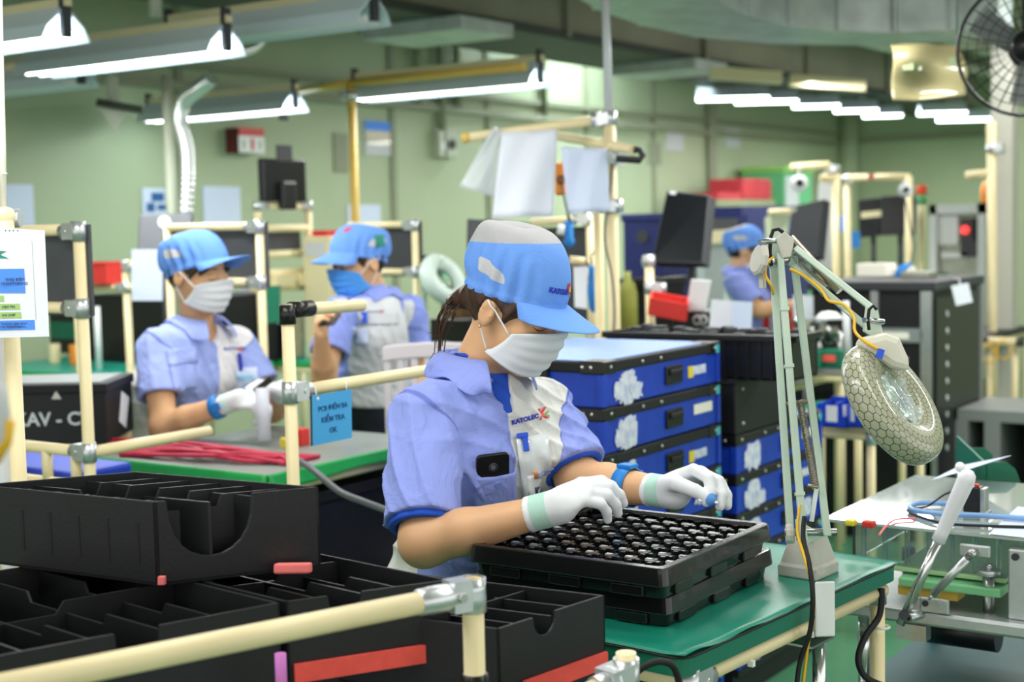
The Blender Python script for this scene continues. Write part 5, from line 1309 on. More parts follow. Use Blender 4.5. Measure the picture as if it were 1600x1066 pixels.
def press():
    """hand press jig at the right edge"""
    X0 = 2.70
    Q = lambda px, py, x: PL(px, py, 0, x)
    base = Q(1500, 1000, X0+.15)
    t = thing('hand_press', 'aluminium hand press jig with white lever grip, right of the front bench', 'machine', (X0+.15, .75, .502))
    a, b = Q(1417, 962, X0), Q(1600, 975, X0); zt = (a[2]+b[2])/2+.004; y0, y1 = -.05, Q(1304, 947, X0)[1]
    obj('base_plate', MB().box((X0, y0+.66, zt-.028), (X0+.5, y1-.0, zt)), M['alu'], t, bevel=.006); ybp = y0+.66
    for yy in (ybp+.03, y1-.05):
        for xx in (X0+.03, X0+.46): obj('leg', MB().cyl((xx, yy, .502), (xx, yy, zt-.028), .012, 18), M['chrome'], t)
    g0 = Q(1403, 902, X0+.04); g1 = Q(1564, 913, X0+.04); zg = g0[2]
    obj('fixture_board', MB().box((X0+.04, g1[1], zg-.018), (X0+.4, g0[1], zg)), M['green_light'], t, bevel=.004, label='pale green fixture board')
    obj('fixture_board', MB().box((X0+.07, g1[1]+.0, zg+.004), (X0+.42, g0[1]+.02, zg+.014)), mat('green_light_two', '#a9cf9a', .4), t, bevel=.003)
    y_ = Q(1403, 919, X0+.05); y2 = Q(1496, 919, X0+.05); obj('spacer_bar', MB().box((X0+.05, y2[1], y_[2]-.012), (X0+.1, y_[1], y_[2]+.006)), mat('ochre', '#b59a3c', .5), t)
    ck = Q(1545, 893, X0+.06); obj('guide_post', MB().cyl((ck[0], ck[1], zt), (ck[0], ck[1], ck[2]-.004), .011, 18), M['steel'], t); obj('guide_nut', MB().cyl(ck-V3((0,0,.006)), ck+V3((0,0,.003)), .022, 24), M['alu'], t); obj('guide_screw', MB().cyl(ck, ck+V3((0,0,.014)), .006, 12), M['steel'], t)
    for px in (1420, 1470): c2 = Q(px, 930, X0+.3); obj('guide_post', MB().cyl((c2[0], c2[1], zt), (c2[0], c2[1], zg), .014, 14), M['dark_grey'], t)
    # upright block at the right
    u0, u1 = Q(1575, 858, X0+.03), Q(1612, 968, X0+.03); obj('upright', MB().box((X0+.03, u1[1], zt), (X0+.06, u0[1], u0[2])), M['alu'], t, bevel=.003); sc = Q(1587, 870, X0+.03); obj('screw', MB().cyl(sc, sc-V3((.006,0,0)), .007, 14), M['dark_grey'], t)
    # damper between two brackets
    d0, d1 = Q(1518, 866, X0-.015), Q(1458, 930, X0-.015); dd = nrm(d1-d0)
    obj('damper', MB().cyl(d0+dd*.012, d1, .0078, 18), M['alu'], t); obj('damper_eye', MB().lathe(d0, (1, 0, 0), [(.004, -.007), (.009, -.007), (.009, .007), (.004, .007)], 18), M['steel'], t); obj('damper_rod', MB().cyl(d1, d1+dd*.012, .003, 10), M['chrome'], t)
    b0 = Q(1500, 849, X0+.005); b1 = Q(1548, 873, X0+.005); obj('damper_bracket', MB().box((X0, b1[1], b1[2]), (X0+.008, b0[1], b0[2])), M['alu'], t, bevel=.003)
    b0 = Q(1438, 932, X0+.005); b1 = Q(1484, 960, X0+.005); obj('damper_bracket', MB().box((X0-.002, b1[1], zt), (X0+.008, b0[1], b0[2])), M['alu'], t, bevel=.003)
    for px, py in ((1446, 943), (1464, 944)): s = Q(px, py, X0-.002); obj('screw', MB().cyl(s+V3((.001,0,0)), s-V3((.003,0,0)), .0062, 14), M['dark_grey'] if px < 1450 else M['steel'], t)
    # lever
    l0, l1, l2 = Q(1407, 975, X0-.03), Q(1466, 846, X0-.03), Q(1515, 738, X0-.03); ld = nrm(l2-l1)
    obj('lever_rod', MB().cyl(l0, l1+ld*.01, .0088, 20), M['chrome'], t)
    L = np.linalg.norm(l2-l1); obj('lever_grip', MB().lathe(l1, ld, [(.009, 0), (.0135, .001), (.0125, .02), (.0135, .05), (.0155, L*.6), (.0165, L-.015), (.014, L-.004), (.007, L+.003), (0, L+.004)], 28), M['white_plastic'], t, label='long white plastic lever grip')
    obj('lever_pivot', MB().cyl(Q(1412, 962, X0-.045), Q(1412, 962, X0+.03), .0095, 18), M['dark_grey'], t)
    s0 = Q(1419, 966, X0-.04); s1 = Q(1448, 958, X0+.02); obj('stop_pin', MB().cyl(s0, s1, .0085, 18), M['alu'], t); obj('stop_pin_hole', MB().cyl(s0-nrm(s1-s0)*.0008, s0, .0045, 14), M['rubber'], t)
    bl0, bl1 = Q(1405, 955, X0+.02), Q(1452, 1000, X0+.02); obj('pivot_block', MB().box((X0, bl1[1], bl1[2]), (X0+.03, bl0[1], zt-.028)), M['steel'], t)
    mo = Q(1500, 985, X0+.25); obj('motor', MB().cyl(mo+V3((0, .1, 0)), mo-V3((0, .08, 0)), .035, 18), M['black_plastic'], t)
    for px in (1478, 1520): m_ = Q(px, 1000, X0+.2); obj('lower_bracket', MB().box((m_[0]+.05, m_[1]-.006, m_[2]-.02), (m_[0]+.1, m_[1]+.006, zt-.028)), M['dark_grey'], t)
    # acrylic cover box and lid
    ay0, ay1 = Q(1600, 865, X0+.08)[1]-.06, Q(1332, 850, X0+.08)[1]; za0, za1 = zg+.015, Q(1450, 826, X0+.08)[2]
    obj('acrylic_cover', MB().box((X0+.08, ay0, za0), (X0+.085, ay1, za1)).box((X0+.46, ay0, za0), (X0+.465, ay1, za1)).box((X0+.085, ay1-.005, za0), (X0+.46, ay1, za1)), M['acrylic'], t)
    obj('cover_lid', MB().box((X0+.05, ay0, za1), (X0+.62, ay1+.05, za1+.006)), mat('lid_acrylic', '#c9d6d2', .06, trans=.35, coat=.8), t)
    for k in range(9):
        yy = ay1-.02-(ay1-ay0-.04)*k/8; obj('cover_post', MB().box((X0+.088, yy-.004, za0), (X0+.096, yy+.004, za1)), M['acrylic'], t)
    s = Q(1455, 860, X0+.1); obj('latch', MB().box((s[0], s[1]-.004, s[2]-.008), (s[0]+.006, s[1]+.004, s[2]+.008)), M['rubber'], t)
    # sensor, hose and coil lying on the lid
    zl = za1+.006
    s = Z(1530, 800, zl); sn = thing('sensor_block', 'black and steel sensor block standing on the clear press lid', 'sensor', s)
    obj('sensor_body', MB().box((s[0]-.012, s[1]-.004, zl), (s[0]+.02, s[1]+.03, zl+.052)), M['black_plastic'], sn, bevel=.002); obj('sensor_bracket', MB().box((s[0]-.012, s[1]-.014, zl), (s[0]+.02, s[1]-.005, zl+.05)).box((s[0]-.03, s[1]-.02, zl), (s[0]+.02, s[1]-.005, zl+.003)), M['steel'], sn, bevel=.001); obj('sensor_button', MB().cyl((s[0], s[1]+.005, zl+.052), (s[0], s[1]+.005, zl+.058), .005, 12), M['red'], sn)
    cbl = [s+V3((0, .03, .045)), D(1478, 772, 2.98), Z(1447, 792, zl+.004), Z(1420, 793, zl+.004)]; tag(obj('sensor_cable', MB().tube(smooth(cbl), .002, 8), M['rubber'], at=s+V3((0, .03, .045))), 'thin black cable running down from the sensor block', 'cable')
    pts = [Z(x, y, zl+.009) for x, y in ((1620, 812), (1540, 806), (1470, 803), (1428, 797), (1424, 790), (1445, 786), (1500, 788))]
    tag(obj('air_hose', MB().tube(smooth(pts), .0055, 10), mat('hose_blue', '#8cb8ec', .15, trans=.3), at=pts[0]), 'pale blue air hose looped on the clear press lid', 'hose')
    pts = [Z(x, y, zl+.005) for x, y in ((1620, 824), (1540, 822), (1475, 818), (1432, 806), (1418, 798))]
    tag(obj('lid_cable', MB().tube(smooth(pts), .003, 8), M['rubber'], at=pts[0]), 'black cable lying along the blue air hose on the press lid', 'cable')
    pts = [Z(x, y, zl+.004) for x, y in ((1430, 810), (1400, 812), (1385, 822), (1374, 836))]; tag(obj('red_lead', MB().tube(smooth(pts), .0022, 8), M['pink_foam'], at=pts[0]), 'thin pinkish lead crossing the press lid', 'cable')
    s = Z(1358, 818, zl+.008); tag(obj('lead_plug', MB().box(s-V3((.01, .012, .008)), s+V3((.01, .012, .006)), 0), M['red'], at=s, bevel=.003), 'small red plug on the press lid', 'plug'); s = Z(1330, 815, zl+.008); tag(obj('lead_plug', MB().box(s-V3((.01, .01, .008)), s+V3((.01, .01, .004)), 0), M['yellow'], at=s, bevel=.003), 'small yellow plug on the press lid', 'plug')
    p0 = [Z(1545, 835, zl+.001), Z(1640, 845, zl+.001), Z(1660, 800, zl+.001), Z(1590, 792, zl+.001)]; tag(obj('paper_sheet', MB().prism(p0, (0, 0, .0008)), M['paper_blue'], at=p0[0]), 'white sheet lying on the press lid at the right edge', 'paper')
    # bench that carries the press, teal mat below
    zb = .50
    bt = thing('press_table', 'low table with teal mat below the hand press', 'table', (3.1, .6, 0)); obj('table_top', MB().box((X0+.02, -.3, zb-.03), (X0+1.1, 1.05, zb-.002)), mat('teal_mat', '#0f6468', .5), bt); obj('table_trim', MB().box((X0+.01, -.3, zb-.035), (X0+.02, 1.06, zb)), M['plated'], bt)
    for xx in (X0+.08, X0+1.0):
        for yy in (-.2, .98): obj('leg', MB().cyl((xx, yy, 0), (xx, yy, zb-.03), .016, 14), M['pipe'], bt)
    # cable loop hanging from the front bench
    pts = [D(x, y, d) for x, y, d in ((1378, 920, 2.66), (1374, 962, 2.66), (1352, 995, 2.64), (1341, 1030, 2.62), (1352, 1058, 2.6), (1380, 1072, 2.6))]
    tag(obj('bench_cable', MB().tube(smooth(pts), .006, 10), M['rubber'], at=pts[0]), 'black cable looping down beside the right leg of the front bench', 'cable')
    pts = [D(x, y, d) for x, y, d in ((985, 1060, 2.05), (1005, 1043, 2.04), (1030, 1034, 2.04), (1052, 1042, 2.05), (1062, 1070, 2.06))]
    tag(obj('corner_cable', MB().tube(smooth(pts), .0052, 10), M['rubber'], at=pts[0]), 'black cable arching below the front corner of the bench', 'cable')  # plain bench cable, free at both ends
    # green trays and a clipped sheet behind the lid
    q = D(1570, 780, 3.5); gt = thing('document_tray', 'dark green plastic tray with rounded side behind the press', 'tray', q)
    def side(off):
        c = D(1526, 778, 3.35)+FW*off; pts = [(0, 0), (.108, 0), (.104, .03), (.09, .066), (.07, .082), (.0, .084)]
        return [c+nrm(RT*[1,1,0])*a+V3((0, 0, b)) for a, b in pts]
    obj('side_panel', MB().prism(side(0), FW*.006), M['green_plastic'], gt); obj('side_panel', MB().prism([p+nrm(RT*[1,1,0])*.045+V3((0, 0, .01)) for p in side(.3)], FW*.006), M['green_plastic'], gt)
    f0 = D(1526, 778, 3.35); rr = nrm(RT*[1,1,0]); obj('bottom_panel', MB().prism([f0, f0+rr*.108, f0+rr*.15+FW*.3*[1,1,0], f0+rr*.045+FW*.3*[1,1,0]], (0, 0, .006)), M['green_plastic'], gt); obj('back_panel', MB().prism([f0+rr*.02, f0+rr*.045+FW*.3*[1,1,0], f0+rr*.045+FW*.3*[1,1,0]+V3((0,0,.1)), f0+rr*.02+V3((0,0,.08))], rr*.005), M['green_plastic'], gt)
    s = D(1600, 790, 3.3); tag(obj('foam_block', MB().box(s-V3((.03, .03, .03)), s+V3((.03, .03, .035))), M['red_foam'], at=s-V3((0, 0, .03)), bevel=.005), 'red foam block at the right edge beside the dark green tray', 'foam block')
    a, b, c_, d_ = D(1456, 750, 3.1), D(1500, 738, 3.08), D(1580, 712, 3.25), D(1500, 728, 3.4)
    ps = thing('clipped_sheet', 'white sheet held up by a clip behind the white lever grip', 'paper', a); obj('sheet', MB().add([a, b, c_, d_], [(0, 1, 2, 3)]), M['paper_blue'], ps, solid=.001); obj('clip', MB().ball(D(1500, 730, 3.07), .011, 12), M['white'], ps)
    st = thing('paper_stand', 'thin steel stand holding the clipped sheet', 'stand', (d_[0], d_[1], 0)); obj('pole', MB().cyl((d_[0], d_[1], 0), d_-V3((0, 0, .004)), .008, 10), M['steel'], st); obj('foot', MB().cyl((d_[0], d_[1], 0), (d_[0], d_[1], .01), .06, 16), M['steel'], st)
# ---------------------------------------------------------------- middle ground
def face_x(c, p0, p1, thick):
    """box whose near face lies on the plane x = c between two pixels"""
    a, b = PL(*p0, 0, c), PL(*p1, 0, c); return (c, min(a[1], b[1]), min(a[2], b[2])), (c+thick, max(a[1], b[1]), max(a[2], b[2]))
def face_y(c, p0, p1, thick):
    a, b = PL(*p0, 1, c), PL(*p1, 1, c); return (min(a[0], b[0]), c, min(a[2], b[2])), (max(a[0], b[0]), c+thick, max(a[2], b[2]))
def on_floor(lo, hi): return ((lo[0]+hi[0])/2, (lo[1]+hi[1])/2, 0)
def box_thing(name, label, cat, lo, hi, m, group=None, bevel=.004): 
    return tag(obj(name, MB().box(lo, hi), m, at=((lo[0]+hi[0])/2, (lo[1]+hi[1])/2, min(lo[2], hi[2])), bevel=bevel), label, cat, group)
def bench(label, x0, x1, y0, y1, z=.80, top='mat_teal', edge='mat_bright', group=None, name='work_bench', shelf=None):
    t = thing(name, label, 'table', ((x0+x1)/2, (y0+y1)/2, 0), group)
    obj('table_top', MB().box((x0, y0, z-.028), (x1, y1, z-.003)), M[edge], t); obj('table_mat', MB().box((x0+.004, y0+.004, z-.003), (x1-.004, y1-.004, z)), M[top], t)
    for (a, b) in (((x0, y0), (x1, y0)), ((x1, y0), (x1, y1)), ((x1, y1), (x0, y1)), ((x0, y1), (x0, y0))):
        s = .018; fx = lambda p: (p[0]+(s if p[0] == x0 else -s), p[1]+(s if p[1] == y0 else -s))
        A, B = fx(a), fx(b)
        obj('rail', MB().cyl((*A, z-.045), (*B, z-.045), .0155, 12), M['pipe'], t); obj('leg', MB().cyl((*A, 0), (*A, z-.03), .0155, 12), M['pipe'], t)
        m = MB(); joint(m, (*A, z-.05), (0, 0, 1), (B[0]-A[0], B[1]-A[1], 0), .0155); obj('joint', m, M['plated'], t)
    if shelf:
        for y in (y0+.02, y1-.02): obj('rail', MB().cyl((x0+.02, y, shelf-.015), (x1-.02, y, shelf-.015), .0145, 12), M['pipe'], t)
        for x in np.linspace(x0+.1, x1-.1, 4): obj('shelf_rail', MB().cyl((x, y0+.02, shelf-.014), (x, y1-.02, shelf-.014), .0138, 12), M['pipe'], t)
    return t
def stool(label, x, y, z, group='work stools'):
    t = thing('work_stool', label, 'stool', (x, y, 0), group)
    obj('seat', MB().lathe((x, y, z-.04), (0, 0, 1), [(0, 0), (.14, 0), (.15, .01), (.15, .03), (.14, .04), (0, .04)], 24), M['dark_grey'], t)
    for a in range(4):
        c, s = math.cos(a*1.5708+.4), math.sin(a*1.5708+.4); obj('leg', MB().cyl((x+c*.1, y+s*.1, z-.04), (x+c*.19, y+s*.19, 0), .012, 10), M['steel'], t)
    return t
def case(x, y, z, h, label, top=False, var=0, group='blue transport cases'):
    W, L = .66, .50
    t = thing('transport_case', label, 'case', (x+W/2, y+L/2, z), group)
    obj('case_body', MB().box((x+.004, y+.004, z), (x+W-.004, y+L-.004, z+h-.03)), M['blue_case'], t, bevel=.004)
    obj('case_rim', MB().box((x, y, z+h-.031), (x+W, y+L, z+h-.003)), M['rubber'], t, bevel=.004)
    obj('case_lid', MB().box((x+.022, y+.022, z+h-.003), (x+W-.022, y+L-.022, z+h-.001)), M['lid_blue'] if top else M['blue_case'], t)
    for cx, cy in ((0, 0), (1, 0), (0, 1)):
        px_, py_ = x+cx*W, y+cy*L
        obj('case_corner', MB().box((px_-(.07 if cx else .003), py_-(.07 if cy else .003), z+h-.034), (px_+(.003 if cx else .07), py_+(.003 if cy else .07), z+h-.0005)), M['black_joint'], t, bevel=.004)
        obj('case_edge', MB().box((px_-(.018 if cx else .002), py_-(.018 if cy else .002), z+.002), (px_+(.002 if cx else .018), py_+(.002 if cy else .018), z+h-.034)), M['blue_case'], t, bevel=.002)
    for rx in (.035, .2, .3, W-.035): obj('rivet', MB().lathe((x+rx, y-.003, z+h-.017), (0, -1, 0), [(.005, 0), (.004, .002), (0, .003)], 10), M['steel'], t)
    for ry in (.035, .06, .3): obj('rivet', MB().lathe((x-.003, y+ry, z+h-.017), (-1, 0, 0), [(.005, 0), (.004, .002), (0, .003)], 10), M['steel'], t)
    hx = x+W*.57; hz = z+h*.42
    hd_ = obj('handle', MB().box((hx-.045, y-.004, hz-.026), (hx+.05, y+.004, hz+.026)), M['black_plastic'], t, bevel=.008); obj('handle_grip', MB().box((hx-.034, y-.012, hz+.0), (hx+.038, y-.004, hz+.016)), M['rubber'], hd_, bevel=.004)
    r = np.random.RandomState(40+var); lay = [0]
    def torn(cx, cz, w, hh, m='label_white', n=26):
        pts = []
        for k in range(n):
            a = 2*math.pi*k/n; rr = 1-.35*r.rand()**2
            pts.append((cx+w*.5*np.sign(math.cos(a))*abs(math.cos(a))**.5*rr, y+.0035, cz+hh*.5*np.sign(math.sin(a))*abs(math.sin(a))**.5*rr))
        lay[0] += 1; pts = [(a_, b_-.0011*lay[0], c_) for a_, b_, c_ in pts]; obj('torn_label', MB().prism(pts, (0, -.0009, 0)), M[m], t)
    zc = z+(h-.034)/2
    torn(x+.125, zc, .10, h*.78); torn(x+.085, zc-.006, .06, h*.45)
    if var % 3 != 1: torn(x+.17, zc-.014, .07, h*.4)
    if var % 2 == 0:
        lx = x+W*.76; obj('paper_label', MB().box((lx-.035, y+.0022, zc-.006), (lx+.075, y+.0035, zc+.018)), M['label_white'], t); obj('yellow_label', MB().box((lx-.035, y+.001, zc-.012), (lx-.005, y+.003, zc+.02)), M['yellow'], t)
    elif var % 4 == 1: obj('paper_label', MB().box((x+W*.76, y+.0022, zc), (x+W*.93, y+.0035, zc+.028)), M['paper_cream'], t)
    else: torn(x+W*.8, zc+.01, .09, h*.5)
    obj('case_clip', MB().box((x+W-.03, y-.004, z+h-.032), (x+W-.008, y-.001, z+h-.008)), mat('clip_teal', '#4ab8c8', .4), t)
    lk = obj('latch', MB().box((x-.012, y+.16, z+h-.075), (x, y+.205, z+h-.002)), M['black_plastic'], t, bevel=.004); obj('latch_lip', MB().box((x-.016, y+.166, z+h-.08), (x-.004, y+.2, z+h-.066)), M['rubber'], lk, bevel=.002)
    return t
def cases():
    x, y, h = 3.095, 1.83, .119
    p = thing('pallet', 'black plastic pallet under the near stack of blue cases', 'pallet', (x+.33, y+.25, 0)); obj('pallet_deck', MB().box((x, y, .02), (x+.66, y+.5, .033)), M['rubber'], p)
    for k in range(3): obj('pallet_runner', MB().box((x, y+.02+k*.19, 0), (x+.66, y+.1+k*.19, .02)), M['rubber'], p)
    n1 = ['bottom', 'second from the bottom', 'third from the bottom', 'fourth from the bottom', 'middle', 'fourth from the top', 'third from the top', 'second from the top', 'topmost']
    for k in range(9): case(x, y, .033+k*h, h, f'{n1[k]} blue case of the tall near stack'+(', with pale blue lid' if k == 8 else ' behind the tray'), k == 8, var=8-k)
    x2, h = 3.86, .119
    p = thing('pallet', 'black plastic pallet under the farther stack of blue cases', 'pallet', (x2+.33, y+.25, 0)); obj('pallet_deck', MB().box((x2, y, .08), (x2+.66, y+.5, .10)), M['rubber'], p)
    for k in range(3): obj('pallet_runner', MB().box((x2, y+.02+k*.19, 0), (x2+.66, y+.1+k*.19, .08)), M['rubber'], p)
    n2 = ['bottom', 'second from the bottom', 'third from the bottom', 'third from the top', 'second from the top', 'topmost']
    for k in range(6): case(x2, y, .10+k*h, h, f'{n2[k]} blue case of the farther stack, below the black case', False, var=20+k)
    zt = .10+6*h
    b = thing('black_case', 'plain black case standing on the farther stack of blue cases', 'case', (x2+.22, y+.25, zt)); obj('case_body', MB().box((x2, y, zt), (x2+.44, y+.5, zt+.165)), M['black_board'], b, bevel=.006)
    for zz in (.03, .135): obj('rivet', MB().lathe((x2+.05, y-.0, zt+zz), (0, -1, 0), [(.006, 0), (.004, .003), (0, .004)], 10), M['steel'], b)
    obj('case_rim', MB().box((x2-.003, y-.003, zt+.150), (x2+.443, y+.503, zt+.168)), M['rubber'], b, bevel=.003)
    z2 = zt+.168; y1, y0 = PL(948, 550, 0, 3.86)[1], PL(1236, 550, 0, 3.86)[1]
    r = thing('ribbed_bin', 'long black ribbed bin lying across the black case, filled with small parts', 'bin', (3.96, (y0+y1)/2, z2)); hb = 1.115-z2
    mb = MB(); t_ = .008
    mb.box((3.86, y0, z2), (4.055, y1, z2+.006)); mb.box((3.86, y0, z2), (3.86+t_, y1, z2+hb)); mb.box((4.055-t_, y0, z2), (4.055, y1, z2+hb)); mb.box((3.86, y0, z2), (4.055, y0+t_, z2+hb)); mb.box((3.86, y1-t_, z2), (4.055, y1, z2+hb)); obj('bin_body', mb, M['black_plastic'], r)
    obj('bin_rim', MB().box((3.848, y0-.012, z2+hb-.02), (3.872, y1+.012, z2+hb)).box((3.848, y0-.012, z2+hb-.02), (4.065, y0+.008, z2+hb)), M['black_plastic'], r, bevel=.003)
    for k in range(16): yy = y0+.02+(y1-y0-.04)*k/15; obj('rib', MB().box((3.853, yy-.005, z2), (3.861, yy+.005, z2+hb-.02)), M['black_plastic'], r)
    m = MB()
    for k in range(40): m.obox((3.89+.13*rng.rand(), y0+.03+(y1-y0-.06)*rng.rand(), z2+hb-.012+.02*rng.rand()), V3((.02, .004, 0)), V3((-.003, .014, 0)), V3((0, 0, .008)))
    o = obj('bin_contents', m, M['dark_grey'], r); o['kind'] = 'stuff'
    # blue cases under the front bench are the lower cases of the same stacks
def hanging_frame():
    d = 4.95
    A = D(945, -20, d); Bt = D(956, 183, d); base = V3((Bt[0]+.01, Bt[1]-.005, 0)); 
    j1 = D(952, 185, d); j2 = D(957, 232, d); a_end = D(722, 216, 5.05); b_end = D(990, 234, 4.8); b_st = D(868, 212, 5.35)
    t = thing('pipe_stand', 'tall cream pipe stand with side arms and hanging white sheets, middle of the picture', 'pipe frame', base)
    low = D(964, 540, d); obj('post', MB().cyl(V3((low[0], low[1], 0)), j1, .0215, 20), M['pipe'], t); obj('upper_post', MB().cyl(j1, A, .0145, 18), M['light_grey'], t, label='slim pale grey upper pole')
    p2 = D(938, 430, d+.12); obj('post', MB().cyl(V3((p2[0], p2[1], 0)), D(932, 232, d+.12), .017, 18), M['pipe'], t)
    obj('arm', MB().cyl(j1, a_end, .0175, 18), M['pipe'], t); obj('arm', MB().cyl(b_st, b_end, .0165, 18), M['pipe'], t)
    m = MB(); joint(m, j1, (0, 0, 1), a_end-j1, .021); obj('joint', m, M['plated'], t); m = MB(); joint(m, D(960, 245, d), (0, 0, 1), b_end-b_st, .021); obj('joint', m, M['plated'], t)
    m = MB(); joint(m, D(962, 322, d), (0, 0, 1), cdir(-1, 0, 0), .021); obj('joint', m, M['plated'], t)
    obj('arm_cap', MB().cyl(a_end, a_end+nrm(j1-a_end)*.03, .0185, 16), mat('cap_yellow', '#e2c26a', .5), t); obj('arm_hook', MB().tube([b_end, b_end+RT*.02, b_end+RT*.03-UP*.02, b_end+RT*.02-UP*.035, b_end-RT*.06-UP*.03], .012, 10), M['black_joint'], t)
    pc = [D(957, 245, d-.03), D(953, 300, d-.03), D(945, 370, d-.03), D(956, 430, d-.03), D(960, 490, d-.03), D(957, 540, d-.03)]; obj('stand_cable', MB().tube(smooth(pc), .004, 8), mat('cable_grey', '#6a6660', .5), t)
    def sheet(label, q, d, m, bow=.03, name='hanging_sheet'):
        q = [D(*p, d) for p in q]
        def f(u, v): 
            p = (q[0]*(1-u)+q[1]*u)*(1-v)+(q[3]*(1-u)+q[2]*u)*v; return p-FW*(bow*math.sin(u*math.pi)*(.3+.7*v)+.008*math.sin(u*9+v*4))
        return tag(obj(name, MB().grid(f, 16, 12), M[m], at=q[0], solid=.0012), label, 'sheet')
    sheet('crumpled translucent sheet hanging from the tip of the upper pipe arm', [(772, 196), (786, 206), (773, 309), (717, 292)], 5.0, 'film')
    sheet('large white sheet hanging from the upper pipe arm, above the nearest cap', [(784, 207), (871, 203), (864, 338), (769, 342)], 4.93, 'paper')
    sheet('smooth white sheet hanging beside the cream post, right of the larger one', [(876, 229), (949, 233), (953, 330), (888, 334)], 4.87, 'paper_blue', .02)
    c = D(876, 280, 5.3); o = thing('orange_holder', 'orange tool holder hanging between the two white sheets', 'holder', c); obj('holder_body', MB().obox(c, cdir(1, 0, 0)*.02, cdir(0, 1, 0)*.06, cdir(0, 0, 1)*.02), M['orange'], o, bevel=.01); obj('holder_ring', MB().lathe(c+cdir(0, -.2, 1)*.03, cdir(0, 0, 1), [(.008, 0), (.016, 0), (.016, .008), (.008, .008)], 16), M['dark_grey'], o); obj('holder_cord', MB().tube([c, D(884, 320, 5.2), D(892, 350, 5.2)], .004, 8), M['dark_grey'], o)
def bench_left():
    t = bench('second bench with green cloth edge and red cables, left of the main worker', 2.77, 3.52, 2.68, 3.37, .80, 'bench_grey', 'mat_bright')
    # drooping green cloth edge
    def cl(u, v):
        y = 3.37-.69*u; dr = .045+.012*math.sin(u*7)+.03*max(0, 1-abs(u-.86)*12); return (2.765-.004*v, y, .802-dr*v)
    obj('cloth_edge', MB().grid(cl, 40, 6), M['mat_bright'], t, solid=.003)
    def cl2(u, v): return (2.77+.75*u, 2.675-.004*v, .802-(.04+.006*math.sin(u*9))*v)
    obj('cloth_edge', MB().grid(cl2, 40, 6), M['mat_bright'], t, solid=.003)
    m = MB()
    for k in range(14):
        y0 = 2.78+.5*rng.rand(); pts = [(2.80+.1*rng.rand(), 3.3, .806), (2.83+.08*rng.rand(), y0+.2, .81+.02*rng.rand()), (2.86+.1*rng.rand(), y0, .812+.02*rng.rand()), (2.9+.15*rng.rand(), 2.74, .807)]; m.tube(smooth(pts), .006, 7)
    o = tag(obj('red_cables', m, M['red_wire'], at=(2.9, 3.0, .80)), 'tangle of thin dark red cables on the second bench', 'cables', kind='stuff')
    for k, (p, c) in enumerate((((452, 690), 'yellow'), ((462, 680), 'green_plastic'), ((470, 686), 'red'))):
        q = Z(*p, .82); tag(obj('terminal_block', MB().box(q-V3((.02, .02, .02)), q+V3((.02, .02, .012+.01*k))), M[c], at=q-V3((0, 0, .02)), bevel=.003), f"small {('yellow', 'green', 'red')[k]} terminal block beside the upright pipe on the second bench", 'component')
    q = Z(262, 694, .803); tag(obj('steel_strip', MB().box(q-V3((.03, .1, 0)), q+V3((.06, .1, .004))), M['dark_grey'], at=q), 'dark strip lying on the near edge of the second bench', 'strip')
    # pipe frame beside the bench
    d = 3.1; P0 = D(449, 485, d); y = P0[1]; x = P0[0]
    top2 = PL(566, 477, 1, y); lowz = PL(460, 612, 1, y); low2 = PL(640, 590, 1, y)
    f = frame('pipe_stand', 'cream pipe frame with black elbow in front of the second bench', 'pipe frame', (x, y, 0), [('post', (x, y, 0), (x, y, P0[2])), ('rail', (x, y, P0[2]), top2), ('rail', (x, y, lowz[2]), (low2[0]+.12, y, lowz[2])), ('post', (low2[0]+.1, y, 0), (low2[0]+.1, y, lowz[2]))], [((x, y, lowz[2]), (0, 0, 1), (1, 0, 0))])
    obj('elbow', MB().cyl((x, y, P0[2]-.03), (x, y, P0[2]+.012), .018, 18).cyl((x+.01, y, P0[2]), (x+.075, y, P0[2]), .018, 18), M['black_joint'], f, label='black elbow joint')
    # grey soft tool wrapped on the joint
    c = (x+.02, y-.0, lowz[2]+.01); 
    # blue sign
    s0, s1 = PL(487, 622, 1, y-.02), PL(548, 614, 1, y-.02); hz = .108
    n = V3((0, -1, 0)); ux = nrm(V3((1, 0, .0))); 
    q = [V3((s0[0], y-.022, lowz[2]-.012)), V3((s1[0], y-.022, lowz[2]-.012)), V3((s1[0]-.012, y-.03, lowz[2]-.012-hz)), V3((s0[0]-.012, y-.03, lowz[2]-.012-hz))]
    sg = thing('station_sign', 'bright blue lettered card hanging from the lower cream rail', 'sign', q[0]); obj('card', MB().prism(q, (0, .0015, 0)), M['sign_blue'], sg); obj('card_back', MB().prism([p+V3((-.004, .002, 0)) for p in q], (0, .001, 0)), M['dark_grey'], sg)
    cx = (q[0]+q[1])/2
    for k, (tx, s_) in enumerate((('PCB ĐIỆN BA', .0165), ('KIỂM TRA', .0175), ('OK', .017))):
        text_on('sign_lettering', tx, s_, cx+V3((-.002-.003*k, -.002-.002*k, -.032-.025*k)), ux, V3((-.05, -.08, 1)), M['sign_ink'], sg, offset=.0003, lift=.0012)
    obj('eyelet', MB().lathe(q[0]+V3((.016, -.001, -.008)), n, [(.001, 0), (.004, .001), (.004, 0)], 12), M['white'], sg); obj('hanger', MB().cyl(q[0]+V3((.016, .001, -.01)), q[0]+V3((.016, .006, .02)), .0012, 6), M['white'], sg); obj('hanger', MB().cyl(q[1]+V3((-.012, .001, -.01)), q[1]+V3((-.012, .006, .02)), .0012, 6), M['white'], sg)
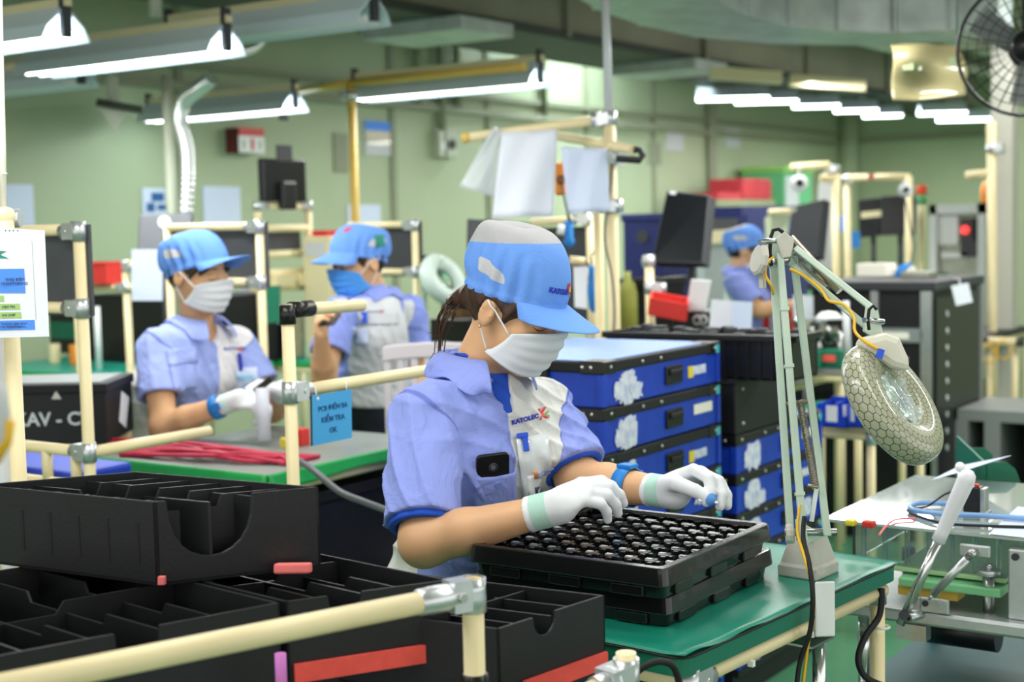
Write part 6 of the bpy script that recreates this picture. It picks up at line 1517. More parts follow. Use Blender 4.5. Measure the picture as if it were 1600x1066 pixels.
    # power cable and dark boxes under the bench
    pts = [Z(462, 716, .80), D(490, 735, 3.6), D(530, 768, 3.45), D(570, 785, 3.35), D(610, 800, 3.3)]; tag(obj('grey_cable', MB().tube(smooth(pts), .0085, 10), mat('cable_dark', '#5a5d62', .5), at=pts[0]), 'thick grey cable dropping from the second bench behind the main worker', 'cable')
    lo, hi = (2.86, 2.72, .03), (3.46, 3.3, .70)
    b = thing('storage_crate', 'large black crate on castors under the second bench', 'crate', on_floor(lo, hi)); obj('crate_body', MB().box(lo, hi), M['black_board'], b, bevel=.008); obj('crate_lid', MB().box((lo[0]-.01, lo[1]-.01, .68), (hi[0]+.01, hi[1]+.01, .712)), M['rubber'], b, bevel=.005)
    for a in (lo[0]+.08, hi[0]-.08):
        for c in (lo[1]+.08, hi[1]-.08): obj('caster', MB().cyl((a, c-.012, .015), (a, c+.012, .015), .015, 12), M['rubber'], b)
    # seats
    p = V3((3.28, 3.78)); 
def left_racks():
    # grey panel frame at left
    x, y = 2.30, 2.82
    def pf(label, x, yp, ytop, z1, z2, ye, grey='grey_board', post_to=0., r=.0145, inner=0.):
        f = frame('panel_stand', label, 'pipe frame', (x, yp, 0), [('post', (x, yp, post_to), (x, yp, z1+.015)), ('post', (x, ye, post_to), (x, ye, z1+.015)), ('rail', (x, yp, z1), (x, ye, z1)), ('rail', (x, yp, z2), (x, ye, z2))], [((x, yp, z1-.004), (0, 0, 1), (0, 1, 0)), ((x, yp, z2), (0, 0, 1), (0, 1, 0))], r=r)
        obj('back_board', MB().box((x+.012, yp-.022, z2-.02), (x+.02, ye, z1+.012)), M[grey], f, label='grey backing board'); return f
    f = pf('pipe frame with grey board left of the worker holding the tool', x, y, 0, 1.463, 1.273, 3.35)
    zr = PL(127, 706, 0, x)[2]; obj('rail', MB().cyl((x, y, zr), (x, 3.4, zr), .0145, 16), M['pipe'], f); m = MB(); joint(m, (x, y, zr), (0, 0, 1), (0, 1, 0)); obj('joint', m, M['plated'], f)
    obj('rail', MB().cyl((x, y, zr), (x+.4, y, zr), .0145, 16), M['pipe'], f)
    zl = zr-.085; obj('rail', MB().cyl((x, y+.02, zl), (x, 3.4, zl), .013, 14), M['pipe'], f)
    for k in range(4): yy = y+.05+k*.11; obj('upright', MB().cyl((x, yy, zl), (x, yy, zr), .0135, 12), M['pipe'], f)
    lo, hi = (x+.03, y+.10, zl-.10), (x+.22, y+.5, zl+.022)
    b = box_thing('storage_bin', 'deep blue bin behind the cream rails at the lower left', 'bin', lo, hi, mat('bin_blue', '#1a40c0', .5), bevel=.01)
    tb = thing('bin_shelf', 'low dark shelf under the deep blue bin', 'shelf', (x+.25, y+.28, 0)); obj('shelf_board', MB().box((x+.02, y+.08, lo[2]-.02), (x+.24, y+.52, lo[2]-.001)), M['dark_grey'], tb)
    for a in (x+.05, x+.21):
        for c in (y+.11, y+.5): obj('leg', MB().cyl((a, c, 0), (a, c, lo[2]-.02), .014, 10), M['pipe'], tb)
    f2 = pf('pipe frame with grey board behind the head of the worker holding the tool', 3.60, PL(405, 350, 0, 3.60)[1], 0, 1.468, 1.275, PL(262, 357, 0, 3.60)[1])
    f3 = pf('pipe frame with grey board behind the standing worker with the phone', 4.75, PL(648, 350, 0, 4.75)[1], 0, 1.463, 1.265, PL(548, 352, 0, 4.75)[1], 'dark_grey')
    f4 = frame('pipe_stand', 'cream pipe frame carrying the red box, behind the left worker', 'pipe frame', PL(198, 420, 0, 4.3)*[1, 1, 0], [('post', PL(204, 550, 0, 4.3)*[1, 1, 0], PL(196, 412, 0, 4.3)), ('rail', PL(196, 412, 0, 4.3), PL(275, 409, 0, 4.3)), ('rail', PL(120, 452, 0, 4.3), PL(300, 446, 0, 4.3)), ('post', PL(120, 452, 0, 4.3)*[1, 1, 0], PL(120, 452, 0, 4.3)), ('post', PL(300, 446, 0, 4.3)*[1, 1, 0], PL(300, 446, 0, 4.3))], [(PL(199, 449, 0, 4.3), (0, 0, 1), (0, 1, 0)), (PL(197, 416, 0, 4.3), (0, 0, 1), (0, -1, 0))], r=.0165)
    a = PL(138, 440, 0, 4.28); b_ = PL(172, 409, 0, 4.28); zb = PL(155, 450, 0, 4.3)[2]+.0165
    rb = thing('red_box', 'small bright red box standing on the cream rail at left', 'box', (4.33, (a[1]+b_[1])/2, zb)); obj('box_body', MB().box((4.26, b_[1], zb), (4.36, a[1], b_[2])), M['red'], rb, bevel=.006); obj('box_lid', MB().box((4.257, b_[1]-.003, b_[2]-.012), (4.363, a[1]+.003, b_[2])), M['red'], rb, bevel=.004)
    # black crate with white lettering
    c0, c1 = D(36, 640, 4.3), D(166, 645, 4.3); zt, zb = D(100, 600, 4.3)[2], D(100, 696, 4.3)[2]
    e = V3((c1[0]-c0[0], c1[1]-c0[1], 0)); L0 = np.linalg.norm(e)+.12; e = nrm(e); g = nrm(V3((-e[1], e[0], 0))*1.0); 
    o = V3((c1[0], c1[1], zb)); cr = thing('lettered_crate', 'black crate with white stencilled letters on the rack at left', 'crate', o-e*L0/2+g*.2)
    pr = lambda a, b, z: o-e*a+g*b+V3((0, 0, z)); H_ = zt-zb
    obj('crate_body', MB().prism([pr(0, 0, 0), pr(L0, 0, 0), pr(L0, .3, 0), pr(0, .3, 0)], (0, 0, H_-.02)), M['black_board'], cr, bevel=.006); obj('crate_lid', MB().prism([pr(-.006, -.006, H_-.03), pr(L0, -.006, H_-.03), pr(L0, .306, H_-.03), pr(-.006, .306, H_-.03)], (0, 0, .03)), M['rubber'], cr, bevel=.005); obj('lid_top', MB().prism([pr(.02, .02, H_), pr(L0, .02, H_), pr(L0, .28, H_), pr(.02, .28, H_)], (0, 0, .003)), mat('lid_grey', '#8b9091', .5), cr)
    obj('crate_edge', MB().prism([pr(0, -.003, 0), pr(.05, -.003, 0), pr(.05, .0, 0), pr(0, 0, 0)], (0, 0, H_-.02)), M['rubber'], cr)
    text_on('stencil_lettering', 'KAV - CVN', .056, pr(L0*.50-.035, -.001, H_*.42)+e*.012, e, (0, 0, 1), M['white_letter'], cr, offset=.0012, lift=.001)
    obj('catch', MB().prism([pr(.13, -.006, H_*.76), pr(.16, -.006, H_*.76), pr(.145, -.006, H_*.9)], g*.006), M['steel'], cr)
    q = [pr(-.001, .13, .05), pr(-.001, .2, .02), pr(-.001, .25, .11), pr(-.001, .17, .14)]; obj('crate_label', MB().prism(q, e*.001), M['paper'], cr)
    rk = thing('crate_rack', 'low cream pipe rack carrying the black lettered crate', 'pipe rack', (o-e*L0/2+g*.2)*[1, 1, 0])
    for a in (.03, L0-.03):
        for b in (.03, .27): p = pr(a, b, 0); obj('leg', MB().cyl((p[0], p[1], 0), (p[0], p[1], zb-.03), .0145, 12), M['pipe'], rk)
    for b in (.03, .27): obj('rail', MB().cyl(pr(0, b, -.0155), pr(L0, b, -.0155), .0145, 12), M['pipe'], rk)
    # white plastic chair behind the main worker
    ch = D(690, 600, 4.7); ax = nrm(cdir(1, .03, .35)*[1, 1, 0]); bk = nrm(np.cross((0, 0, 1), ax)); bk = bk if np.dot(bk, FW) > 0 else -bk
    o = V3((ch[0], ch[1], 0)); zt = D(670, 535, 4.7)[2]; C_ = lambda a, b, z: o+ax*a+bk*b+V3((0, 0, z))
    t = thing('plastic_chair', 'off white slatted plastic chair behind the main worker', 'chair', o); wm = mat('chair_white', '#d3ccd0', .5)
    obj('seat', MB().prism([C_(-.2, -.4, .42), C_(.2, -.4, .42), C_(.2, 0, .42), C_(-.2, 0, .42)], (0, 0, .025)), wm, t, bevel=.008)
    def topz(a): return zt-.015*(a/.2)**2
    obj('back_rail', MB().prism([C_(a, 0, topz(a)) for a in np.linspace(-.21, .21, 9)]+[C_(a, 0, topz(a)-.05) for a in np.linspace(.21, -.21, 9)], bk*.02), wm, t, bevel=.005); obj('back_rail', MB().prism([C_(-.2, 0, .5), C_(.2, 0, .5), C_(.2, 0, .54), C_(-.2, 0, .54)], bk*.02), wm, t)
    for a in np.linspace(-.195, .195, 9): obj('back_slat', MB().prism([C_(a-.011, .004, .44), C_(a+.011, .004, .44), C_(a+.011, .004, topz(a)-.03), C_(a-.011, .004, topz(a)-.03)], bk*.012), wm, t)
    for a in (-.18, .18):
        for b in (-.37, -.02): obj('leg', MB().cyl(C_(a, b, 0), C_(a*.95, b, .42), .017, 10, r2=.021), wm, t)
# ---------------------------------------------------------------- background
def monitor(label, quad, d, thick=.03, m='screen_black', stand=None, sticker=None, name='monitor'):
    q = [D(p[0], p[1], d+(p[2] if len(p) > 2 else 0)) for p in quad]; n = nrm(np.cross(q[1]-q[0], q[3]-q[0])); n = n if np.dot(n, FW) > 0 else -n
    c = sum(q)/4; ft = V3((c[0], c[1], stand if stand is not None else 0)); t = thing(name, label, 'monitor' if name == 'monitor' else 'board', ft)
    obj('screen_housing', MB().prism(q, n*thick), M['dark_grey'], t, bevel=.004); e = [c+(p-c)*.95 for p in q]; obj('screen', MB().prism([p-n*.0012 for p in e], n*.001), M[m], t)
    if stand is not None:
        b = c+n*(thick+.02); obj('stand_arm', MB().cyl((b[0], b[1], stand+.015), b, .018, 12), M['dark_grey'], t); obj('stand_base', MB().obox((b[0], b[1], stand+.008), (.1, 0, 0), (0, .1, 0), (0, 0, .007)), M['dark_grey'], t, bevel=.004); obj('stand_bracket', MB().obox(c+n*(thick+.012), nrm(q[1]-q[0])*.04, nrm(q[3]-q[0])*.04, n*.012), M['dark_grey'], t)
    for s in sticker or []:
        p = q[0]*(1-s[0])*(1-s[1])+q[1]*s[0]*(1-s[1])+q[2]*s[0]*s[1]+q[3]*(1-s[0])*s[1]; obj('sticker', MB().obox(p-n*.002, nrm(q[1]-q[0])*s[2], nrm(q[3]-q[0])*s[3], n*.001), M[s[4]], t)
    return t
def poster(label, px, m, name='wall_paper_sheet', parts=()):
    a, b = PL(px[0], px[1], 1, WY-.01), PL(px[2], px[3], 1, WY-.01)
    t = thing(name, label, 'poster', ((a[0]+b[0])/2, WY-.012, (a[2]+b[2])/2)); obj('sheet', MB().box((a[0], WY-.012, b[2]), (b[0], WY-.001, a[2])), M[m], t)
    for (u0, v0, u1, v1, mm_) in parts: obj('print', MB().box((a[0]+(b[0]-a[0])*u0, WY-.015, a[2]+(b[2]-a[2])*v1), (a[0]+(b[0]-a[0])*u1, WY-.0118, a[2]+(b[2]-a[2])*v0)), M[mm_], t)
    return t
def wall_items():
    poster('plain white sheet on the back wall at the left edge, beside the post', (8, 288, 54, 352), 'paper_blue')
    t = poster('white sheet with dark drawing on the back wall, left of the flexible hose', (222, 294, 268, 340), 'paper_blue', parts=((.3, .15, .75, .45, 'sign_ink'), (.12, .5, .4, .8, 'sign_ink'), (.5, .55, .85, .75, 'sign_ink')))
    poster('plain pale sheet on the back wall, right of the flexible hose', (317, 291, 377, 352), 'paper_blue')
    poster('pale sheet on the back wall below the yellow pipe post', (543, 320, 595, 352), 'paper_blue')
    poster('small white notice high on the back wall right of the large hanging sheets', (1041, 206, 1068, 236), 'light_grey'); poster('small white notice on the back wall left of the thin wall pipe', (1133, 200, 1157, 232), 'light_grey')
    poster('blue headed yellow notice on the back wall right of the pipe post', (569, 188, 613, 244), 'light_grey', parts=((0, 0, 1, .28, 'poster_blue'), (.06, .3, .94, .68, 'laminate')))
    poster('faint grey panel on the back wall left of the yellow notice', (521, 207, 545, 270), 'wall_seam', name='wall_panel'); poster('faint grey panel on the back wall above the tilted black monitor', (1013, 222, 1033, 258), 'wall_seam', name='wall_panel')
    a, b = PL(372, 199, 1, WY-.12), PL(413, 240, 1, WY-.12)
    t = thing('fire_sign', 'red and white box shaped fire sign on the back wall', 'sign', ((a[0]+b[0])/2, WY-.06, b[2])); obj('sign_box', MB().box((a[0], WY-.12, b[2]), (b[0], WY-.001, a[2])), mat('sign_maroon', '#6c2a2c', .5), t)
    h = a[2]-b[2]; w = b[0]-a[0]; obj('sign_face', MB().box((a[0], WY-.124, b[2]), (b[0], WY-.119, b[2]+h*.68)), M['white'], t); obj('sign_header', MB().box((a[0], WY-.125, b[2]+h*.68), (b[0], WY-.118, a[2])), M['red'], t)
    obj('extinguisher_mark', MB().box((a[0]+w*.46, WY-.126, b[2]+h*.12), (a[0]+w*.58, WY-.122, b[2]+h*.58)), M['red'], t)
    for u in (.14, .78): obj('extinguisher_mark', MB().box((a[0]+w*u, WY-.126, b[2]+h*.15), (a[0]+w*(u+.07), WY-.122, b[2]+h*.5)), M['laminate'], t)
    a, b = PL(686, 203, 1, WY-.08), PL(716, 247, 1, WY-.08); t = thing('switch_box', 'grey electrical switch box on the back wall above the chair', 'switch box', ((a[0]+b[0])/2, WY-.05, b[2])); obj('box_body', MB().box((a[0], WY-.08, b[2]), (b[0], WY-.001, a[2])), M['conduit'], t, bevel=.006); obj('switch_knob', MB().cyl(((a[0]*.35+b[0]*.65), WY-.08, (a[2]+b[2])/2), ((a[0]*.35+b[0]*.65), WY-.1, (a[2]+b[2])/2), .04, 14), M['dark_grey'], t); obj('switch_label', MB().box((a[0]+.02, WY-.083, b[2]+.06), (a[0]+.07, WY-.079, b[2]+.12)), M['white'], t)
    # flexible silver hose
    d = 6.9; pts = [D(x, y, d) for x, y in ((372, 48), (352, 78), (412, 62))]
    def hose(label, pts, r):
        P_ = smooth([V3(p) for p in pts], 26); n = len(P_); rs = [r*(1+.07*math.sin(i*1.6)) for i in range(n)]
        return tag(obj('hanging_hose', MB().tube(P_, rs, 16), M['flex_silver'], at=P_[0]), label, 'hose')
    hose('silver flexible hose dropping from the lamps behind the left worker', [D(330, 122, 6.55), D(312, 138, 6.6), D(288, 158, 6.7), D(281, 190, 6.75), D(291, 230, 6.75), D(293, 280, 6.75), D(289, 345, 6.75), D(288, 420, 6.75)], .035)
    hose('short silver flexible hose linking the ceiling duct to the large lit lamp', [D(414, 20, 7.5), D(410, 50, 7.4), D(396, 72, 7.3), D(362, 82, 7.1)], .032)
    p = D(268, 330, 6.9); tag(obj('grey_pole', MB().cyl((p[0], p[1], .801), D(260, 118, 6.9), .026, 12), M['conduit'], at=(p[0], p[1], .801)), 'pale grey pole beside the long silver flexible hose', 'pole')
    c = D(180, 165, 7.2); b = thing('hanging_bracket', 'grey triangular bracket hanging below the unlit lamp, upper left', 'bracket', D(180, 118, 7.2)); q = [D(152, 163, 7.2), D(200, 170, 7.2), D(181, 208, 7.2)]
    obj('plate', MB().prism(q, FW*.02), M['conduit'], b); obj('bar', MB().cyl(D(152, 160, 7.15), D(222, 172, 7.15), .02, 10), M['duct_dark'], b); obj('hanger', MB().cyl(D(176, 165, 7.2), D(174, 96, 7.2), .03, 8), M['conduit'], b)
    tag(obj('ceiling_rod', MB().cyl(D(243, 26, 6.2), D(241, -80, 6.2), .03, 10), M['conduit'], at=D(243, 26, 6.2)), 'grey rod end hanging from the ceiling at upper left', 'rod')
def back_left():
    bench('far bench with teal mat at left, behind the black lettered crate', 4.42, 5.25, 5.0, 6.3, .80)
    bench('farthest bench with teal mat at left, against the back wall', 5.45, 6.3, 5.75, 6.85, .80)
    bench('far bench with teal mat between the left worker and the standing worker', 5.3, 6.2, 4.55, 5.55, .80)
    # monitor on the tall frame
    z = PL(445, 322, 1, 5.0)[2]; xa, xb = PL(402, 322, 1, 5.0)[0], PL(481, 320, 1, 5.0)[0]
    f = frame('pipe_stand', 'tall cream pipe frame with shelves below the upright black monitor', 'pipe frame', (xb, 5.0, 0), [('post', (xb, 5.0, .8), (xb, 5.0, z+.02)), ('post', (xa, 5.0, .8), (xa, 5.0, z))]+[('rail', (xa, 5.0, zz), (xb, 5.0, zz)) for zz in (z, z-.11, z-.24, z-.33, z-.41)], [((xb, 5.0, z), (0, 0, 1), (-1, 0, 0)), ((xa, 5.0, z), (0, 0, 1), (1, 0, 0))], r=.019)
    obj('back_board', MB().box((xa+.03, 5.03, z-.22), (xb-.03, 5.04, z-.13)), M['grey_board'], f)
    for k in range(2): obj('bin_lip', MB().box((xa+.06+k*.18, 4.95, z-.40), (xa+.2+k*.18, 5.0, z-.34)), M['pipe'], f)
    a, b = PL(408, 247, 1, 4.97), PL(478, 312, 1, 4.97)
    t = thing('monitor', 'upright black monitor seen from behind on the tall pipe frame', 'monitor', ((a[0]+b[0])/2, 4.99, z)); obj('screen_housing', MB().box((a[0], 4.96, z+.02), (b[0], 5.0, a[2])), M['screen_black'], t, bevel=.01); obj('stand_bracket', MB().box(((a[0]+b[0])/2-.05, 4.93, z-.02), ((a[0]+b[0])/2+.05, 4.97, z+.12)), M['black_plastic'], t, bevel=.01)
    obj('badge', MB().box(((a[0]+b[0])/2-.03, 4.955, z+.42), ((a[0]+b[0])/2+.03, 4.961, z+.45)), M['dark_grey'], t); obj('vent_panel', MB().box(((a[0]+b[0])/2-.06, 4.955, z+.22), ((a[0]+b[0])/2+.05, 4.961, z+.30)), M['dark_grey'], t)
    # tilted grey board with round sticker
    q = [D(217, 336, 6.2), D(301, 333, 6.2), D(299, 402, 6.1), D(214, 402, 6.1)]; t = thing('tilted_board', 'dark grey board with round white sticker behind the left worker', 'board', D(256, 404, 6.1)); n = -FW; obj('panel', MB().prism(q, FW*.03), M['grey_board'], t, bevel=.006); c = D(257, 347, 6.17); obj('round_sticker', MB().cyl(c, c-FW*.004, .027, 20), M['white'], t)
    obj('stand_arm', MB().cyl(D(256, 395, 6.18), V3((D(256, 395, 6.18)[0], D(256, 395, 6.18)[1], .80)), .015, 10), M['dark_grey'], t)
    q = D(235, 455, 6.0); tag(obj('hanging_sheet', MB().obox(D(230, 430, 5.6), cdir(1, 0, 0)*.06, cdir(0, 1, 0)*.1, FW*.002), M['paper_blue'], at=D(230, 470, 5.6)), 'pale sheet hanging below the cream rail beside the red box', 'paper')
    # dark cabinets on the far benches
    lo, hi = face_x(4.9, (140, 558), (262, 462), .4); b = thing('dark_cabinet', 'large black cabinet standing on the far bench behind the left worker', 'cabinet', ((lo[0]+hi[0])/2, (lo[1]+hi[1])/2, .8)); obj('cabinet_body', MB().box((lo[0], lo[1]-.35, .80), (hi[0], hi[1], hi[2])), M['black_board'], b, bevel=.006); obj('door', MB().box((lo[0]-.006, lo[1]-.3, .83), (lo[0], hi[1]-.05, hi[2]-.03)), M['black_plastic'], b)
    p = PL(152, 505, 0, 4.6); tag(obj('white_lamp_tube', MB().cyl(V3((p[0], p[1], .80)), p+V3((0, 0, .08)), .016, 12), M['white'], at=V3((p[0], p[1], .8))), 'short white upright tube on the far bench left of the black cabinet', 'tube')
    lo, hi = face_x(5.0, (78, 552), (126, 476), .3); e = thing('bench_device', 'dark instrument with steel top on the far left bench', 'device', ((lo[0]+hi[0])/2, (lo[1]+hi[1])/2, .8)); obj('device_body', MB().box((lo[0], lo[1], .82), (hi[0], hi[1], hi[2])), M['black_plastic'], e, bevel=.01); obj('device_top', MB().box((lo[0]+.02, lo[1], hi[2]), (hi[0], hi[1], hi[2]+.03)), M['alu'], e, bevel=.005); obj('device_panel', MB().box((lo[0]-.01, lo[1]+.02, .9), (lo[0], hi[1]-.02, .99)), M['green_plastic'], e)
    for k, px in enumerate((85, 117)):
        c = PL(px, 545, 0, 4.75); tag(obj('work_piece', MB().cyl((c[0], c[1], .8), (c[0], c[1], .90), .03, 14), M['orange'] if k else M['pipe'], at=(c[0], c[1], .8), bevel=.004), ('cream cylinder standing on the far left bench', 'ochre cylinder standing on the far left bench')[k], 'component')
    # clutter between the two workers
    g = PL(424, 470, 0, 5.6); tag(obj('hanging_folder', MB().obox(D(424, 476, 6.6), cdir(1, .05, .3)*.045, cdir(0, 1, 0)*.085, FW*.01), M['green_plastic'], at=D(424, 476, 6.6)-V3((0, 0, .085))), 'dark green hanging folder right of the left pipe frame', 'folder')
    for k, (px, py, w, h, m) in enumerate(((402, 490, .03, .16, 'pipe'), (388, 488, .03, .17, 'light_grey'), (512, 400, .09, .10, 'beige'), (446, 505, .07, .06, 'steel'))):
        c = D(px, py, 7.3); lb = ('cream upright duct piece on the far bench behind the left worker', 'pale grey upright piece on the far bench behind the left worker', 'beige tester unit behind the standing worker on the far bench', 'steel fixture on the far bench in front of the tall frame')[k]
        t = thing('bench_unit', lb, 'device', (c[0], c[1], .8)); obj('unit_body', MB().box((c[0]-w, c[1]-w, .80), (c[0]+w, c[1]+w, c[2]+h)), M[m], t, bevel=.01); obj('unit_panel', MB().box((c[0]-w-.004, c[1]-w*.7, c[2]), (c[0]-w, c[1]+w*.7, c[2]+h*.7)), M['light_grey'], t); obj('unit_cap', MB().box((c[0]-w*.6, c[1]-w*.6, c[2]+h), (c[0]+w*.6, c[1]+w*.6, c[2]+h+.03)), M['red' if k == 2 else 'steel'], t)
    # second magnifier lamp behind the standing worker
    hc = D(693, 438, 6.0); ax = nrm(cdir(.6, .45, .5)); lo_ = nrm(np.cross(ax, FW)); ro = np.cross(ax, lo_)
    t = thing('magnifier_lamp', 'blurred pale magnifier lamp in the background left of the main worker', 'lamp', D(668, 560, 6.2)*[1, 1, 0]+V3((0, 0, .8)))
    def tor(u_, v_):
        a, c = u_*2*math.pi, v_*2*math.pi; return hc+(lo_*math.cos(a)+ro*math.sin(a))*(.085+.034*math.cos(c))+ax*.04*math.sin(c)
    obj('lamp_ring', MB().grid(tor, 41, 17), mat('lamp_pale', '#cfe0d6', .3), t); obj('magnifying_lens', MB().lathe(hc, ax, [(0, .01), (.03, .008), (.052, 0), (.03, -.008), (0, -.01)], 24), M['lens'], t)
    k0 = D(664, 402, 6.05); b0 = D(662, 560, 6.3); b0 = V3((b0[0], b0[1], .80)); obj('upper_arm', MB().cyl(k0, D(680, 400, 6.0), .014, 10), M['mint'], t); obj('upper_arm', MB().cyl(D(680, 402, 6.0), D(688, 412, 6.0), .02, 10), M['mint'], t); obj('lower_arm', MB().cyl(b0, k0, .012, 10), M['mint'], t); obj('base', MB().box(b0-V3((.04, .04, 0)), b0+V3((.04, .04, .05))), M['cast_grey'], t)
    bench('far bench behind the standing worker, mostly hidden by the chair', 4.95, 5.6, 2.9, 3.75, .80, 'mat_green', 'mat_edge')
    for k, (px, py, w, m, lb) in enumerate(((690, 505, .07, 'green_plastic', 'dark green crumpled bag on the bench behind the standing worker'), (705, 470, .06, 'orange', 'brown cardboard box behind the pale magnifier lamp'), (700, 520, .10, 'black_plastic', 'black box low on the bench behind the chair'))):
        c = PL(px, py, 0, 5.1+.16*(k == 1)); 
        if k == 0: o = obj('green_bag', MB().ball((c[0], c[1], .80+.075), .075, 18, sc=(1, 1.3, 1)), M[m], at=(c[0], c[1], .8)); tag(o, lb, 'bag')
        else: box_thing('carton' if k == 1 else 'black_box', lb, 'box', (c[0], c[1]-w, .80), (c[0]+.2, c[1]+w, max(.9, c[2]+.06)), mat('cardboard', '#7a5a34', .8) if k == 1 else M[m])
def back_middle():
    bench('middle bench with dark mat behind the blue cases', 4.9, 6.1, 2.35, 3.3, .80, 'rubber', 'dark_grey')
    # dark boards and tools behind the main worker's cap
    t = monitor('dark grey board behind the cap of the main worker', [(730, 342), (832, 348), (832, 470), (728, 460)], 6.3, .03, 'grey_board', .80, name='display_board')
    f = frame('pipe_stand', 'cream pipe frame with dark board left of the tall pipe stand', 'pipe frame', D(862, 345, 5.7)*[1, 1, 0]+V3((0, 0, .8)), [('rail', D(832, 348, 5.75), D(925, 342, 5.6)), ('post', D(922, 345, 5.6), V3((*D(926, 520, 5.6)[:2], .8))), ('post', D(838, 348, 5.75), V3((*D(840, 520, 5.75)[:2], .8)))], [(D(918, 343, 5.6), (0, 0, 1), cdir(-1, 0, 0))], r=.017)
    obj('back_board', MB().prism([D(845, 356, 5.8), D(915, 354, 5.65), D(918, 505, 5.65), D(846, 505, 5.8)], FW*.012), M['dark_grey'], f)
    for k, (x, y0, y1, d) in enumerate(((888, 345, 388, 5.45), (925, 415, 490, 5.3))):
        t = thing('hanging_tool', ('blue handled tool hanging above the visor of the main worker', 'long blue screwdriver hanging left of the tall pipe stand')[k], 'tool', D(x, y0-15, d)); obj('handle', MB().lathe(D(x, y0, d), nrm(D(x+2, y1, d)-D(x, y0, d)), [(0, 0), (.014, .0), (.018, .02), (.016, .06), (.022, .08), (.015, (y1-y0)/F*d*.9), (0, (y1-y0)/F*d)], 14), M['band_blue'], t); obj('tool_body', MB().cyl(D(x-9, y0+6, d), D(x-12, y0+22, d), .016, 12), M['white'], t); obj('cord', MB().tube([D(x, y0, d), D(x-1, y0-14, d), D(x+12, y0-40, d)], .004, 6), M['rubber'], t)
    t = thing('loose_panel', 'white panel with cream top hanging just right of the main cap', 'panel', D(908, 485, 5.2)); obj('panel', MB().prism([D(896, 415, 5.2), D(918, 413, 5.2), D(917, 483, 5.2), D(898, 480, 5.2)], FW*.01), M['paper'], t); obj('panel_top', MB().cyl(D(890, 406, 5.2), D(914, 408, 5.2), .014, 12), M['pipe'], t); obj('panel_edge', MB().prism([D(893, 412, 5.2), D(921, 410, 5.2), D(921, 416, 5.2), D(893, 418, 5.2)], FW*.012), mat('panel_taupe', '#8a7c70', .6), t)  # plain white panel with cream top, nothing holds it up
    # crates and monitors to the right of the stand
    for k, (p0, p1, x, m, lb, name) in enumerate((((975, 470), (1035, 333), 6.6, 'blue_dark', 'dark blue crate stack behind the tall pipe stand', 'dark_crate'), ((965, 520), (1010, 436), 5.3, 'black_plastic', 'black box with round vent at the foot of the tall pipe stand', 'black_box'))):
        lo, hi = face_x(x, p0, p1, .35); bt = .8 if k else 0; b = thing(name, lb, 'crate', ((lo[0]+hi[0])/2, (lo[1]+hi[1])/2, bt)); obj('box_body', MB().box((lo[0], lo[1], bt), hi), M[m], b, bevel=.01); c = V3(((lo[0]), (lo[1]+hi[1])/2, hi[2]-.12)); obj('round_vent', MB().cyl(c, c-V3((.006, 0, 0)), .035, 16), M['dark_grey'], b); obj('box_rim', MB().box((lo[0]-.008, lo[1]-.008, hi[2]-.04), (hi[0]+.008, hi[1]+.008, hi[2])), M[m], b, bevel=.006)
    tag(obj('yellow_bottle', MB().lathe(V3((*D(980, 400, 5.9)[:2], .8)), (0, 0, 1), [(0, 0), (.04, 0), (.04, .36), (.03, .40), (.014, .42), (.014, .45), (0, .45)], 16), mat('olive_bottle', '#8c9040', .4), at=V3((*D(980, 400, 5.9)[:2], .8))), 'tall olive yellow bottle right of the tall pipe stand', 'bottle')
    t = monitor('tall black monitor tilted back, right of the tall pipe stand', [(1042, 297, .1), (1108, 305, -.1), (1098, 412, -.2), (1018, 410, 0)], 5.9, .045, 'screen_black', .80, sticker=[(.16, .03, .02, .008, 'light_grey')])
    t = monitor('tall black monitor tilted back, above the elbow of the near lamp', [(1238, 322, .1), (1288, 311, -.1), (1279, 402, -.2), (1230, 412, 0)], 8.0, .05, 'dark_grey', .80, sticker=[(.1, .08, .012, .012, 'mint')])
    f = frame('pipe_stand', 'short cream pipe post under the tilted black monitor', 'pipe frame', D(1018, 520, 5.6)*[1, 1, 0]+V3((0, 0, 0)), [('post', D(1020, 515, 5.6)*[1, 1, 0], D(1014, 402, 5.6)), ('arm', D(1014, 410, 5.6), D(1010, 408, 5.95))], [(D(1016, 450, 5.6), (0, 0, 1), cdir(1, 0, 0)), (D(1014, 408, 5.6), (0, 0, 1), cdir(0, 0, -1))], r=.018)
    rb = D(1045, 478, 5.5); t = thing('red_bin', 'red open parts bin tilted on the pipe post', 'bin', rb); e1, e2, e3 = cdir(.98, -.18, .1)*.07, cdir(.15, .2, -1)*.08, cdir(.1, 1, .2)*.032
    m = MB(); m.obox(rb-e3, e1, e2, e3*.1)
    for s in (-1, 1): m.obox(rb+e1*s, e1*.06, e2, e3); m.obox(rb+e2*s, e1, e2*.06, e3)
    obj('bin_body', m, M['red'], t); obj('bin_holder', MB().cyl(rb-e3, D(1018, 470, 5.6), .008, 8), M['steel'], t)
    g = D(1090, 462, 5.5); t = thing('grey_tray', 'light grey tray standing tilted on the middle bench', 'tray', V3((g[0], g[1], .8))); obj('tray_plate', MB().prism([D(1080, 436, 5.5), D(1112, 438, 5.45), D(1103, 487, 5.45), D(1072, 486, 5.5)], FW*.012), M['light_grey'], t, bevel=.006); obj('tray_rest', MB().cyl(D(1090, 480, 5.53), V3((*D(1092, 490, 5.6)[:2], .8)), .01, 8), M['dark_grey'], t)
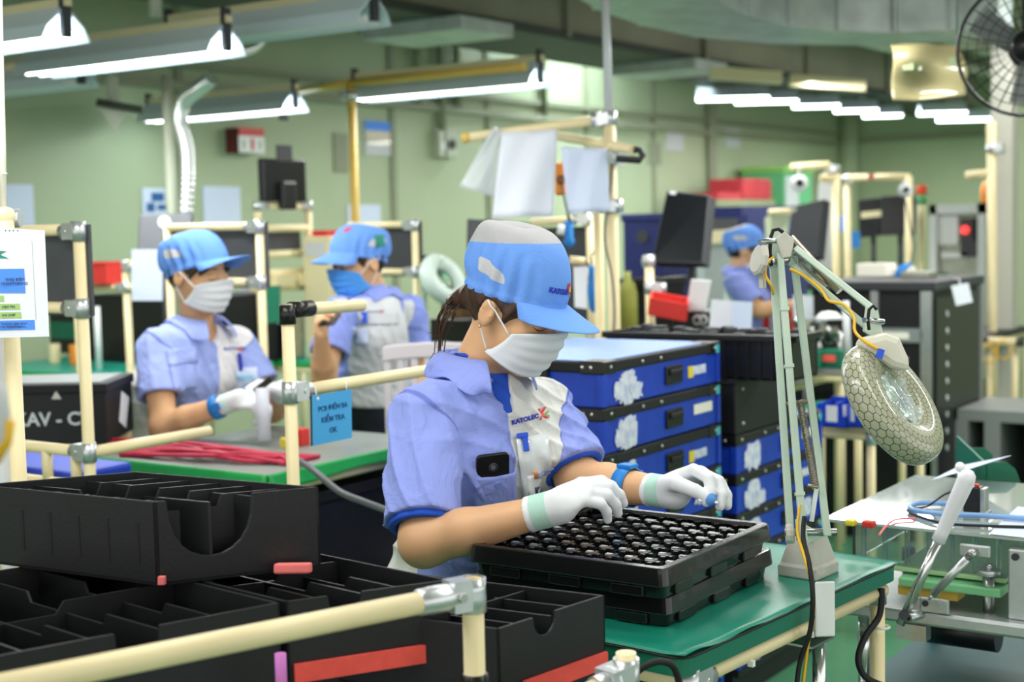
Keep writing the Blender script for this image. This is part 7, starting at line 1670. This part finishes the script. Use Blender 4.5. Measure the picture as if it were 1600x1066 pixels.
    lo, hi = face_x(4.95, (1050, 560), (1115, 488), .2); b = thing('black_box', 'black box with small rings under the grey tilted tray', 'box', ((lo[0]+hi[0])/2, (lo[1]+hi[1])/2, .8)); obj('box_body', MB().box((lo[0], lo[1], .80), hi), M['black_plastic'], b, bevel=.01)
    for k in range(2): c = PL(1090+9*k, 500, 0, 4.95); obj('ring', MB().lathe(c, (-1, 0, 0), [(.012, 0), (.02, 0), (.02, .004), (.012, .004)], 16), M['light_grey'], b)
    # white folded sheets leaning behind the ribbed bin
    q = [D(1112, 468, 5.0), D(1144, 470, 4.95), D(1142, 518, 4.95), D(1108, 516, 5.0)]; tag(obj('leaning_sheet', MB().prism(q, FW*.004), M['paper'], at=q[3]), 'white sheet standing behind the ribbed bin, left half', 'sheet'); q = [D(1144, 470, 4.95), D(1176, 472, 5.0), D(1174, 518, 5.0), D(1142, 518, 4.95)]; tag(obj('leaning_sheet', MB().prism(q, FW*.004), M['paper_blue'], at=q[3]), 'bluish white sheet standing behind the ribbed bin, right half', 'sheet')
    s = D(1140, 520, 5.05); t = thing('sheet_shelf', 'narrow grey shelf behind the ribbed bin holding the white sheets', 'shelf', (s[0], s[1], 0)); obj('shelf_board', MB().obox((s[0], s[1], s[2]-.006), nrm(cdir(1, 0, 0)*[1, 1, 0])*.14, nrm(cdir(0, 0, 1)*[1, 1, 0])*.06, (0, 0, .006)), M['light_grey'], t)
    for k in (-.11, .11): p = V3((s[0], s[1], 0))+nrm(cdir(1, 0, 0)*[1, 1, 0])*k; obj('leg', MB().cyl(p, p+V3((0, 0, s[2]-.012)), .012, 8), M['pipe'], t)
    # bench in front of the far worker, with the red box
    bench('far bench in front of the far worker', 7.6, 8.6, 2.2, 3.12, .80, 'rubber', 'dark_grey')
    lo, hi = face_x(7.62, (1182, 506), (1232, 482), .25); b = thing('red_crate', 'red crate under the hands of the far worker', 'crate', ((lo[0]+hi[0])/2, (lo[1]+hi[1])/2, .8)); obj('crate_body', MB().box((lo[0], lo[1], .80), (hi[0], hi[1], min(.93, hi[2]))), M['red'], b, bevel=.008); obj('crate_strap', MB().box((lo[0]-.006, (lo[1]+hi[1])/2-.012, .80), (lo[0], (lo[1]+hi[1])/2+.012, min(.93, hi[2]))), M['paper'], b)
    for k, (x0, x1, y0, y1, m, lb) in enumerate(((1240, 1275, 460, 500, 'paper', 'white sheet on the stand right of the far worker'), (1268, 1305, 468, 490, 'paper_blue', 'bluish sheet right of the far worker behind the lamp arm'))):
        q = [D(x0, y0, 7.2), D(x1, y0+3, 7.15), D(x1, y1, 7.15), D(x0, y1, 7.2)]; t = thing('sheet_holder', lb, 'sheet', (q[3]+q[2])/2*[1, 1, 0]); obj('sheet', MB().prism(q, FW*.004), M[m], t); b = (q[2]+q[3])/2; obj('pole', MB().cyl((b[0], b[1], 0), b, .01, 8), M['steel'], t)
    # shelves by the back wall: boxes and cabinets
    lo, hi = face_y(6.3, (1122, 460), (1212, 312), .5); c = thing('storage_cabinet', 'grey green cabinet against the back wall below the red boxes', 'cabinet', on_floor(lo, hi)); obj('cabinet_body', MB().box((lo[0], lo[1], 0), hi), mat('cab_green', '#7f8668', .6), c); mx = (lo[0]+hi[0])/2
    for a, b in ((lo[0]+.02, mx-.01), (mx+.01, hi[0]-.02)): dd = obj('door', MB().box((a, lo[1]-.012, .1), (b, lo[1], hi[2]-.06)), mat('cab_green', '#7f8668', .6), c); obj('handle', MB().box((b-.06, lo[1]-.03, hi[2]-.5), (b-.03, lo[1]-.012, hi[2]-.3)), M['steel'], dd)
    zt = hi[2]
    a, b = PL(1162, 312, 1, 6.35), PL(1206, 280, 1, 6.35); r = thing('red_carton', 'large dark red box on top of the wall cabinet', 'box', ((a[0]+b[0])/2, 6.5, zt)); obj('box_body', MB().box((a[0], 6.35, zt), (b[0], 6.75, b[2])), M['red_dark'], r, bevel=.02); obj('box_strap', MB().box(((a[0]+b[0])/2-.03, 6.345, zt), ((a[0]+b[0])/2+.03, 6.755, b[2]+.004)), M['red_dark'], r)
    a, b = PL(1124, 312, 1, 6.35), PL(1160, 301, 1, 6.35); box_thing('flat_red_box', 'flat dark red box on the wall cabinet, left of the larger red one', 'box', (a[0], 6.36, zt), (b[0], 6.7, b[2]), M['red_dark'])
    lo, hi = face_y(6.42, (1226, 470), (1268, 270), .5); c = thing('green_cabinet', 'pale green tall cabinet right of the dark red box', 'cabinet', on_floor(lo, hi)); obj('cabinet_body', MB().box((lo[0], lo[1], 0), hi), M['green_box'], c); obj('door', MB().box((lo[0]+.03, lo[1]-.012, .1), (hi[0]-.4, lo[1], hi[2]-.05)), M['light_grey'], c); obj('cabinet_top', MB().box((lo[0]-.02, lo[1]-.02, hi[2]), (hi[0]+.02, hi[1], hi[2]+.06)), mat('lime', '#8cc060', .5), c)
    w = D(1248, 287, 8.6); t = thing('reel', 'white reel with black hub hanging beside the green cabinet', 'reel', w); obj('reel_flange', MB().lathe(w, -FW, [(.02, 0), (.05, 0), (.052, .01), (.05, .03), (.02, .03)], 24), M['white'], t); obj('reel_hub', MB().cyl(w-FW*.03, w-FW*.036, .024, 16), M['rubber'], t); obj('hanger', MB().cyl(w+V3((0, 0, .05)), D(1250, 262, 8.62), .006, 8), M['steel'], t)
    lo, hi = face_y(4.6, (1160, 420), (1262, 322), .5); c = thing('blue_cabinet', 'dark navy cabinet behind the far worker', 'cabinet', on_floor(lo, hi)); obj('cabinet_body', MB().box((lo[0], lo[1], 0), hi), M['blue_dark'], c); obj('door', MB().box((lo[0]+.05, lo[1]-.012, .1), (hi[0]-.05, lo[1], hi[2]-.06)), M['blue_dark'], c)
    b = D(1220, 352, 8.7); t = thing('cream_bin', 'pale cream bin with a rim in front of the navy cabinet', 'bin', (b[0], b[1], 0)); obj('bin_body', MB().prism([D(1204, 336, 8.7), D(1236, 334, 8.6), D(1228, 380, 8.6), D(1206, 380, 8.7)], FW*.2), mat('cream_green', '#c0c8a8', .6), t); obj('bin_rim', MB().cyl(D(1202, 332, 8.7), D(1238, 330, 8.6), .02, 10), M['pipe'], t); p = D(1216, 385, 8.75); obj('bin_stand', MB().cyl((p[0], p[1], 0), p, .03, 8), M['dark_grey'], t)
    lo, hi = face_y(4.4, (1100, 470), (1150, 352), .4); c = thing('shelf_unit', 'grey shelf unit with cream top board left of the far worker', 'shelf', on_floor(lo, hi)); obj('shelf_body', MB().box((lo[0], lo[1], 0), hi), mat('shelf_grey', '#9aa4a4', .5), c); obj('shelf_board', MB().box((lo[0]-.03, lo[1]-.03, hi[2]-.12), (hi[0]+.03, hi[1], hi[2]-.03)), M['beige'], c); obj('shelf_tray', MB().box((lo[0], lo[1]-.02, hi[2]-.03), (hi[0], hi[1], hi[2]+.05)), M['dark_grey'], c)
def back_right():
    # black cabinet with silver frame
    x0, x1 = 6.2, 6.9; ya, yb = PL(1268, 450, 0, x0)[1], PL(1456, 440, 0, x0)[1]; zt = PL(1400, 444, 0, x0)[2]
    c = thing('rack_cabinet', 'black cabinet with silver frame behind the netted lamp head', 'cabinet', ((x0+x1)/2, (ya+yb)/2, 0)); obj('cabinet_body', MB().box((x0+.02, yb, 0), (x1, ya, zt-.03)), M['black_board'], c); obj('cabinet_top', MB().box((x0-.01, yb-.02, zt-.03), (x1+.02, ya+.02, zt+.01)), M['dark_grey'], c, bevel=.006)
    def pb(px0, py0, px1, py1): a, b = PL(px0, py0, 0, x0), PL(px1, py1, 0, x0); return (x0, b[1], b[2]), (x0+.025, a[1], a[2])
    for q in ((1360, 452, 1372, 560), (1438, 450, 1455, 800), (1356, 512, 1440, 536), (1446, 700, 1462, 1000)):
        obj('frame_bar', MB().box(*pb(*q)), M['alu'], c, label='silver frame bar')
    lb = pb(1380, 519, 1420, 530); obj('frame_label', MB().box((lb[0][0]-.003, lb[0][1], lb[0][2]), (lb[0][0], lb[1][1], lb[1][2])), M['paper_cream'], c)
    ys0 = yb; obj('side_door', MB().box((x0+.03, yb-.012, .1), (x1-.03, yb, zt-.06)), M['black_plastic'], c)
    for k in range(9):
        z = zt-.14-.075*k; xx = x0+.17; obj('hole_plug', MB().cyl((xx, yb-.013, z), (xx, yb-.017, z), .014, 10), M['galv'], c)
    obj('corner_bar', MB().box((x1-.03, yb-.02, 0), (x1, yb, zt-.03)), M['alu'], c)
    q = D(1502, 462, 6.3); n = -FW; s = thing('white_tag', 'white card hanging from the corner of the black cabinet', 'card', D(1500, 442, 6.3)); obj('card', MB().prism([D(1486, 447, 6.3), D(1513, 442, 6.28), D(1520, 472, 6.28), D(1494, 478, 6.3)], FW*.002), M['paper'], s); obj('string', MB().tube([D(1500, 445, 6.3), D(1499, 436, 6.35), D(1490, 436, 6.5)], .002, 6), M['white'], s)
    # clutter on the cabinet and the monitor pair behind
    for k, (px0, px1, py, d, m, lb, nm) in enumerate(((1340, 1385, 412, 7.0, 'paper_cream', 'cream carton on the bench behind the black cabinet', 'carton'), (1392, 1412, 418, 7.0, 'paper_cream', 'small cream carton right of the larger cream carton', 'carton'), (1410, 1450, 425, 6.7, 'panel_steel', 'flat grey device on the black cabinet', 'device'))):
        a, b = D(px0, py, d), D(px1, py, d-.1); box_thing(nm, lb, nm, (min(a[0], b[0]), b[1], zt+.01), (max(a[0], b[0])+.12, a[1], max(a[2], zt+.04)), M[m])
    t = thing('blue_tool', 'blue handled tool on a cord hanging above the black cabinet', 'tool', D(1415, 300, 6.9)); obj('handle', MB().tube([D(1424, 452-40, 6.9), D(1408, 410+10, 6.9), D(1395, 440, 6.9), D(1388, 436, 6.9)][:3], [.008, .02, .008], 12), M['band_blue'], t); obj('spring_cord', MB().tube([D(1424, 412, 6.9), D(1428, 385, 6.9), D(1412, 300, 6.9)], .004, 6), M['dark_grey'], t); bl = D(1412, 298, 6.9); obj('balancer', MB().lathe(bl, -FW, [(0, 0), (.032, 0), (.036, .02), (.03, .04), (0, .042)], 18), M['light_grey'], t); obj('balancer_hub', MB().cyl(bl-FW*.04, bl-FW*.05, .014, 12), M['rubber'], t); obj('hook', MB().cyl(bl, D(1411, 280, 6.9), .005, 6), M['steel'], t)
    f = frame('pipe_stand', 'tall cream pipe frame left of the pair of black monitors', 'pipe frame', D(1326, 430, 8.6)*[1, 1, 0], [('post', D(1328, 430, 8.6)*[1, 1, 0], D(1323, 275, 8.6)), ('rail', D(1323, 278, 8.6), D(1420, 276, 8.2)), ('post', D(1420, 430, 8.2)*[1, 1, 0], D(1420, 276, 8.2))], [(D(1323, 280, 8.6), (0, 0, 1), cdir(1, 0, .3))], r=.021); obj('red_strip', MB().prism([D(1358, 272, 8.4), D(1384, 270, 8.4), D(1384, 280, 8.4), D(1358, 281, 8.4)], FW*.02), M['red_dark'], f)
    bench('far right bench under the pair of black monitors', 9.0, 10.4, 2.95, 3.95, .80, 'light_grey', 'conduit')
    monitor('left of two black monitors, tilted, with cream label, far right', [(1340, 312, .1), (1378, 308, 0), (1378, 368, 0), (1342, 372, .1)], 9.6, .04, 'screen_black', .80, sticker=[(.55, .42, .07, .02, 'beige')]); monitor('right of two black monitors, beside the signal tower', [(1378, 306, 0), (1430, 304, -.1), (1429, 367, -.1), (1378, 368, 0)], 9.5, .04, 'screen_black', .80)
    # arm frame with cream lights above
    f = frame('pipe_stand', 'cream pipe arm with yellow bend above the lamp elbow, far right', 'pipe frame', D(1304, 430, 8.9)*[1, 1, 0], [('arm', D(1236, 262, 8.9), D(1296, 258, 8.8)), ('post', D(1308, 430, 8.9)*[1, 1, 0], D(1306, 262, 8.9)), ('arm', D(1282, 279, 8.9), D(1306, 278, 8.9))], [(D(1304, 264, 8.9), (0, 0, 1), cdir(-1, 0, 0))], r=.026)
    for k, (px, w, m) in enumerate(((1292, 18, 'light_grey'), (1345, 12, 'light_grey'))):
        q = [D(px-w*.6, 285, 9.3), D(px+w*.6, 285, 9.3), D(px+w, 420 if k == 0 else 312, 9.3), D(px-w, 420 if k == 0 else 312, 9.3)]
        if k == 0: tag(obj('hanging_cover', MB().prism(q, FW*.04), M[m], at=q[0]), 'long pale hanging cover below the yellow pipe bend', 'cover')
    for k, (px, py, m, lb) in enumerate(((1320, 350, 'poster_blue', 'blue card clipped behind the tall cream post, upper'), (1336, 375, 'band_blue', 'blue card clipped behind the tall cream post, lower'))):
        q = D(px, py, 8.75); tag(obj('hanging_card', MB().obox(q, cdir(1, 0, 0)*.03, cdir(0, 1, 0)*.05, FW*.004), M[m], at=q-V3((0, 0, .05))), lb, 'card')
    # signal tower
    s = D(1440, 420, 9.6); t = thing('signal_tower', 'slim signal tower with red and green lights, far right', 'signal light', (s[0], s[1], .8)); obj('pole', MB().cyl((s[0], s[1], .8), D(1440, 318, 9.6), .025, 12), M['beige'], t); obj('light_segment', MB().cyl(D(1440, 318, 9.6), D(1440, 305, 9.6), .035, 14), M['green_box'], t); obj('light_segment', MB().cyl(D(1440, 305, 9.6), D(1440, 290, 9.6), .035, 14), mat('signal_red', '#e8502e', .4), t)
    # steel machine in a cabinet
    xm = 10.2; a, b = PL(1452, 320, 0, xm), PL(1538, 470, 0, xm); m = thing('test_machine', 'steel test machine with red lamp, right of the black monitors', 'machine', (xm+.4, (a[1]+b[1])/2, 0)); obj('machine_body', MB().box((xm+.05, b[1], 0), (xm+.8, a[1], a[2]-.05)), M['panel_steel'], m)
    for q in (((xm, a[1]-.05, .3), (xm+.06, a[1], a[2])), ((xm, b[1], .3), (xm+.06, b[1]+.05, a[2])), ((xm, b[1], a[2]-.07), (xm+.06, a[1], a[2]))): obj('frame_bar', MB().box(*q), M['light_grey'], m)
    w_, h_ = a[1]-b[1], a[2]; P_ = lambda u, v: V3((xm+.045, a[1]-u*w_, a[2]-v*(a[2]-b[2])))
    for (u0, v0, u1, v1, mk) in ((.1, .12, .5, .42, 'light_grey'), (.55, .15, .88, .55, 'dark_grey'), (.78, .15, .93, .38, 'blue_dark'), (.2, .5, .65, .56, 'light_grey'), (.2, .75, .6, .8, 'light_grey'), (.12, .72, .3, .98, 'green_plastic')): p, q = P_(u0, v0), P_(u1, v1); obj('machine_panel', MB().box((xm+.03, q[1], q[2]), (xm+.052, p[1], p[2])), M[mk], m)
    p = P_(.64, .27); obj('warning_lamp', MB().ball(p-V3((.03, 0, 0)), .03, 12), mat('lamp_red', '#ff4040', .3, emit=1.5), m)
    p = V3((xm+.03, D(1531, 302, 9.9)[1], 0)); tag(obj('orange_light', MB().lathe(V3((p[0], p[1], a[2])), (0, 0, 1), [(0, 0), (.045, 0), (.05, .04), (.045, .12), (.02, .15), (0, .15)], 16), M['orange'], at=(p[0], p[1], a[2])), 'orange beacon on top of the steel test machine', 'light')
    f = frame('pipe_stand', 'cream pipe post with side arm beside the grey column, far right', 'pipe frame', D(1553, 460, 8.0)*[1, 1, 0], [('post', D(1553, 640, 8.0)*[1, 1, 0], D(1549, 190, 8.0)), ('arm', D(1510, 275, 8.1), D(1552, 270, 8.0))], [(D(1550, 232, 8.0), (0, 0, 1), cdir(1, 0, 0))], r=.026)
    # column and yellow railing
    c0 = D(1566, 420, 8.2); tag(obj('column', MB().box((c0[0]-.06, c0[1]-.07, 0), (c0[0]+.06, c0[1]+.05, 2.42)), mat('column_grey', '#c4c2b8', .5)), kind='structure')
    f = thing('yellow_railing', 'cream rail with yellow wire loops in front of the grey column', 'railing', D(1540, 560, 6.9)*[1, 1, 0]); ra, rb_ = D(1495, 531, 7.8), D(1590, 534, 7.6); obj('rail', MB().cyl(ra, rb_, .022, 14), M['pipe'], f); obj('rail_end', MB().cyl(rb_, rb_+nrm(rb_-ra)*.03, .026, 14), M['duct_dark'], f)
    for px in (1500, 1522, 1546, 1586): p = D(px, 532, 7.65 if px > 1560 else 7.74); obj('post', MB().cyl((p[0], p[1], 0), p, .018, 12), M['pipe'] if px != 1522 else M['pipe_yellow'], f)
    for k, px in enumerate((1545, 1568)):
        c = D(px, 553-6*k, 7.62); pts = [c+cdir(1, 0, 0)*.035*math.cos(t)+cdir(0, 1, 0)*.05*math.sin(t) for t in np.linspace(0, 6.28, 25)[:-1]]; tag(obj('wire_loop', MB().tube(pts, .005, 6, closed=True), M['yellow_wire'], at=c), ('yellow wire loop hanging from the cream rail, left one', 'yellow wire loop hanging from the cream rail, right one')[k], 'wire')
    s = thing('machine_stand', 'grey steel stand with open dark bay at the right edge', 'stand', D(1550, 700, 7.0)*[1, 1, 0]); xs = 6.5; ya, yb = PL(1496, 650, 0, xs)[1], PL(1625, 650, 0, xs)[1]; zt = PL(1550, 642, 0, xs)[2]
    gm = mat('stand_grey', '#7c817f', .5); obj('stand_top', MB().box((xs, yb, zt-.05), (xs+.5, ya, zt)), gm, s); obj('stand_back', MB().box((xs+.4, yb, 0), (xs+.45, ya, zt-.05)), M['black_board'], s)
    for px in (1500, 1550, 1620): y = PL(px, 700, 0, xs)[1]; obj('leg', MB().box((xs, y-.035, 0), (xs+.4, y+.035, zt-.05)), gm, s)
    # bins, fixtures and rails behind the lamp arm
    bench('low cream framed rack right of the blue cases, behind the lamp', 4.75, 5.3, PL(1366, 700, 0, 4.75)[1], PL(1290, 700, 0, 4.75)[1]+.25, .74, 'mat_edge', 'pipe', name='side_rack')
    for k, (px, py, w, h, m, lb) in enumerate(((1312, 668, .055, .05, 'blue_case', 'royal blue parts bin on the side rack, left one'), (1338, 662, .05, .05, 'blue_case', 'royal blue parts bin on the side rack, right one'))):
        c = D(px, py, 4.95); t = thing('parts_bin', lb, 'bin', (c[0], c[1], .74)); m_ = MB(); x0, y0, z0 = c[0]-.07, c[1]-w, .74
        m_.box((x0, y0, z0), (x0+.14, y0+2*w, z0+.004)); m_.box((x0, y0, z0), (x0+.004, y0+2*w, z0+.04)); m_.box((x0+.136, y0, z0), (x0+.14, y0+2*w, z0+.09)); m_.box((x0, y0, z0), (x0+.14, y0+.004, z0+.08)); m_.box((x0, y0+2*w-.004, z0), (x0+.14, y0+2*w, z0+.08)); obj('bin_body', m_, M[m], t); obj('white_card', MB().box((x0-.002, y0+w-.02, z0+.02), (x0-.0005, y0+w+.02, z0+.075)), M['white'], t)
    bench('bench with dark green top behind the lamp arm', 5.4, 5.95, PL(1345, 600, 0, 5.4)[1], PL(1225, 600, 0, 5.4)[1], .86, 'mat_edge', 'galv', name='rear_bench')
    k = 0
    for (px, py, m, lb) in ((1238, 548, 'green_plastic', 'dark green bin left of the lamp arm on the rear bench'), (1262, 572, 'green_plastic', 'dark green bin between the two lamp arms on the rear bench'), (1296, 560, 'green_plastic', 'dark green bin right of the lamp arms on the rear bench')):
        c = D(px, py, 5.75); t = thing('green_bin', lb, 'bin', (c[0], c[1], .86)); obj('bin_body', MB().box((c[0]-.06, c[1]-.07, .86), (c[0]+.06, c[1]+.07, .93)), M[m], t, bevel=.006); obj('bin_insert', MB().box((c[0]-.066, c[1]-.05, .885), (c[0]-.058, c[1]+.05, .91)), M['red_foam'], t, label='red foam insert'); k += 1
    f = thing('steel_fixture', 'cluster of steel clamps and fittings on the rear bench behind the lamp', 'fixture', D(1280, 560, 5.7)*[1, 1, 0]+V3((0, 0, .86)))
    r_ = np.random.RandomState(3)
    for i in range(22):
        c = D(1245+70*r_.rand(), 505+38*r_.rand(), 5.75+.1*r_.rand())
        if i % 3: obj('fitting', MB().obox(c, nrm(r_.rand(3)-.5)*.02, (0, .016, 0), (0, 0, .014)), M[('steel', 'panel_steel', 'dark_grey')[i % 3]], f, bevel=.003)
        else: obj('fitting', MB().cyl(c, c+V3((0, .02, .03)), .018, 12), M['steel'], f)
    for px in (1250, 1280, 1312): p = D(px, 520, 5.78); obj('fixture_post', MB().cyl((p[0], p[1], .86), p, .012, 10), M['steel'], f)
    p = D(1295, 498, 5.7); obj('shade', MB().lathe(p, (0, 0, -1), [(0, -.03), (.03, -.025), (.06, 0), (.055, .002)], 20), M['white'], f); q = D(1326, 560, 5.6); obj('fixture_post', MB().cyl((q[0], q[1], .86), D(1321, 470, 5.6), .014, 10), M['light_grey'], f)
def overhead_right():
    # laminated yellowed sheet hanging
    q = [D(1391, 70, 5.2), D(1507, 66, 5.1), D(1509, 150, 5.1), D(1393, 158, 5.2)]
    t = thing('laminated_notice', 'yellowed laminated notice hanging from the curved duct, upper right', 'notice', (q[0]+q[1])/2)
    def f(u, v): p = (q[0]*(1-u)+q[1]*u)*(1-v)+(q[3]*(1-u)+q[2]*u)*v; return p-FW*(.025*math.sin(u*5+v*3)+.02*math.sin(v*7-u*2))
    obj('sheet', MB().grid(f, 24, 18), M['laminate'], t, solid=.002)
    for (u, v, w, h, m) in ((.2, .42, .07, .05, 'star_green'), (.38, .45, .025, .03, 'dark_grey'), (.86, .38, .07, .07, 'star_green')): p = f(u, v)-FW*.004; obj('print', MB().obox(p, nrm(q[1]-q[0])*w*.27, nrm(q[3]-q[0])*h*.3, FW*.001), mat('faded_green', '#8a9a72', .5) if m == 'star_green' else M['panel_steel'], t)
    for u in (.1, .9): p = q[0]*(1-u)+q[1]*u; obj('hanger', MB().cyl(p, V3((p[0], p[1], 2.75)), .003, 6), M['steel'], t)
    # fan
    c = D(1606, 74, 4.6); ax = nrm(cdir(-.35, -.12, .95)); u = nrm(np.cross(ax, (0, 0, 1))); w = np.cross(u, ax); R0 = .215
    t = thing('wall_fan', 'large black caged fan at the upper right corner', 'fan', c)
    ring = lambda r, h: [c+ax*h+(u*math.cos(a)+w*math.sin(a))*r for a in np.linspace(0, 2*math.pi, 49)[:-1]]
    obj('cage_rim', MB().tube(ring(R0, 0), .006, 8, closed=True), M['black_plastic'], t)
    m = MB()
    for k in range(1, 7): m.tube(ring(R0*k/7, .075*(1-(k/7)**2)), .0016, 5, closed=True)
    for k in range(28):
        a = 2*math.pi*k/28; m.tube([c+ax*(.075*(1-s*s))+(u*math.cos(a)+w*math.sin(a))*R0*s for s in np.linspace(.1, 1, 6)], .0014, 5); m.tube([c-ax*(.06*(1-s*s))+(u*math.cos(a)+w*math.sin(a))*R0*s for s in np.linspace(.1, 1, 6)], .0014, 5)
    obj('cage', m, M['black_plastic'], t)
    for k in range(3):
        a = k*2.094+.5; r_ = u*math.cos(a)+w*math.sin(a); s = np.cross(ax, r_); obj('blade', MB().prism([c+r_*.03-s*.02, c+r_*.17-s*.06+ax*.02, c+r_*.19+s*.03-ax*.01, c+r_*.05+s*.04-ax*.015], ax*.004), mat('blade_grey', '#767b78', .4), t)
    obj('hub', MB().lathe(c+ax*.03, ax, [(.05, -.03), (.05, .03), (.042, .048), (0, .052)], 24), M['black_plastic'], t); obj('motor', MB().cyl(c-ax*.03, c-ax*.17, .06, 20), M['black_plastic'], t); e = c-ax*.14; obj('fan_bracket', MB().cyl(e, e+V3((0, 0, .9)), .022, 12), M['dark_grey'], t)
# ---------------------------------------------------------------- build
def smooth(p, n=6):
    p = [V3(q) for q in p]; out = []
    for i in range(len(p)-1):
        p0, p1, p2, p3 = p[max(i-1, 0)], p[i], p[i+1], p[min(i+2, len(p)-1)]
        for k in range(n):
            s = k/n; out.append(.5*((2*p1)+(-p0+p2)*s+(2*p0-5*p1+4*p2-p3)*s*s+(-p0+3*p1-3*p2+p3)*s**3))
    return out+[p[-1]]
setting(); build_duct(); build_lamps(); build_lights(); build_camera()
foreground(); main_bench(); magnifier(); press()
cases(); hanging_frame(); bench_left(); left_racks()
wall_items(); back_left(); back_middle(); back_right(); overhead_right()
wa = worker_main(); wb = worker_inspector(); wc = worker_phone(); wf = worker_far()
for lb, w_ in (('round dark stool under the main worker', wa), ('round dark stool under the worker holding the tool', wb), ('round dark stool under the far worker', wf)):
    p = w_['o'].location; stool(lb, p[0], p[1], .585)
for d_ in [m for m in bpy.data.meshes if m.users == 0]: bpy.data.meshes.remove(d_)
